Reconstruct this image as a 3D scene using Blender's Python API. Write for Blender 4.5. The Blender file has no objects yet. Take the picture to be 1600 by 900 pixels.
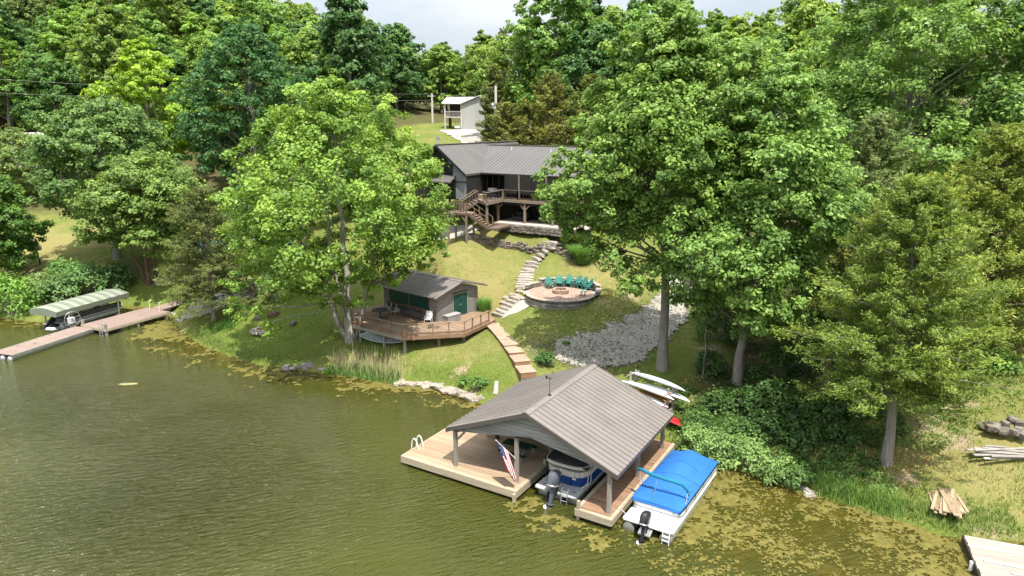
import bpy, bmesh, math, random
import numpy as np
from mathutils import Vector, Matrix, Euler

SC = bpy.context.scene
COL = SC.collection
rnd = random.Random(7)
R_ = math.radians

# ------------------------------------------------------------------ camera
CAM_H = 20.0
FPX = 1081.0
PITCH = math.atan((450 - 188.0) / FPX)
cam_d = bpy.data.cameras.new('camera')
cam = bpy.data.objects.new('camera', cam_d)
COL.objects.link(cam)
cam.location = (0, 0, CAM_H)
cam.rotation_euler = (math.pi / 2 - PITCH, 0, 0)
cam_d.sensor_width = 36.0
cam_d.lens = FPX / 1600 * 36.0
cam_d.clip_start = 0.5
cam_d.clip_end = 3000
SC.camera = cam

# ------------------------------------------------------------------ light
SUN_EL = R_(67)
_sd = Vector((0.21, -0.645, 0)).normalized()
SUN = Vector((_sd.x * math.cos(SUN_EL), _sd.y * math.cos(SUN_EL), math.sin(SUN_EL)))
sl = bpy.data.lights.new('sun', 'SUN')
sl.energy = 5.0
sl.angle = R_(0.5)
sl.color = (1.0, 0.95, 0.86)
so = bpy.data.objects.new('sun', sl)
COL.objects.link(so)
so.location = (40, -60, 120)
so.rotation_euler = (-SUN).to_track_quat('-Z', 'Y').to_euler()

W = bpy.data.worlds.new('World')
SC.world = W
W.use_nodes = True
wn = W.node_tree
wn.nodes.clear()
def _n(t, tree, **kw):
    n = tree.nodes.new(t)
    for k, v in kw.items():
        setattr(n, k, v)
    return n
wo = _n('ShaderNodeOutputWorld', wn)
bg = _n('ShaderNodeBackground', wn)
sky = _n('ShaderNodeTexSky', wn, sky_type='NISHITA', sun_disc=False)
sky.sun_elevation = SUN_EL
sky.sun_rotation = math.atan2(_sd.x, _sd.y)
sky.air_density = 1.0; sky.dust_density = 1.5; sky.ozone_density = 1.0
tc = _n('ShaderNodeTexCoord', wn)
mp = _n('ShaderNodeMapping', wn)
mp.inputs['Scale'].default_value = (1.0, 1.0, 3.0)
nz = _n('ShaderNodeTexNoise', wn)
nz.inputs['Scale'].default_value = 3.2
nz.inputs['Detail'].default_value = 7
nz.inputs['Roughness'].default_value = 0.55
rp = _n('ShaderNodeValToRGB', wn)
rp.color_ramp.elements[0].position = 0.36
rp.color_ramp.elements[0].color = (0.45, 0.45, 0.45, 1)
rp.color_ramp.elements[1].position = 0.62
rp.color_ramp.elements[1].color = (0.96, 0.96, 0.96, 1)
mixw = _n('ShaderNodeMix', wn, data_type='RGBA')
# cloud luminance grows from the horizon to the zenith as under any bright cloud deck
sx = _n('ShaderNodeSeparateXYZ', wn); wn.links.new(tc.outputs['Generated'], sx.inputs[0])
cmx = _n('ShaderNodeMath', wn, operation='MULTIPLY_ADD', use_clamp=False)
wn.links.new(sx.outputs['Z'], cmx.inputs[0]); cmx.inputs[1].default_value = 2.1; cmx.inputs[2].default_value = 0.66
cmm = _n('ShaderNodeMath', wn, operation='MAXIMUM'); wn.links.new(cmx.outputs[0], cmm.inputs[0]); cmm.inputs[1].default_value = 0.45
cvec = _n('ShaderNodeVectorMath', wn, operation='SCALE'); cvec.inputs[0].default_value = (7.0, 7.35, 7.7)
wn.links.new(cmm.outputs[0], cvec.inputs['Scale']); wn.links.new(cvec.outputs[0], mixw.inputs['B'])
wn.links.new(tc.outputs['Generated'], mp.inputs['Vector'])
wn.links.new(mp.outputs['Vector'], nz.inputs['Vector'])
wn.links.new(nz.outputs['Fac'], rp.inputs['Fac'])
wn.links.new(rp.outputs['Color'], mixw.inputs['Factor'])
wn.links.new(sky.outputs['Color'], mixw.inputs['A'])
wn.links.new(mixw.outputs['Result'], bg.inputs['Color'])
bg.inputs['Strength'].default_value = 0.096
wn.links.new(bg.outputs['Background'], wo.inputs['Surface'])

SC.view_settings.view_transform = 'Standard'
SC.view_settings.look = 'None'
SC.view_settings.exposure = 0.60
SC.view_settings.gamma = 1.0
SC.cycles.max_bounces = 5
SC.cycles.diffuse_bounces = 3
SC.cycles.glossy_bounces = 2
SC.cycles.transmission_bounces = 3
SC.cycles.transparent_max_bounces = 4
SC.cycles.caustics_reflective = False
SC.cycles.caustics_refractive = False

# ------------------------------------------------------------------ places
_cp, _sp = math.cos(PITCH), math.sin(PITCH)
def at(px, py, z):
    """point of the horizontal plane z seen at photograph pixel (px, py)"""
    a = (px - 800) / FPX; b = (450 - py) / FPX
    rx, ry, rz = a, _cp + b * _sp, -_sp + b * _cp
    t = (z - CAM_H) / rz
    return Vector((rx * t, ry * t, z))

# ------------------------------------------------------------------ materials
MATS = {}
def _base(name):
    m = bpy.data.materials.new(name)
    m.use_nodes = True
    nt = m.node_tree
    b = nt.nodes['Principled BSDF']
    return m, nt, b
def mixrgb(nt, a, b, fac, mode='MIX'):
    n = nt.nodes.new('ShaderNodeMix'); n.data_type = 'RGBA'; n.blend_type = mode
    for k, v in (('A', a), ('B', b), ('Factor', fac)):
        if isinstance(v, (tuple, list)): n.inputs[k].default_value = (*v[:3], 1)
        elif isinstance(v, (int, float)): n.inputs[k].default_value = v
        else: nt.links.new(v, n.inputs[k])
    return n.outputs['Result']
def math_(nt, op, a, b=None, clamp=False):
    n = nt.nodes.new('ShaderNodeMath'); n.operation = op; n.use_clamp = clamp
    for i, v in enumerate((a, b)):
        if v is None: continue
        if isinstance(v, (int, float)): n.inputs[i].default_value = v
        else: nt.links.new(v, n.inputs[i])
    return n.outputs[0]
def noise(nt, vec, scale, detail=4, rough=0.55, dist=0.0):
    n = nt.nodes.new('ShaderNodeTexNoise')
    n.inputs['Scale'].default_value = scale; n.inputs['Detail'].default_value = detail
    n.inputs['Roughness'].default_value = rough; n.inputs['Distortion'].default_value = dist
    nt.links.new(vec, n.inputs['Vector'])
    return n.outputs['Fac']
def ramp(nt, fac, stops):
    n = nt.nodes.new('ShaderNodeValToRGB')
    cr = n.color_ramp
    while len(cr.elements) < len(stops): cr.elements.new(0.5)
    for e, (p, c) in zip(cr.elements, stops):
        e.position = p
        e.color = (*c, 1) if isinstance(c, (tuple, list)) else (c, c, c, 1)
    nt.links.new(fac, n.inputs['Fac'])
    return n.outputs['Color']
def position(nt, rotz=0.0, scale=(1, 1, 1)):
    g = nt.nodes.new('ShaderNodeNewGeometry')
    v = nt.nodes.new('ShaderNodeVectorRotate'); v.rotation_type = 'Z_AXIS'
    v.inputs['Angle'].default_value = -rotz
    nt.links.new(g.outputs['Position'], v.inputs['Vector'])
    m = nt.nodes.new('ShaderNodeVectorMath'); m.operation = 'MULTIPLY'
    m.inputs[1].default_value = scale
    nt.links.new(v.outputs[0], m.inputs[0])
    return m.outputs[0]
def bump(nt, b, h, strength, dist=0.05):
    n = nt.nodes.new('ShaderNodeBump')
    n.inputs['Strength'].default_value = strength; n.inputs['Distance'].default_value = dist
    nt.links.new(h, n.inputs['Height']); nt.links.new(n.outputs[0], b.inputs['Normal'])
def pm(name, c1, c2=None, scale=3.0, rough=0.7, metal=0.0, rotz=0.0, stretch=(1, 1, 1), rv=0.0, bmp=0.0, spec=0.4, streak=None):
    """procedural material: two tones mixed by noise, optional per-object tone change, fine relief"""
    if name in MATS: return MATS[name]
    m, nt, b = _base(name)
    if c2 is None: c2 = tuple(x * 0.8 for x in c1)
    if max(c1) < 0.6: c1 = tuple(x * 0.8 for x in c1); c2 = tuple(x * 0.8 for x in c2)
    pos = position(nt, rotz, stretch)
    f = noise(nt, pos, scale)
    f2 = noise(nt, pos, scale * 6.3, 3)
    f = math_(nt, 'ADD', math_(nt, 'MULTIPLY', f, 0.65), math_(nt, 'MULTIPLY', f2, 0.35))
    fr = ramp(nt, f, [(0.36, 0.0), (0.64, 1.0)])
    c = mixrgb(nt, c1, c2, fr)
    if rv:
        oi = nt.nodes.new('ShaderNodeObjectInfo')
        k = math_(nt, 'ADD', math_(nt, 'MULTIPLY', oi.outputs['Random'], 2 * rv), 1 - rv)
        c = mixrgb(nt, c, k, 1.0, 'MULTIPLY')
    nt.links.new(c, b.inputs['Base Color'])
    b.inputs['Roughness'].default_value = rough
    b.inputs['Metallic'].default_value = metal
    b.inputs['Specular IOR Level'].default_value = spec
    if bmp: bump(nt, b, f2, bmp, 0.02)
    MATS[name] = m
    return m

ROT_B = math.atan2(-0.5177, 0.8557)      # boathouse, dock and house direction
M_roof = pm('roof_metal', (0.27, 0.240, 0.222), (0.225, 0.20, 0.185), 0.7, 0.5, 0.0, ROT_B, (1, 1, 1), 0.06, 0.05, 0.5)
M_roofdk = pm('roof_trim', (0.13, 0.115, 0.105), None, 1.5, 0.5)
M_grey = pm('grey_siding', (0.44, 0.43, 0.43), (0.33, 0.325, 0.325), 1.2, 0.75, 0, ROT_B, (1, 1, 8), 0.12, 0.2)
M_plank = pm('dock_plank', (0.50, 0.37, 0.25), (0.37, 0.26, 0.17), 1.1, 0.8, 0, ROT_B, (0.35, 7, 3), 0.16, 0.3, 0.25)
M_plank2 = pm('walkway_plank', (0.40, 0.25, 0.155), (0.26, 0.155, 0.10), 1.1, 0.8, 0, ROT_B, (0.35, 7, 3), 0.2, 0.3, 0.25)
M_rim = pm('dock_rim_wood', (0.56, 0.48, 0.35), (0.40, 0.33, 0.24), 1.5, 0.8, 0, ROT_B, (0.5, 3, 5), 0.08, 0.25, 0.25)
M_post = pm('weathered_post', (0.42, 0.38, 0.33), (0.26, 0.23, 0.20), 2.0, 0.85, 0, 0, (5, 5, 0.6), 0.1, 0.3, 0.2)
M_dark = pm('dark_wood', (0.055, 0.045, 0.038), None, 2, 0.8)
M_white = pm('white_paint', (0.80, 0.80, 0.79), (0.70, 0.70, 0.69), 1.5, 0.45)
M_alu = pm('aluminium', (0.62, 0.63, 0.64), (0.48, 0.49, 0.50), 2.5, 0.38, 0.75)
M_steel = pm('galvanised_steel', (0.58, 0.59, 0.60), (0.45, 0.46, 0.47), 3, 0.45, 0.6)
M_black = pm('black_plastic', (0.018, 0.019, 0.022), (0.035, 0.036, 0.04), 3, 0.35)
M_mgrey = pm('grey_cowl', (0.12, 0.14, 0.165), (0.09, 0.10, 0.12), 3, 0.25)
M_blue = pm('blue_panel', (0.014, 0.085, 0.36), (0.010, 0.06, 0.27), 2, 0.3)
M_bcover = pm('blue_canvas', (0.038, 0.185, 0.54), (0.028, 0.15, 0.47), 0.9, 0.8, 0, 0, (1, 1, 1), 0, 0.5, 0.2)
M_teal = pm('teal_canvas', (0.012, 0.23, 0.37), (0.010, 0.18, 0.30), 2, 0.8)
M_cream = pm('cream_vinyl', (0.60, 0.56, 0.50), (0.5, 0.47, 0.42), 2, 0.6)
M_char = pm('charcoal_canvas', (0.045, 0.046, 0.05), (0.07, 0.07, 0.075), 2, 0.85)
M_lgrey = pm('light_grey_deck', (0.55, 0.56, 0.57), (0.47, 0.48, 0.49), 2, 0.6)
M_green = pm('green_paint', (0.008, 0.085, 0.062), (0.006, 0.065, 0.05), 2, 0.5)
M_chair = pm('green_plastic', (0.065, 0.27, 0.22), (0.055, 0.23, 0.19), 3, 0.45, 0, 0, (1, 1, 1), 0.1)
M_fdeck = pm('cabin_deck_wood', (0.40, 0.28, 0.19), (0.28, 0.19, 0.125), 1.3, 0.8, 0, R_(-39), (0.4, 6, 3), 0.16, 0.3, 0.25)
M_rail = pm('cabin_rail_wood', (0.34, 0.21, 0.13), (0.25, 0.145, 0.09), 2, 0.75, 0, 0, (1, 1, 1), 0.08)
M_step = pm('wood_step', (0.50, 0.37, 0.27), (0.39, 0.28, 0.20), 1.4, 0.8, 0, 0, (1, 1, 1), 0.1, 0.3, 0.25)
M_stepdk = pm('wood_riser', (0.36, 0.21, 0.125), None, 1.4, 0.8)
M_stone = pm('field_stone', (0.40, 0.37, 0.33), (0.27, 0.25, 0.23), 2.5, 0.9, 0, 0, (1, 1, 1), 0.25, 0.5, 0.15)
M_stonep = pm('pale_stone', (0.52, 0.45, 0.37), (0.34, 0.30, 0.25), 1.8, 0.9, 0, 0, (1, 1, 1), 0.18, 0.4, 0.15)
M_slab = pm('step_stone', (0.50, 0.44, 0.39), (0.38, 0.33, 0.29), 2.2, 0.9, 0, 0, (1, 1, 1), 0.15, 0.4, 0.15)
M_wallst = pm('dry_wall_stone', (0.30, 0.26, 0.225), (0.17, 0.15, 0.13), 3.5, 0.95, 0, 0, (1, 1, 1), 0.35, 0.6, 0.15)
M_paver = pm('paver', (0.50, 0.35, 0.27), (0.42, 0.30, 0.24), 6, 0.9, 0, 0, (1, 1, 1), 0.1, 0.3, 0.15)
M_concrete = pm('concrete', (0.55, 0.50, 0.45), (0.47, 0.43, 0.385), 1.2, 0.9, 0, 0, (1, 1, 1), 0.05, 0.3)
M_hroof = pm('house_roof_metal', (0.155, 0.146, 0.139), (0.135, 0.127, 0.121), 0.5, 0.5, 0, ROT_B, (1, 1, 1), 0.05, 0.05, 0.5)
M_hsid = pm('house_siding', (0.33, 0.35, 0.365), (0.25, 0.265, 0.28), 1.0, 0.8, 0, ROT_B, (1, 1, 8), 0.1, 0.2)
M_hdark = pm('house_dark_siding', (0.018, 0.017, 0.016), (0.027, 0.025, 0.023), 2, 0.8)
M_glass = pm('dark_glass', (0.012, 0.014, 0.016), None, 2, 0.08, 0, 0, (1, 1, 1), 0, 0, 0.6)
M_hwood = pm('house_deck_wood', (0.19, 0.135, 0.10), (0.13, 0.092, 0.07), 2, 0.8, 0, ROT_B, (1, 3, 3), 0.12, 0.2)
M_hbeam = pm('porch_beam_wood', (0.33, 0.255, 0.19), (0.23, 0.18, 0.135), 2, 0.8)
M_pole = pm('bleached_pole', (0.62, 0.59, 0.55), (0.5, 0.47, 0.44), 2, 0.85)
M_gwhite = pm('white_metal_siding', (0.56, 0.56, 0.55), (0.48, 0.48, 0.47), 0.6, 0.55, 0, ROT_B, (6, 6, 0.3), 0.05)
M_groof = pm('pale_metal_roof', (0.60, 0.62, 0.64), (0.52, 0.54, 0.56), 0.7, 0.45)
M_red = pm('red_plastic', (0.62, 0.02, 0.03), None, 2, 0.35)
M_yel = pm('ochre_plastic', (0.52, 0.26, 0.04), None, 2, 0.4)
M_hull = pm('white_hull', (0.78, 0.80, 0.82), (0.70, 0.72, 0.75), 1.2, 0.4)
M_canoe = pm('grey_green_hull', (0.20, 0.235, 0.215), (0.16, 0.19, 0.175), 1.5, 0.5)
M_lumber = pm('silvered_lumber', (0.55, 0.51, 0.46), (0.36, 0.33, 0.30), 2, 0.9, 0, 0, (1, 4, 4), 0.3, 0.4, 0.15)
M_tanboard = pm('tan_board', (0.50, 0.38, 0.25), (0.36, 0.27, 0.18), 2, 0.9, 0, 0, (3, 1, 3), 0.3, 0.4, 0.15)
M_odock = pm('old_dock_plank', (0.52, 0.45, 0.39), (0.40, 0.345, 0.30), 1.5, 0.9, 0, R_(-15), (0.4, 5, 3), 0.12, 0.4, 0.15)
M_bdock = pm('red_brown_plank', (0.37, 0.275, 0.235), (0.30, 0.22, 0.185), 1.2, 0.85, 0, R_(66), (0.4, 5, 3), 0.1, 0.25, 0.2)
M_fabric_g = pm('green_canvas', (0.23, 0.265, 0.20), (0.19, 0.225, 0.165), 1.3, 0.85)
M_fabric_w = pm('pale_canvas', (0.36, 0.37, 0.30), (0.30, 0.315, 0.25), 1.3, 0.85)
M_turq = pm('turquoise_tarp', (0.18, 0.50, 0.47), (0.14, 0.42, 0.40), 2, 0.6)
M_fred = pm('flag_red', (0.50, 0.015, 0.03), None, 4, 0.8)
M_fwhite = pm('flag_white', (0.80, 0.79, 0.78), None, 4, 0.8)
M_fblue = pm('flag_blue', (0.02, 0.035, 0.16), None, 4, 0.8)
M_wire = pm('cable', (0.30, 0.30, 0.30), None, 2, 0.6)
M_bark = pm('grey_bark', (0.42, 0.385, 0.34), (0.22, 0.195, 0.17), 2.0, 0.95, 0, 0, (6, 6, 0.8), 0.1, 0.8, 0.1)
M_barkw = pm('pale_bark', (0.59, 0.56, 0.49), (0.22, 0.19, 0.15), 1.5, 0.9, 0, 0, (3, 3, 1.0), 0.1, 0.4, 0.1)
M_barkr = pm('reddish_bark', (0.26, 0.16, 0.125), (0.14, 0.09, 0.07), 2.0, 0.95, 0, 0, (6, 6, 0.8), 0.1, 0.8, 0.1)
M_algae = pm('pond_algae', (0.235, 0.205, 0.062), (0.115, 0.105, 0.022), 3.6, 0.9, 0, 0, (1, 1, 1), 0, 0.9, 0.1)
M_soot = pm('ash', (0.10, 0.09, 0.085), None, 4, 0.95)

def leaf_material():
    m, nt, b = _base('leaf')
    oi = nt.nodes.new('ShaderNodeObjectInfo')
    a = nt.nodes.new('ShaderNodeAttribute'); a.attribute_name = 'tint'
    t = a.outputs['Fac']
    hs = nt.nodes.new('ShaderNodeHueSaturation')
    hs.inputs['Hue'].default_value = 0.5
    nt.links.new(math_(nt, 'ADD', 0.524, math_(nt, 'MULTIPLY', t, -0.03)), hs.inputs['Hue'])
    nt.links.new(math_(nt, 'ADD', 0.84, math_(nt, 'MULTIPLY', t, 1.5)), hs.inputs['Value'])
    hs.inputs['Saturation'].default_value = 1.0
    nt.links.new(oi.outputs['Color'], hs.inputs['Color'])
    nt.links.new(hs.outputs[0], b.inputs['Base Color'])
    b.inputs['Roughness'].default_value = 0.45
    b.inputs['Specular IOR Level'].default_value = 0.22
    tr = nt.nodes.new('ShaderNodeBsdfTranslucent')
    hs2 = nt.nodes.new('ShaderNodeHueSaturation')
    hs2.inputs['Hue'].default_value = 0.485; hs2.inputs['Value'].default_value = 1.5; hs2.inputs['Saturation'].default_value = 1.1
    nt.links.new(hs.outputs[0], hs2.inputs['Color'])
    nt.links.new(hs2.outputs[0], tr.inputs['Color'])
    mx = nt.nodes.new('ShaderNodeMixShader'); mx.inputs[0].default_value = 0.32
    out = nt.nodes['Material Output']
    nt.links.new(b.outputs[0], mx.inputs[1]); nt.links.new(tr.outputs[0], mx.inputs[2])
    nt.links.new(mx.outputs[0], out.inputs['Surface'])
    return m
M_leaf = leaf_material()

# ------------------------------------------------------------------ mesh helpers
class MB:
    """collects shapes and links them as ONE mesh object"""
    def __init__(s): s.v = []; s.f = []; s.m = []; s.mi = 0
    def _add(s, vs, fs):
        n = len(s.v); s.v += [tuple(v) for v in vs]
        for f in fs: s.f.append(tuple(i + n for i in f)); s.m.append(s.mi)
        return s
    BOXF = [(0, 3, 2, 1), (4, 5, 6, 7), (0, 1, 5, 4), (1, 2, 6, 5), (2, 3, 7, 6), (3, 0, 4, 7)]
    def box(s, c, size, rz=0, rot=None):
        M = rot if rot is not None else Matrix.Rotation(rz, 3, 'Z')
        c = Vector(c); h = [x / 2 for x in size]
        vs = [c + M @ Vector((x * h[0], y * h[1], z * h[2])) for z in (-1, 1) for x, y in ((-1, -1), (1, -1), (1, 1), (-1, 1))]
        return s._add(vs, s.BOXF)
    def span(s, a, b):
        return s.box([(p + q) / 2 for p, q in zip(a, b)], [abs(q - p) for p, q in zip(a, b)])
    def beam(s, p, q, w, h, up=(0, 0, 1)):
        p, q = Vector(p), Vector(q); d = q - p; L = d.length
        x = d.normalized(); y = Vector(up).cross(x)
        if y.length < 1e-4: y = Vector((0, 1, 0)).cross(x)
        y.normalize(); z = x.cross(y)
        M = Matrix((x, y, z)).transposed()
        return s.box((p + q) / 2, (L, w, h), rot=M)
    def prism(s, poly, vec):
        """planar polygon (list of 3-D points) pushed along vec"""
        n = len(poly); vec = Vector(vec)
        vs = [Vector(p) for p in poly] + [Vector(p) + vec for p in poly]
        fs = [tuple(range(n - 1, -1, -1)), tuple(range(n, 2 * n))] + [(i, (i + 1) % n, n + (i + 1) % n, n + i) for i in range(n)]
        return s._add(vs, fs)
    def tube(s, pts, rad, n=8, caps=True, squash=None):
        pts = [Vector(p) for p in pts]
        if isinstance(rad, (int, float)): rad = [rad] * len(pts)
        rings = []; prev = None
        for i, p in enumerate(pts):
            d = (pts[min(i + 1, len(pts) - 1)] - pts[max(i - 1, 0)]).normalized()
            if prev is None:
                a = Vector((0, 0, 1)) if abs(d.z) < 0.9 else Vector((1, 0, 0))
                x = a.cross(d).normalized()
            else:
                x = (prev - d * prev.dot(d)).normalized()
            prev = x; y = d.cross(x)
            rings.append([p + (x * math.cos(2 * math.pi * k / n) + y * math.sin(2 * math.pi * k / n)) * rad[i] for k in range(n)])
        vs = [v for r in rings for v in r]; fs = []
        for i in range(len(rings) - 1):
            for k in range(n):
                fs.append((i * n + k, i * n + (k + 1) % n, (i + 1) * n + (k + 1) % n, (i + 1) * n + k))
        if caps:
            fs.append(tuple(range(n - 1, -1, -1))); fs.append(tuple((len(rings) - 1) * n + k for k in range(n)))
        return s._add(vs, fs)
    def loft(s, rings, caps=True, closed=True):
        n = len(rings[0]); vs = [v for r in rings for v in r]; fs = []
        for i in range(len(rings) - 1):
            for k in range(n if closed else n - 1):
                fs.append((i * n + k, i * n + (k + 1) % n, (i + 1) * n + (k + 1) % n, (i + 1) * n + k))
        if caps and closed:
            fs.append(tuple(range(n - 1, -1, -1))); fs.append(tuple((len(rings) - 1) * n + k for k in range(n)))
        return s._add(vs, fs)
    def mesh(s, name, mats):
        me = bpy.data.meshes.new(name)
        me.from_pydata(s.v, [], s.f)
        if not isinstance(mats, (list, tuple)): mats = [mats]
        for m in mats: me.materials.append(m)
        if len(mats) > 1: me.polygons.foreach_set('material_index', s.m)
        bm = bmesh.new(); bm.from_mesh(me)
        bmesh.ops.recalc_face_normals(bm, faces=bm.faces)
        bm.to_mesh(me); bm.free()
        me.update()
        return me
    def build(s, name, mats, parent=None, smooth=False):
        me = s.mesh(name, mats)
        if smooth: me.polygons.foreach_set('use_smooth', [True] * len(me.polygons)); me.set_sharp_from_angle(angle=R_(40))
        return link(name, me, parent)

def link(name, me, parent=None, loc=None, rot=None, scale=None):
    o = bpy.data.objects.new(name, me)
    COL.objects.link(o)
    if parent is not None: o.parent = parent
    if loc is not None: o.location = loc
    if rot is not None: o.rotation_euler = rot
    if scale is not None: o.scale = scale
    return o
def tag(o, label, cat, group=None):
    o['label'] = label; o['category'] = cat
    if group: o['group'] = group
    return o
def thing(name, label, cat, loc=(0, 0, 0), rotz=0.0, group=None):
    o = bpy.data.objects.new(name, None)
    COL.objects.link(o); o.location = loc; o.rotation_euler = (0, 0, rotz)
    o.empty_display_size = 0.3
    return tag(o, label, cat, group)
def structure(o, kind='structure'):
    o['kind'] = kind
    return o
_unit = {}
def piece(name, mat, parent, c, size, rot=(0, 0, 0)):
    """a box-shaped piece of its own; alike pieces share one unit mesh"""
    me = _unit.get(mat.name)
    if me is None:
        me = MB().box((0, 0, 0), (1, 1, 1)).mesh(name, mat); _unit[mat.name] = me
    return link(name, me, parent, c, rot, size)
def beam_piece(name, mat, parent, p, q, w, h):
    p, q = Vector(p), Vector(q); d = q - p
    e = d.to_track_quat('X', 'Z').to_euler()
    return piece(name, mat, parent, (p + q) / 2, (d.length, w, h), e)
def stone_mesh(seed, mat, flat=False):
    r = random.Random(seed)
    bm = bmesh.new()
    bmesh.ops.create_cube(bm, size=1.0)
    bmesh.ops.subdivide_edges(bm, edges=bm.edges, cuts=1, use_grid_fill=True)
    for v in bm.verts:
        n = sum(1 for c in v.co if abs(c) > 0.4)
        k = {3: 0.80, 2: 0.93, 1: 1.0}.get(n, 1)
        v.co *= k
        v.co += Vector((r.uniform(-.07, .07), r.uniform(-.07, .07), r.uniform(-.05, .05) * (0.5 if flat else 1)))
    me = bpy.data.meshes.new('stone'); bm.to_mesh(me); bm.free(); me.materials.append(mat)
    return me
_stones = {}
def stone(name, mat, parent, c, size, rot=(0, 0, 0), flat=False):
    k = (mat.name, flat)
    if k not in _stones: _stones[k] = [stone_mesh(i, mat, flat) for i in range(5)]
    return link(name, rnd.choice(_stones[k]), parent, c, rot, size)
# ------------------------------------------------------------------ terrain
SHORE_PX = [(-60, 492), (60, 503), (130, 492), (200, 478), (262, 484), (285, 520), (330, 545), (400, 568), (450, 577), (520, 583), (620, 600), (690, 608), (750, 628), (830, 655), (1060, 690), (1130, 725), (1240, 765), (1300, 780), (1400, 812), (1470, 835), (1530, 842), (1640, 846)]
SHORE = [at(x, y, 0.0) for x, y in SHORE_PX]
SHORE = [Vector((-150, 52, 0)), Vector((-95, 62, 0))] + SHORE + [Vector((60, 22, 0)), Vector((110, -5, 0)), Vector((150, -60, 0))]
CTRL = [  # photograph pixel and height of the ground there
    (638, 558, 1.4), (740, 585, 1.2), (800, 560, 2.4), (815, 590, 1.8), (774, 502, 2.75), (560, 545, 1.3), (480, 520, 1.3), (400, 517, 0.9), (350, 520, 0.6), (330, 480, 1.5),
    (430, 490, 1.9), (808, 447, 4.85), (830, 405, 6.6), (818, 458, 4.75), (870, 484, 4.35), (900, 430, 5.9), (940, 455, 5.2), (960, 480, 4.3), (900, 530, 2.9), (900, 565, 2.2), (1000, 520, 2.9), (1050, 480, 3.7),
    (1035, 576, 2.0), (1060, 430, 5.3), (1152, 600, 1.6), (1100, 560, 2.4), (1047, 645, 0.8), (985, 612, 1.3), (1200, 660, 1.3), (1100, 650, 1.0), (1275, 636, 2.0), (1383, 728, 1.0), (1300, 700, 1.5), (1480, 780, 0.8), (1570, 705, 2.1), (1560, 600, 4.2), (1460, 640, 2.8),
    (700, 400, 6.5), (740, 430, 5.5), (690, 440, 5.2), (760, 385, 7.5), (870, 392, 7.3), (930, 400, 7.0), (980, 400, 6.9), (640, 400, 5.8), (720, 372, 8.0),
    (233, 443, 2.0), (275, 470, 1.0), (200, 455, 1.4), (60, 410, 3.0), (20, 440, 1.6), (150, 440, 1.8), (60, 360, 4.8), (380, 470, 2.0), (300, 420, 3.2), (20, 300, 8.4), (100, 330, 6.2)]
CW = [  # world points further off
    (-2.5, 71.3, 8.9), (3.5, 68.0, 8.9), (-6.5, 69.5, 8.5), (9.7, 74.7, 9.3), (15, 71, 8.6), (-4, 78, 9.6), (8, 82, 9.8), (-16, 74, 8.6), (-12, 90, 11.0), (4, 95, 11.5), (20, 88, 10.5), (25, 70, 7.6), (-30, 85, 5.5),
    (-9.3, 136.9, 18.2), (-12.5, 136.9, 18.2), (-16.5, 150, 20), (-2.6, 120, 16.5), (-8, 115, 15.3), (-10, 105, 13.4), (-16, 120, 15.6), (-22, 135, 18.0), (5, 140, 19),
    (-45, 105, 9), (-40, 130, 16), (-60, 150, 24), (-90, 160, 27), (-120, 140, 20), (-110, 100, 9), (-66, 200, 33), (-125, 210, 46), (0, 200, 20), (40, 190, 20), (0, 250, 22), (60, 260, 24), (-40, 240, 27), (100, 200, 38),
    (60, 120, 19), (40, 80, 11), (38, 58, 7), (45, 45, 6.5), (60, 50, 9.5), (80, 80, 17), (60, 25, 3), (-160, 300, 58), (0, 330, 22), (160, 300, 50), (-200, 150, 34), (-180, 90, 9), (180, 120, 34), (110, 20, 6), (150, 0, 6),
    (-85, 75, 1.5), (-120, 75, 2.5), (-11, 60, 2.5), (-6, 58, 2.4), (-3, 60.5, 2.6), (-9, 64, 2.8), (-5.5, 62.5, 2.8), (-13, 61, 2.4)]
_pts = [(p.x, p.y, p.z) for p in (at(*c) for c in CTRL)] + [tuple(c) for c in CW] + [(p.x, p.y, 0.12) for p in SHORE]
_P = np.array(_pts, float)
def _tps_fit(P, lam=0.6):
    n = len(P); d2 = ((P[:, None, :2] - P[None, :, :2]) ** 2).sum(-1)
    K = 0.5 * d2 * np.log(d2 + 1e-9); K[np.arange(n), np.arange(n)] = lam
    Q = np.c_[np.ones(n), P[:, :2]]
    A = np.zeros((n + 3, n + 3)); A[:n, :n] = K; A[:n, n:] = Q; A[n:, :n] = Q.T
    return np.linalg.solve(A, np.r_[P[:, 2], 0, 0, 0])
_w = _tps_fit(_P)
_S = np.array([(p.x, p.y) for p in SHORE])
def shore_dist(xy):
    """distance to the shoreline, positive on land"""
    xy = np.atleast_2d(xy); best = np.full(len(xy), 1e9); side = np.zeros(len(xy))
    for a, b in zip(_S[:-1], _S[1:]):
        ab = b - a; t = np.clip(((xy - a) @ ab) / (ab @ ab), 0, 1)
        q = a + t[:, None] * ab; d = np.hypot(*(xy - q).T)
        s = ab[0] * (xy[:, 1] - a[1]) - ab[1] * (xy[:, 0] - a[0])
        m = d < best - 1e-6
        best[m] = d[m]; side[m] = np.sign(s[m])
    return best * side
PIT = at(876, 457, 5.1)
PADS = [(PIT.x, PIT.y, 2.9, 4.4, 4.9), (1.5, 73.6, 3.2, 5.2, 9.35), (6.5, 70.6, 3.2, 5.2, 9.35), (10.5, 70, 3, 5, 9.3), (3.5, 76.5, 4, 6, 9.35), (9, 74, 4, 6, 9.35), (-3.2, 71, 2.5, 4, 8.8)]
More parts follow.
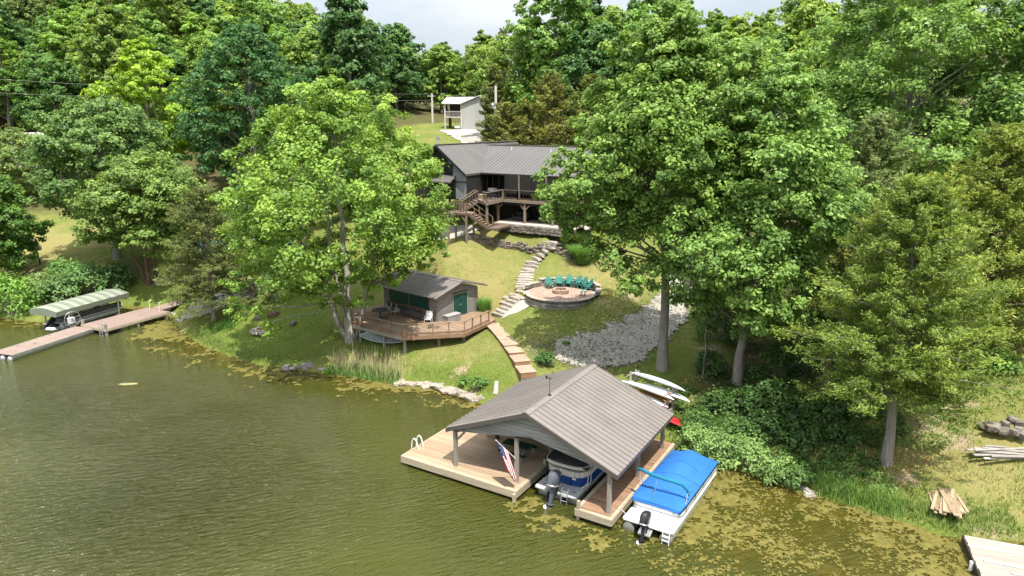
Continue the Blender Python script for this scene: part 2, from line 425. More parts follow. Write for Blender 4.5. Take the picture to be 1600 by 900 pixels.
def ground_np(xy):
    xy = np.atleast_2d(np.asarray(xy, float)); out = np.empty(len(xy))
    for i in range(0, len(xy), 20000):
        q = xy[i:i + 20000]
        d2 = ((q[:, None, :] - _P[None, :, :2]) ** 2).sum(-1)
        z = (0.5 * d2 * np.log(d2 + 1e-9)) @ _w[:-3] + _w[-3] + q @ _w[-2:]
        sd = shore_dist(q)
        land = np.maximum(z, np.minimum(0.22, 0.25 * sd) + 0.012 * np.clip(sd, 0, 50))
        for (cx, cy, r0, r1, zz) in PADS:       # ground levelled under terraces and decks
            k = np.clip((r1 - np.hypot(q[:, 0] - cx, q[:, 1] - cy)) / (r1 - r0), 0, 1); k = k * k * (3 - 2 * k)
            land = land * (1 - k) + np.minimum(land, zz) * k
        out[i:i + 20000] = np.where(sd > 0, np.minimum(land, 0.05 + 0.8 * np.maximum(sd, 0)), np.maximum(-2.5, 0.28 * sd))
    return out
def ground(x, y):
    return float(ground_np([(x, y)])[0])
_og = {}
def on_ground(px, py, z0=2.0):
    """the place on the ground seen at a pixel of the photograph (first hit of the view ray)"""
    k = (px, py)
    if k in _og: return _og[k].copy()
    o = Vector((0, 0, CAM_H)); d = (at(px, py, z0) - o).normalized()
    if d.z > 0: d = -d
    t = np.linspace(20, 260, 900); P = np.array(o)[None] + t[:, None] * np.array(d)[None]
    for _ in range(2):
        h = P[:, 2] - ground_np(P[:, :2]); i = int(np.argmax(h < 0)) if (h < 0).any() else len(t) - 1
        t = np.linspace(t[max(0, i - 1)], t[i], 40); P = np.array(o)[None] + t[:, None] * np.array(d)[None]
    h = P[:, 2] - ground_np(P[:, :2]); i = int(np.argmax(h < 0)) if (h < 0).any() else len(t) - 1
    p = Vector(P[i]); p.z = ground(p.x, p.y); _og[k] = p
    return p.copy()

def _axis(lo, hi, bands):
    out = [lo]
    while out[-1] < hi:
        x = out[-1]; st = 12.0
        for a, b, s in bands:
            if a <= x < b: st = s; break
        out.append(x + st)
    return np.array(out)
gx = _axis(-420, 420, [(-60, 40, 0.6), (-110, 110, 1.6), (-200, 200, 4)])
gy = _axis(-260, 620, [(24, 80, 0.6), (18, 140, 1.4), (-20, 260, 4)])
GX, GY = np.meshgrid(gx, gy)
_xy = np.c_[GX.ravel(), GY.ravel()]
_far = np.clip((np.hypot(_xy[:, 0], _xy[:, 1] - 100) - 260) / 120, 0, 1)
GZ = ground_np(_xy)
GZ = np.where(_xy[:, 1] > 60, GZ * (1 - _far) + 24 * _far, GZ)
_jit = np.random.default_rng(3).normal(0, 0.018, len(GZ))
GZ = GZ + np.where(shore_dist(_xy) > 1.0, _jit, 0)

def seg_dist(xy, line):
    best = np.full(len(xy), 1e9)
    L = np.array(line, float)
    for a, b in zip(L[:-1], L[1:]):
        ab = b - a; t = np.clip(((xy - a) @ ab) / (ab @ ab), 0, 1)
        best = np.minimum(best, np.hypot(*(xy - (a + t[:, None] * ab)).T))
    return best
def grid_object(name, xs, ys, Z, mat, keep=None):
    nx, ny = len(xs), len(ys)
    X, Y = np.meshgrid(xs, ys)
    co = np.c_[X.ravel(), Y.ravel(), Z]
    idx = np.arange(nx * ny).reshape(ny, nx)
    f = np.stack([idx[:-1, :-1], idx[:-1, 1:], idx[1:, 1:], idx[1:, :-1]], -1).reshape(-1, 4)
    if keep is not None:
        f = f[keep[f].all(1)]
    return np_mesh(name, co, f, mat)
def np_mesh(name, co, f, mat, attrs=None):
    me = bpy.data.meshes.new(name)
    k = f.shape[1]
    me.vertices.add(len(co)); me.vertices.foreach_set('co', np.ascontiguousarray(co, np.float32).ravel())
    me.loops.add(f.size); me.loops.foreach_set('vertex_index', np.ascontiguousarray(f, np.int32).ravel())
    me.polygons.add(len(f)); me.polygons.foreach_set('loop_start', np.arange(0, f.size, k, dtype=np.int32))
    if attrs:
        for an, av in attrs.items():
            a = me.attributes.new(an, 'FLOAT', 'POINT'); a.data.foreach_set('value', np.ascontiguousarray(av, np.float32))
    me.update(calc_edges=True); me.validate()
    me.materials.append(mat)
    return me

def ground_material():
    m, nt, b = _base('meadow_ground')
    pos = position(nt)
    def attr(n):
        a = nt.nodes.new('ShaderNodeAttribute'); a.attribute_name = n; return a.outputs['Fac']
    n1 = noise(nt, pos, 0.16, 5, 0.6); n2 = noise(nt, pos, 1.3, 5, 0.65); n3 = noise(nt, pos, 7.0, 4, 0.7); n4 = noise(nt, pos, 26.0, 2, 0.6)
    fine = math_(nt, 'ADD', math_(nt, 'MULTIPLY', n3, 0.55), math_(nt, 'MULTIPLY', n4, 0.45))
    green = mixrgb(nt, (0.08, 0.125, 0.02), (0.185, 0.22, 0.05), ramp(nt, fine, [(0.35, 0.0), (0.65, 1.0)]))
    dry = mixrgb(nt, (0.19, 0.18, 0.06), (0.31, 0.265, 0.11), ramp(nt, fine, [(0.35, 0.0), (0.65, 1.0)]))
    k = math_(nt, 'ADD', math_(nt, 'MULTIPLY', n1, 0.5), math_(nt, 'MULTIPLY', n2, 0.5))
    k = math_(nt, 'ADD', k, math_(nt, 'MULTIPLY', math_(nt, 'SUBTRACT', attr('dry'), 0.5), 0.5))
    c = mixrgb(nt, green, dry, ramp(nt, k, [(0.44, 0.0), (0.68, 1.0)]))
    dirt = mixrgb(nt, (0.27, 0.205, 0.13), (0.40, 0.32, 0.22), ramp(nt, fine, [(0.35, 0.0), (0.65, 1.0)]))
    kd = math_(nt, 'ADD', attr('dirt'), math_(nt, 'MULTIPLY', math_(nt, 'SUBTRACT', n2, 0.5), 1.0))
    kd = math_(nt, 'ADD', kd, math_(nt, 'MULTIPLY', math_(nt, 'SUBTRACT', n3, 0.5), 0.5))
    c = mixrgb(nt, c, dirt, ramp(nt, kd, [(0.50, 0.0), (0.75, 1.0)]))
    wood = mixrgb(nt, (0.07, 0.062, 0.032), (0.17, 0.12, 0.065), ramp(nt, fine, [(0.35, 0.0), (0.65, 1.0)]))
    wood = mixrgb(nt, wood, (0.06, 0.095, 0.02), ramp(nt, n2, [(0.42, 0.0), (0.6, 0.8)]))
    kw = math_(nt, 'ADD', attr('litter'), math_(nt, 'MULTIPLY', math_(nt, 'SUBTRACT', n2, 0.5), 0.8))
    c = mixrgb(nt, c, wood, ramp(nt, kw, [(0.35, 0.0), (0.65, 1.0)]))
    nt.links.new(c, b.inputs['Base Color'])
    b.inputs['Roughness'].default_value = 0.95; b.inputs['Specular IOR Level'].default_value = 0.1
    bump(nt, b, fine, 0.9, 0.12)
    return m
M_ground = ground_material()
_sd_all = shore_dist(_xy)
def blob(cx, cy, r):
    return np.clip(1.2 - np.hypot(_xy[:, 0] - cx, _xy[:, 1] - cy) / r, 0, 1)
dirt = np.zeros(len(_xy))
for px, py, z, r in [(1415, 740, 1.2, 1.7), (1440, 655, 2.6, 3.2), (1500, 620, 3.6, 2.2), (945, 470, 4.8, 1.6), (985, 450, 5.4, 2.0), (720, 575, 1.3, 1.5), (745, 598, 0.9, 1.2), (1110, 545, 2.6, 2.5), (40, 420, 2.6, 3.0), (1500, 690, 2.0, 2.2), (1560, 800, 1.2, 1.5), (800, 482, 3.7, 1.8), (690, 565, 1.2, 1.0), (830, 475, 4.2, 1.3)]:
    p = at(px, py, z); dirt = np.maximum(dirt, blob(p.x, p.y, r) * 0.72)
dirt = np.maximum(dirt, np.clip(0.55 - np.abs(_sd_all - 0.3) * 0.5, 0, 1))
litter = np.zeros(len(_xy))
for px, py, z, r in [(1150, 610, 1.6, 5.5), (1230, 640, 1.6, 5.0), (1290, 690, 1.5, 3.0), (1220, 560, 2.5, 6.0), (1350, 600, 2.5, 5), (340, 445, 2.2, 5), (200, 420, 2.8, 5)]:
    p = at(px, py, z); litter = np.maximum(litter, blob(p.x, p.y, r) * 0.9)
litter = np.maximum(litter, np.clip((_xy[:, 1] - 100) / 15, 0, 1) * np.clip((np.hypot(_xy[:, 0] + 12, (_xy[:, 1] - 118) * 0.5) - 12) / 5, 0, 1))
litter = np.maximum(litter, np.clip((_xy[:, 0] - 24) / 5, 0, 1) * np.clip((_xy[:, 1] - 46) / 5, 0, 1))
dry = np.full(len(_xy), 0.5)
for px, py, z, r, v in [(740, 420, 5.7, 8, .85), (690, 410, 6, 6, .75), (820, 375, 8.2, 5, .62), (930, 425, 6, 5, .8), (40, 400, 3, 12, .9), (400, 530, 0.8, 7, .12), (230, 462, 1.5, 8, .3), (800, 540, 2.6, 4, .6), (720, 570, 1.2, 3.5, .85), (1500, 690, 2, 9, .72), (1400, 800, .6, 4, .3), (670, 590, .8, 3, .15), (750, 610, .5, 3, .2), (900, 365, 8.6, 4, .3)]:
    p = at(px, py, z); k = blob(p.x, p.y, r); dry = dry * (1 - k) + v * k
me = np_mesh('ground', np.c_[_xy, GZ], None or (lambda i: np.stack([i[:-1, :-1], i[:-1, 1:], i[1:, 1:], i[1:, :-1]], -1).reshape(-1, 4))(np.arange(len(_xy)).reshape(len(gy), len(gx))), M_ground, {'dirt': dirt, 'litter': litter, 'dry': dry})
me.polygons.foreach_set('use_smooth', [True] * len(me.polygons))
structure(link('ground', me))

def value_noise(x, y, seed):
    r = np.random.default_rng(seed); T = r.random((256, 256))
    xi = np.floor(x).astype(int); yi = np.floor(y).astype(int); fx = x - xi; fy = y - yi
    fx = fx * fx * (3 - 2 * fx); fy = fy * fy * (3 - 2 * fy)
    g = lambda a, b: T[a % 256, b % 256]
    return (g(xi, yi) * (1 - fx) + g(xi + 1, yi) * fx) * (1 - fy) + (g(xi, yi + 1) * (1 - fx) + g(xi + 1, yi + 1) * fx) * fy
def fbm(x, y, seed, o=4):
    s = 0; a = 0.5
    for k in range(o):
        s = s + a * value_noise(x * 2 ** k + 17 * k, y * 2 ** k + 9 * k, seed + k); a *= 0.5
    return s / (1 - 0.5 ** o)
def fbm_late(q): return fbm(q[:, 0] * .16, q[:, 1] * .16, 77)

# ------------------------------------------------------------------ water
def water_material():
    m, nt, b = _base('lake_water')
    pos = position(nt)
    a = nt.nodes.new('ShaderNodeAttribute'); a.attribute_name = 'shallow'
    n1 = noise(nt, pos, 0.10, 3); n2 = noise(nt, pos, 0.7, 5, 0.6)
    deep = mixrgb(nt, (0.042, 0.046, 0.006), (0.057, 0.062, 0.010), n1)
    sh = mixrgb(nt, (0.040, 0.034, 0.006), (0.088, 0.069, 0.012), ramp(nt, n2, [(0.4, 0.0), (0.62, 1.0)]))
    k = math_(nt, 'ADD', a.outputs['Fac'], math_(nt, 'MULTIPLY', math_(nt, 'SUBTRACT', n2, 0.5), 0.9))
    nt.links.new(mixrgb(nt, deep, sh, ramp(nt, k, [(0.3, 0.0), (0.9, 1.0)])), b.inputs['Base Color'])
    b.inputs['Roughness'].default_value = 0.06
    b.inputs['IOR'].default_value = 1.38
    # ripples: crests running across the lake, stronger in gusty patches
    def waves(ang, s, sx, sy):
        return noise(nt, position(nt, ang, (sx, sy, 1)), s, 3, 0.5, 0.4)
    w = math_(nt, 'ADD', waves(R_(20), 1.0, 1.2, 4.6), math_(nt, 'MULTIPLY', waves(R_(48), 1.0, 3.0, 9.0), 0.55))
    g = ramp(nt, noise(nt, pos, 0.04, 4, 0.6), [(0.40, 0.10), (0.58, 1.0)])
    wd = nt.nodes.new('ShaderNodeAttribute'); wd.attribute_name = 'wind_sheen'
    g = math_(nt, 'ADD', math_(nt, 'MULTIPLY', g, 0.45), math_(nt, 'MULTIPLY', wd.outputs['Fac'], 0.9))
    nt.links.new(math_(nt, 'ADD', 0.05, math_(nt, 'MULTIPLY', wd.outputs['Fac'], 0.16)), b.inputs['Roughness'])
    nt.links.new(math_(nt, 'ADD', 0.5, math_(nt, 'MULTIPLY', wd.outputs['Fac'], 0.5), True), b.inputs['Specular IOR Level'])  # reflection raised inside the gust patches to add a grey sky sheen
    calm = math_(nt, 'SUBTRACT', 1.0, math_(nt, 'MULTIPLY', a.outputs['Fac'], 0.75), True)
    h = math_(nt, 'MULTIPLY', math_(nt, 'MULTIPLY', w, g), calm)
    bump(nt, b, h, 1.0, 0.8)
    return m
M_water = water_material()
wx = _axis(-420, 420, [(-60, 40, 0.9), (-110, 110, 4)])
wy = _axis(-260, 84, [(18, 80, 0.9), (-20, 84, 3)])
WX, WY = np.meshgrid(wx, wy)
_wxy = np.c_[WX.ravel(), WY.ravel()]
_wsd = shore_dist(_wxy)
_keep = _wsd < 2.2
_sh = np.clip(1.0 + _wsd / 3.6, 0, 1)
# the weedy bay to the right of the boathouse is shallow all over
_bay = np.clip((_wxy[:, 0] - 6.5) / 3.0, 0, 1) * np.clip((_wsd + 13) / 6, 0, 1)
_sh = np.maximum(_sh, _bay * 0.62)
i = np.arange(len(_wxy)).reshape(len(wy), len(wx))
f = np.stack([i[:-1, :-1], i[:-1, 1:], i[1:, 1:], i[1:, :-1]], -1).reshape(-1, 4)
f = f[_keep[f].any(1)]
_c = at(230, 760, 0); _c2 = at(120, 640, 0)      # gusts ruffle the open water at the left, with added sky sheen
_wind_sheen = np.clip(np.exp(-(((_wxy[:, 0] - _c.x) / 9) ** 2 + ((_wxy[:, 1] - _c.y) / 9) ** 2)) + .8 * np.exp(-(((_wxy[:, 0] - _c2.x) / 12) ** 2 + ((_wxy[:, 1] - _c2.y) / 7) ** 2)), 0, 1) * (0.6 + 0.8 * fbm_late(_wxy))
me = np_mesh('water', np.c_[_wxy, np.zeros(len(_wxy))], f, M_water, {'shallow': _sh, 'wind_sheen': _wind_sheen})
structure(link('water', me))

# ------------------------------------------------------------------ floating algae
def algae_patch(name, x0, x1, y0, y1, st, amount, seed, sx=1.0, sy=1.0):
    xs = np.arange(x0, x1, st); ys = np.arange(y0, y1, st)
    X, Y = np.meshgrid(xs, ys); q = np.c_[X.ravel(), Y.ravel()]
    sd = shore_dist(q)
    n = 0.32 * fbm(q[:, 0] * 0.45 * sx, q[:, 1] * 0.45 * sy, seed) + 0.34 * fbm(q[:, 0] * 1.7, q[:, 1] * 2.1, seed + 9, 3) + 0.34 * fbm(q[:, 0] * 5.2, q[:, 1] * 6.0, seed + 4, 3)
    k = n - amount(q, sd)
    keepv = (k > 0) & (sd < 0.05)
    r = np.random.default_rng(seed)
    jit = r.uniform(-0.42, 0.42, (len(q), 2)) * st
    z = 0.012 + 0.07 * np.clip(k * 8, 0, 1) * (0.2 + 0.8 * r.random(len(q)))
    z = np.where(k < 0.01, 0.006, z)
    i = np.arange(len(q)).reshape(len(ys), len(xs))
    f = np.stack([i[:-1, :-1], i[:-1, 1:], i[1:, 1:], i[1:, :-1]], -1).reshape(-1, 4)
    f = f[keepv[f].all(1)]
    used = np.unique(f); mp_ = np.full(len(q), -1); mp_[used] = np.arange(len(used))
    return np_mesh(name, np.c_[q + jit, z][used], mp_[f], M_algae)
def am_right(q, sd):
    t = 0.481 + 0.03 * np.clip((-sd - 2) / 6, 0, 1) + np.clip((-sd - 10.5) / 4, 0, 1) * 0.3
    t += np.clip((6.0 - q[:, 0]) / 2, 0, 1) * 0.5
    t -= 0.07 * np.exp(-((q[:, 0] - 11.5) ** 2 + (q[:, 1] - 33.5) ** 2) / 14) + 0.05 * np.exp(-((q[:, 0] - 20) ** 2 + (q[:, 1] - 28.5) ** 2) / 7)
    t += 0.07 * np.exp(-((q[:, 0] - 15.5) ** 2 + (q[:, 1] - 31.0) ** 2) / 8)
    return t
o = link('algae', algae_patch('algae', 5.0, 30, 22.5, 42, 0.075, am_right, 11, 1.0, 1.3)); structure(o, 'stuff')
def am_mid(q, sd):
    d = np.minimum(np.hypot(q[:, 0] - 2.2, (q[:, 1] - 31.6) * 1.2), np.hypot(q[:, 0] - 4.3, (q[:, 1] - 30.2) * 1.3))
    d = np.minimum(d, np.hypot(q[:, 0] - 0.9, (q[:, 1] - 33.2) * 1.4))
    return 0.40 + 0.16 * np.clip(d / 1.5, 0, 3) ** 1.5
def algae_flecks(n, box_, amount, seed, sx, sy):
    g = np.random.default_rng(seed); q = np.c_[g.uniform(box_[0], box_[1], n), g.uniform(box_[2], box_[3], n)]
    sd = shore_dist(q)
    k = 0.32 * fbm(q[:, 0] * 0.45 * sx, q[:, 1] * 0.45 * sy, seed) + 0.34 * fbm(q[:, 0] * 1.7, q[:, 1] * 2.1, seed + 9, 3) + 0.34 * fbm(q[:, 0] * 5.2, q[:, 1] * 6.0, seed + 4, 3) - amount(q, sd)
    q = q[(sd < -.05) & (k > -.07) & (k < .03)]; n = len(q)
    a = g.uniform(0, 2 * np.pi, (n, 1)) + np.array([[0, 1.3, 2.9, 4.4]]) + g.uniform(-.4, .4, (n, 4)); s = g.uniform(.03, .11, (n, 1)) * g.uniform(.6, 1.3, (n, 4))
    co = np.stack([q[:, :1] + s * np.cos(a), q[:, 1:] + s * np.sin(a), np.full((n, 4), .014) + g.uniform(0, .02, (n, 4))], -1).reshape(-1, 3)
    return np_mesh('algae', co, np.arange(n * 4).reshape(n, 4), M_algae)
o = link('algae', algae_flecks(24000, (5, 30, 22.5, 42), am_right, 11, 1.0, 1.3)); structure(o, 'stuff')
o = link('algae', algae_patch('algae', -1.5, 7, 28, 36, 0.07, am_mid, 23)); structure(o, 'stuff')
def am_left(q, sd):
    t = 0.425 + 0.085 * np.clip((-sd) / 2.2, 0, 4)
    t -= 0.16 * np.exp(-((q[:, 0] + 33) ** 2 + (q[:, 1] - 66) ** 2) / 16)
    return t
o = link('algae', algae_patch('algae', -52, 1, 46, 76, 0.13, am_left, 5, 0.7, 1.2)); structure(o, 'stuff')
# ------------------------------------------------------------------ foliage
def leaf_mesh(name, P, N, size, tint, aspect=0.6, rng=None, axis=None):
    """many small pointed leaves: one rhombus each, at P, facing N"""
    n = len(P)
    N = N / (np.linalg.norm(N, axis=1, keepdims=True) + 1e-9)
    A = rng.normal(size=(n, 3)) if axis is None else axis
    A = A - (A * N).sum(1, keepdims=True) * N
    A /= (np.linalg.norm(A, axis=1, keepdims=True) + 1e-9)
    B = np.cross(N, A)
    s = (size * rng.uniform(0.7, 1.3, n))[:, None]
    co = np.empty((n, 4, 3))
    co[:, 0] = P - A * s * 0.5
    co[:, 1] = P + B * s * 0.5 * aspect + N * s * 0.06
    co[:, 2] = P + A * s * 0.5
    co[:, 3] = P - B * s * 0.5 * aspect + N * s * 0.06
    f = np.arange(n * 4).reshape(n, 4)
    return np_mesh(name, co.reshape(-1, 3), f, M_leaf, {'tint': np.repeat(tint, 4)})

def wobble_line(p, q, n, amp, r):
    p, q = Vector(p), Vector(q); L = (q - p).length
    out = []
    for i in range(n + 1):
        t = i / n; w = math.sin(math.pi * t) * amp * L
        out.append(p.lerp(q, t) + Vector((r.uniform(-w, w), r.uniform(-w, w), r.uniform(-w, w) * 0.5)))
    return out

def broadleaf(seed, H, cb, R, prof, nb, ncl, nl, ls, tr, bark, top_lean=(0, 0), extra=(), stems=(), br=(0.20, 0.32), flat=0.72, shell=0.5, cut=None):
    """crown and trunk meshes in tree coordinates (base at the origin).
    boughs > leaf clumps > leaves; limbs run from the trunk to every bough"""
    r = random.Random(seed); g = np.random.default_rng(seed)
    boughs = []
    for i in range(nb):
        h = (i + r.random()) / nb
        h = h ** 0.9
        ang = i * 2.399963 + r.uniform(-0.4, 0.4)
        w = R * prof(h) * (shell + (1 - shell) * r.random() ** 0.6)
        rad = R * r.uniform(*br) * (0.75 + 0.5 * min(1, prof(h)))
        z = cb + h * (H - cb - rad * 0.5)
        w = max(0.0, w - rad * 0.55)
        lx, ly = top_lean[0] * h, top_lean[1] * h
        boughs.append((w * math.cos(ang) + lx, w * math.sin(ang) + ly, z, rad))
    if cut: boughs = [q for q in boughs if not cut(*q)]
    boughs += list(extra)
    tm = MB()
    tl = Vector((top_lean[0] * 0.8, top_lean[1] * 0.8, H * 0.86))
    n_t = 9
    tp = [Vector((0, 0, -0.4))] + [Vector((tl.x * (k / n_t) ** 1.3, tl.y * (k / n_t) ** 1.3, tl.z * k / n_t)) + Vector((r.uniform(-1, 1), r.uniform(-1, 1), 0)) * 0.012 * H * min(1, k / 3) for k in range(0, n_t + 1)]
    trd = [tr * 1.55] + [tr * (1.35 if k == 0 else 1.02) * (1 - 0.86 * (k / n_t) ** 1.1) for k in range(0, n_t + 1)]
    tm.tube(tp, trd, 9)
    def trunk_at(z):
        for a, b in zip(tp[:-1], tp[1:]):
            if a.z <= z <= b.z: return a.lerp(b, (z - a.z) / max(1e-6, b.z - a.z))
        return tp[-1]
    starts = []
    for s in stems:      # further stems from the base: (dx, dy, z of the top, radius)
        q = Vector((s[0], s[1], s[2])); L = wobble_line((0.25 * s[0] / max(0.1, abs(s[0])), 0.1, -0.3), q, 6, 0.03, r)
        tm.tube(L, [s[3] * (1.2 - 1.0 * k / 6) for k in range(7)], 7); starts.append(L)
    P, N, T = [], [], []
    for bx, by, bz, rad in boughs:
        c = Vector((bx, by, bz))
        hd = math.hypot(bx, by)
        z0 = min(max(bz - 0.75 * hd - rad * 0.3, cb * 0.75), H * 0.8)
        a = trunk_at(z0)
        for L in starts:
            for p in L[2:]:
                if (p - c).length < (a - c).length and p.z < bz: a = p
        rr = max(0.035, tr * 0.28 * (1 - 0.6 * z0 / H))
        mid = wobble_line(a, c, 4, 0.06, r)
        tm.tube(mid, [rr, rr * 0.85, rr * 0.65, rr * 0.45, rr * 0.25], 5, caps=False)
        out = Vector((bx, by, (bz - cb - 0.35 * (H - cb)) * 0.8 + 1.2)).normalized()
        k = 0; m = max(5, int(ncl * (rad / (R * 0.26)) ** 2 * r.uniform(0.8, 1.15)))
        tries = 0
        while k < m and tries < 400:
            tries += 1
            d = Vector((r.gauss(0, 1), r.gauss(0, 1), r.gauss(0, 1))).normalized()
            if d.dot(out) < r.uniform(-0.75, 0.25): continue
            k += 1
            q = c + Vector((d.x, d.y, d.z * flat)) * rad * r.uniform(0.45, 1.25)
            if k % 3 == 0:
                tm.tube([c, (c + q) / 2 + Vector((0, 0, -0.05)), q], [rr * 0.3, rr * 0.2, rr * 0.08], 3, caps=False)
            cs = r.uniform(0.6, 1.3) * rad * 0.29
            nn = max(6, int(nl * r.uniform(0.6, 1.3)))
            off = g.normal(size=(nn, 3)); off *= (g.random(nn)[:, None] ** 0.45) / (np.linalg.norm(off, axis=1, keepdims=True) + 1e-9)
            off *= np.array([cs * 1.15, cs * 1.15, cs * 0.75])
            P.append(np.array(q) + off)
            N.append(np.array([d.x * 0.55, d.y * 0.55, d.z * 0.4 + 0.75]) + off / cs * 0.55 + g.normal(size=(nn, 3)) * 0.48)
            T.append(np.clip(r.uniform(0.18, 0.82) + g.normal(size=nn) * 0.16, 0, 1))
    P = np.concatenate(P); N = np.concatenate(N); T = np.concatenate(T)
    crown = leaf_mesh('crown', P, N, np.full(len(P), ls), T, 0.62, g)
    trunk = tm.mesh('trunk', bark)
    trunk.polygons.foreach_set('use_smooth', [True] * len(trunk.polygons))
    return trunk, crown

def cedar(seed, H, cb, R, nbr, nsp, nl, ls, tr, bark, power=0.8, lift=0.15, wild=0.25):
    """evergreen: whorls of branches carrying flat sprays of fine scale leaves"""
    r = random.Random(seed); g = np.random.default_rng(seed)
    tm = MB()
    tp = [Vector((0, 0, -0.3))] + [Vector((r.uniform(-1, 1) * 0.01 * H, r.uniform(-1, 1) * 0.01 * H, H * 0.97 * k / 8)) * 1 for k in range(9)]
    tp[1] = Vector((0, 0, 0))
    tm.tube(tp, [tr * 1.35, tr * 1.2] + [tr * (1 - 0.93 * k / 8) for k in range(1, 9)], 8)
    P, N, T, A = [], [], [], []
    for i in range(nbr):
        h = ((i + r.random()) / nbr) ** 1.1
        z = cb + h * (H - cb) * 0.98
        L = R * ((1 - h) ** power * r.uniform(1 - wild * 1.6, 1 + wild) + 0.07)
        if h < 0.12: L *= 0.75
        a = i * 2.399963 + r.uniform(-0.5, 0.5)
        up = lift + 0.55 * h + r.uniform(-0.12, 0.12)
        d = Vector((math.cos(a), math.sin(a), up))
        s0 = Vector((0, 0, z)); e = s0 + d * L
        droop = -0.10 * L * (1 - h)
        br_ = [s0, s0 + d * L * 0.5 + Vector((0, 0, droop * 0.3)), e + Vector((0, 0, droop))]
        tm.tube(br_, [0.022 + 0.008 * L, 0.012 + 0.004 * L, 0.008], 4, caps=False)
        m = max(3, int(nsp * (0.4 + 0.6 * L / R)))
        tint_b = r.uniform(0.2, 0.8)
        for k in range(m):
            t = 0.22 + 0.80 * ((k + r.random()) / m)
            q = (br_[0].lerp(br_[1], t * 2) if t < 0.5 else br_[1].lerp(br_[2], t * 2 - 1))
            side = Vector((-d.y, d.x, 0)) * r.choice((-1, 1)) * r.random() * L * 0.30 * (1.15 - 0.6 * t)
            q = q + side + Vector((0, 0, r.uniform(-0.32, 0.30)))
            sp = (d.normalized() * 0.8 + side.normalized() * r.random() * 0.8 if side.length > 1e-3 else d) + Vector((0, 0, 0.25))
            sp.normalize()
            nn = max(5, int(nl * r.uniform(0.7, 1.3)))
            u = g.random(nn)
            sl = (0.45 + 0.28 * L / 3) * r.uniform(0.8, 1.3)
            off = u[:, None] * np.array(sp) * sl + g.normal(size=(nn, 3)) * np.array([0.19, 0.19, 0.11]) * sl * (1.1 - 0.5 * u)[:, None]
            P.append(np.array(q) + off)
            N.append(np.array([d.x * 0.3, d.y * 0.3, 0.9]) + g.normal(size=(nn, 3)) * 0.75)
            A.append(np.array(sp) + g.normal(size=(nn, 3)) * 0.45)
            T.append(np.clip(tint_b + r.uniform(-0.15, 0.15) + g.normal(size=nn) * 0.15, 0, 1))
    P = np.concatenate(P); N = np.concatenate(N); A = np.concatenate(A); T = np.concatenate(T)
    crown = leaf_mesh('crown', P, N, np.full(len(P), ls), T, 0.34, g, A)
    trunk = tm.mesh('trunk', bark); trunk.polygons.foreach_set('use_smooth', [True] * len(trunk.polygons))
    return trunk, crown

def bush(seed, R, H, ncl, nl, ls, spiky=0.0):
    r = random.Random(seed); g = np.random.default_rng(seed)
    tm = MB(); P, N, T = [], [], []
    for i in range(ncl):
        a = r.uniform(0, 2 * math.pi); h = r.random() ** 0.7; w = R * math.sqrt(max(0.05, 1 - (h * 0.92) ** 2)) * r.uniform(0.45, 1.02)
        q = Vector((w * math.cos(a), w * math.sin(a), 0.15 + h * H * r.uniform(0.75, 1.0 + spiky)))
        if i % 2 == 0: tm.tube([(q.x * 0.12, q.y * 0.12, -0.1), (q.x * 0.6, q.y * 0.6, q.z * 0.6), q], [0.03, 0.02, 0.008], 3, caps=False)
        nn = max(5, int(nl * r.uniform(0.7, 1.3))); cs = 0.24 * (R + H) * 0.5 * r.uniform(0.7, 1.3)
        off = g.normal(size=(nn, 3)) * np.array([cs, cs, cs * (0.8 + spiky * 2)]) * 0.55
        P.append(np.array(q) + off)
        N.append(np.array([q.x / R * 0.6, q.y / R * 0.6, 0.8]) + off / cs * 0.4 + g.normal(size=(nn, 3)) * 0.4)
        T.append(np.clip(r.uniform(0.2, 0.8) + g.normal(size=nn) * 0.15, 0, 1))
    P = np.concatenate(P); P[:, 2] = np.maximum(P[:, 2], 0.03); N = np.concatenate(N); T = np.concatenate(T)
    cr = leaf_mesh('foliage', P, N, np.full(len(P), ls), T, 0.6, g)
    return tm.mesh('stems', M_bark), cr

def blades(seed, R, H, n, w, mat_col, spread=0.5, pos=None, hvar=(0.6, 1.1)):
    """upright grass blades, each a bent narrow strip of two quads"""
    g = np.random.default_rng(seed)
    if pos is None:
        a = g.uniform(0, 2 * np.pi, n); d = R * np.sqrt(g.random(n)) * 0.55
        pos = np.c_[d * np.cos(a), d * np.sin(a), np.zeros(n)]
    n = len(pos)
    hh = H * g.uniform(*hvar, n); a = g.uniform(0, 2 * np.pi, n)
    if spread > 0 and R > 0: a = np.arctan2(pos[:, 1], pos[:, 0]) + g.normal(0, 0.7, n)
    dirv = np.c_[np.cos(a), np.sin(a), np.zeros(n)]; side = np.c_[-np.sin(a), np.cos(a), np.zeros(n)] * w / 2
    lean = spread * hh * g.uniform(0.2, 1.0, n)
    m = pos + dirv * lean[:, None] * 0.35 + np.c_[np.zeros((n, 2)), hh * 0.62]
    t = pos + dirv * lean[:, None] + np.c_[np.zeros((n, 2)), hh]
    co = np.stack([pos - side, pos + side, m + side * 0.8, m - side * 0.8, t + side * 0.1, t - side * 0.1], 1).reshape(-1, 3)
    k = np.arange(n)[:, None] * 6
    f = np.concatenate([k + np.array([[0, 1, 2, 3]]), k + np.array([[3, 2, 4, 5]])])
    return np_mesh('blades', co, f, M_leaf, {'tint': np.repeat(np.clip(g.normal(0.5, 0.2, n), 0, 1), 6)})

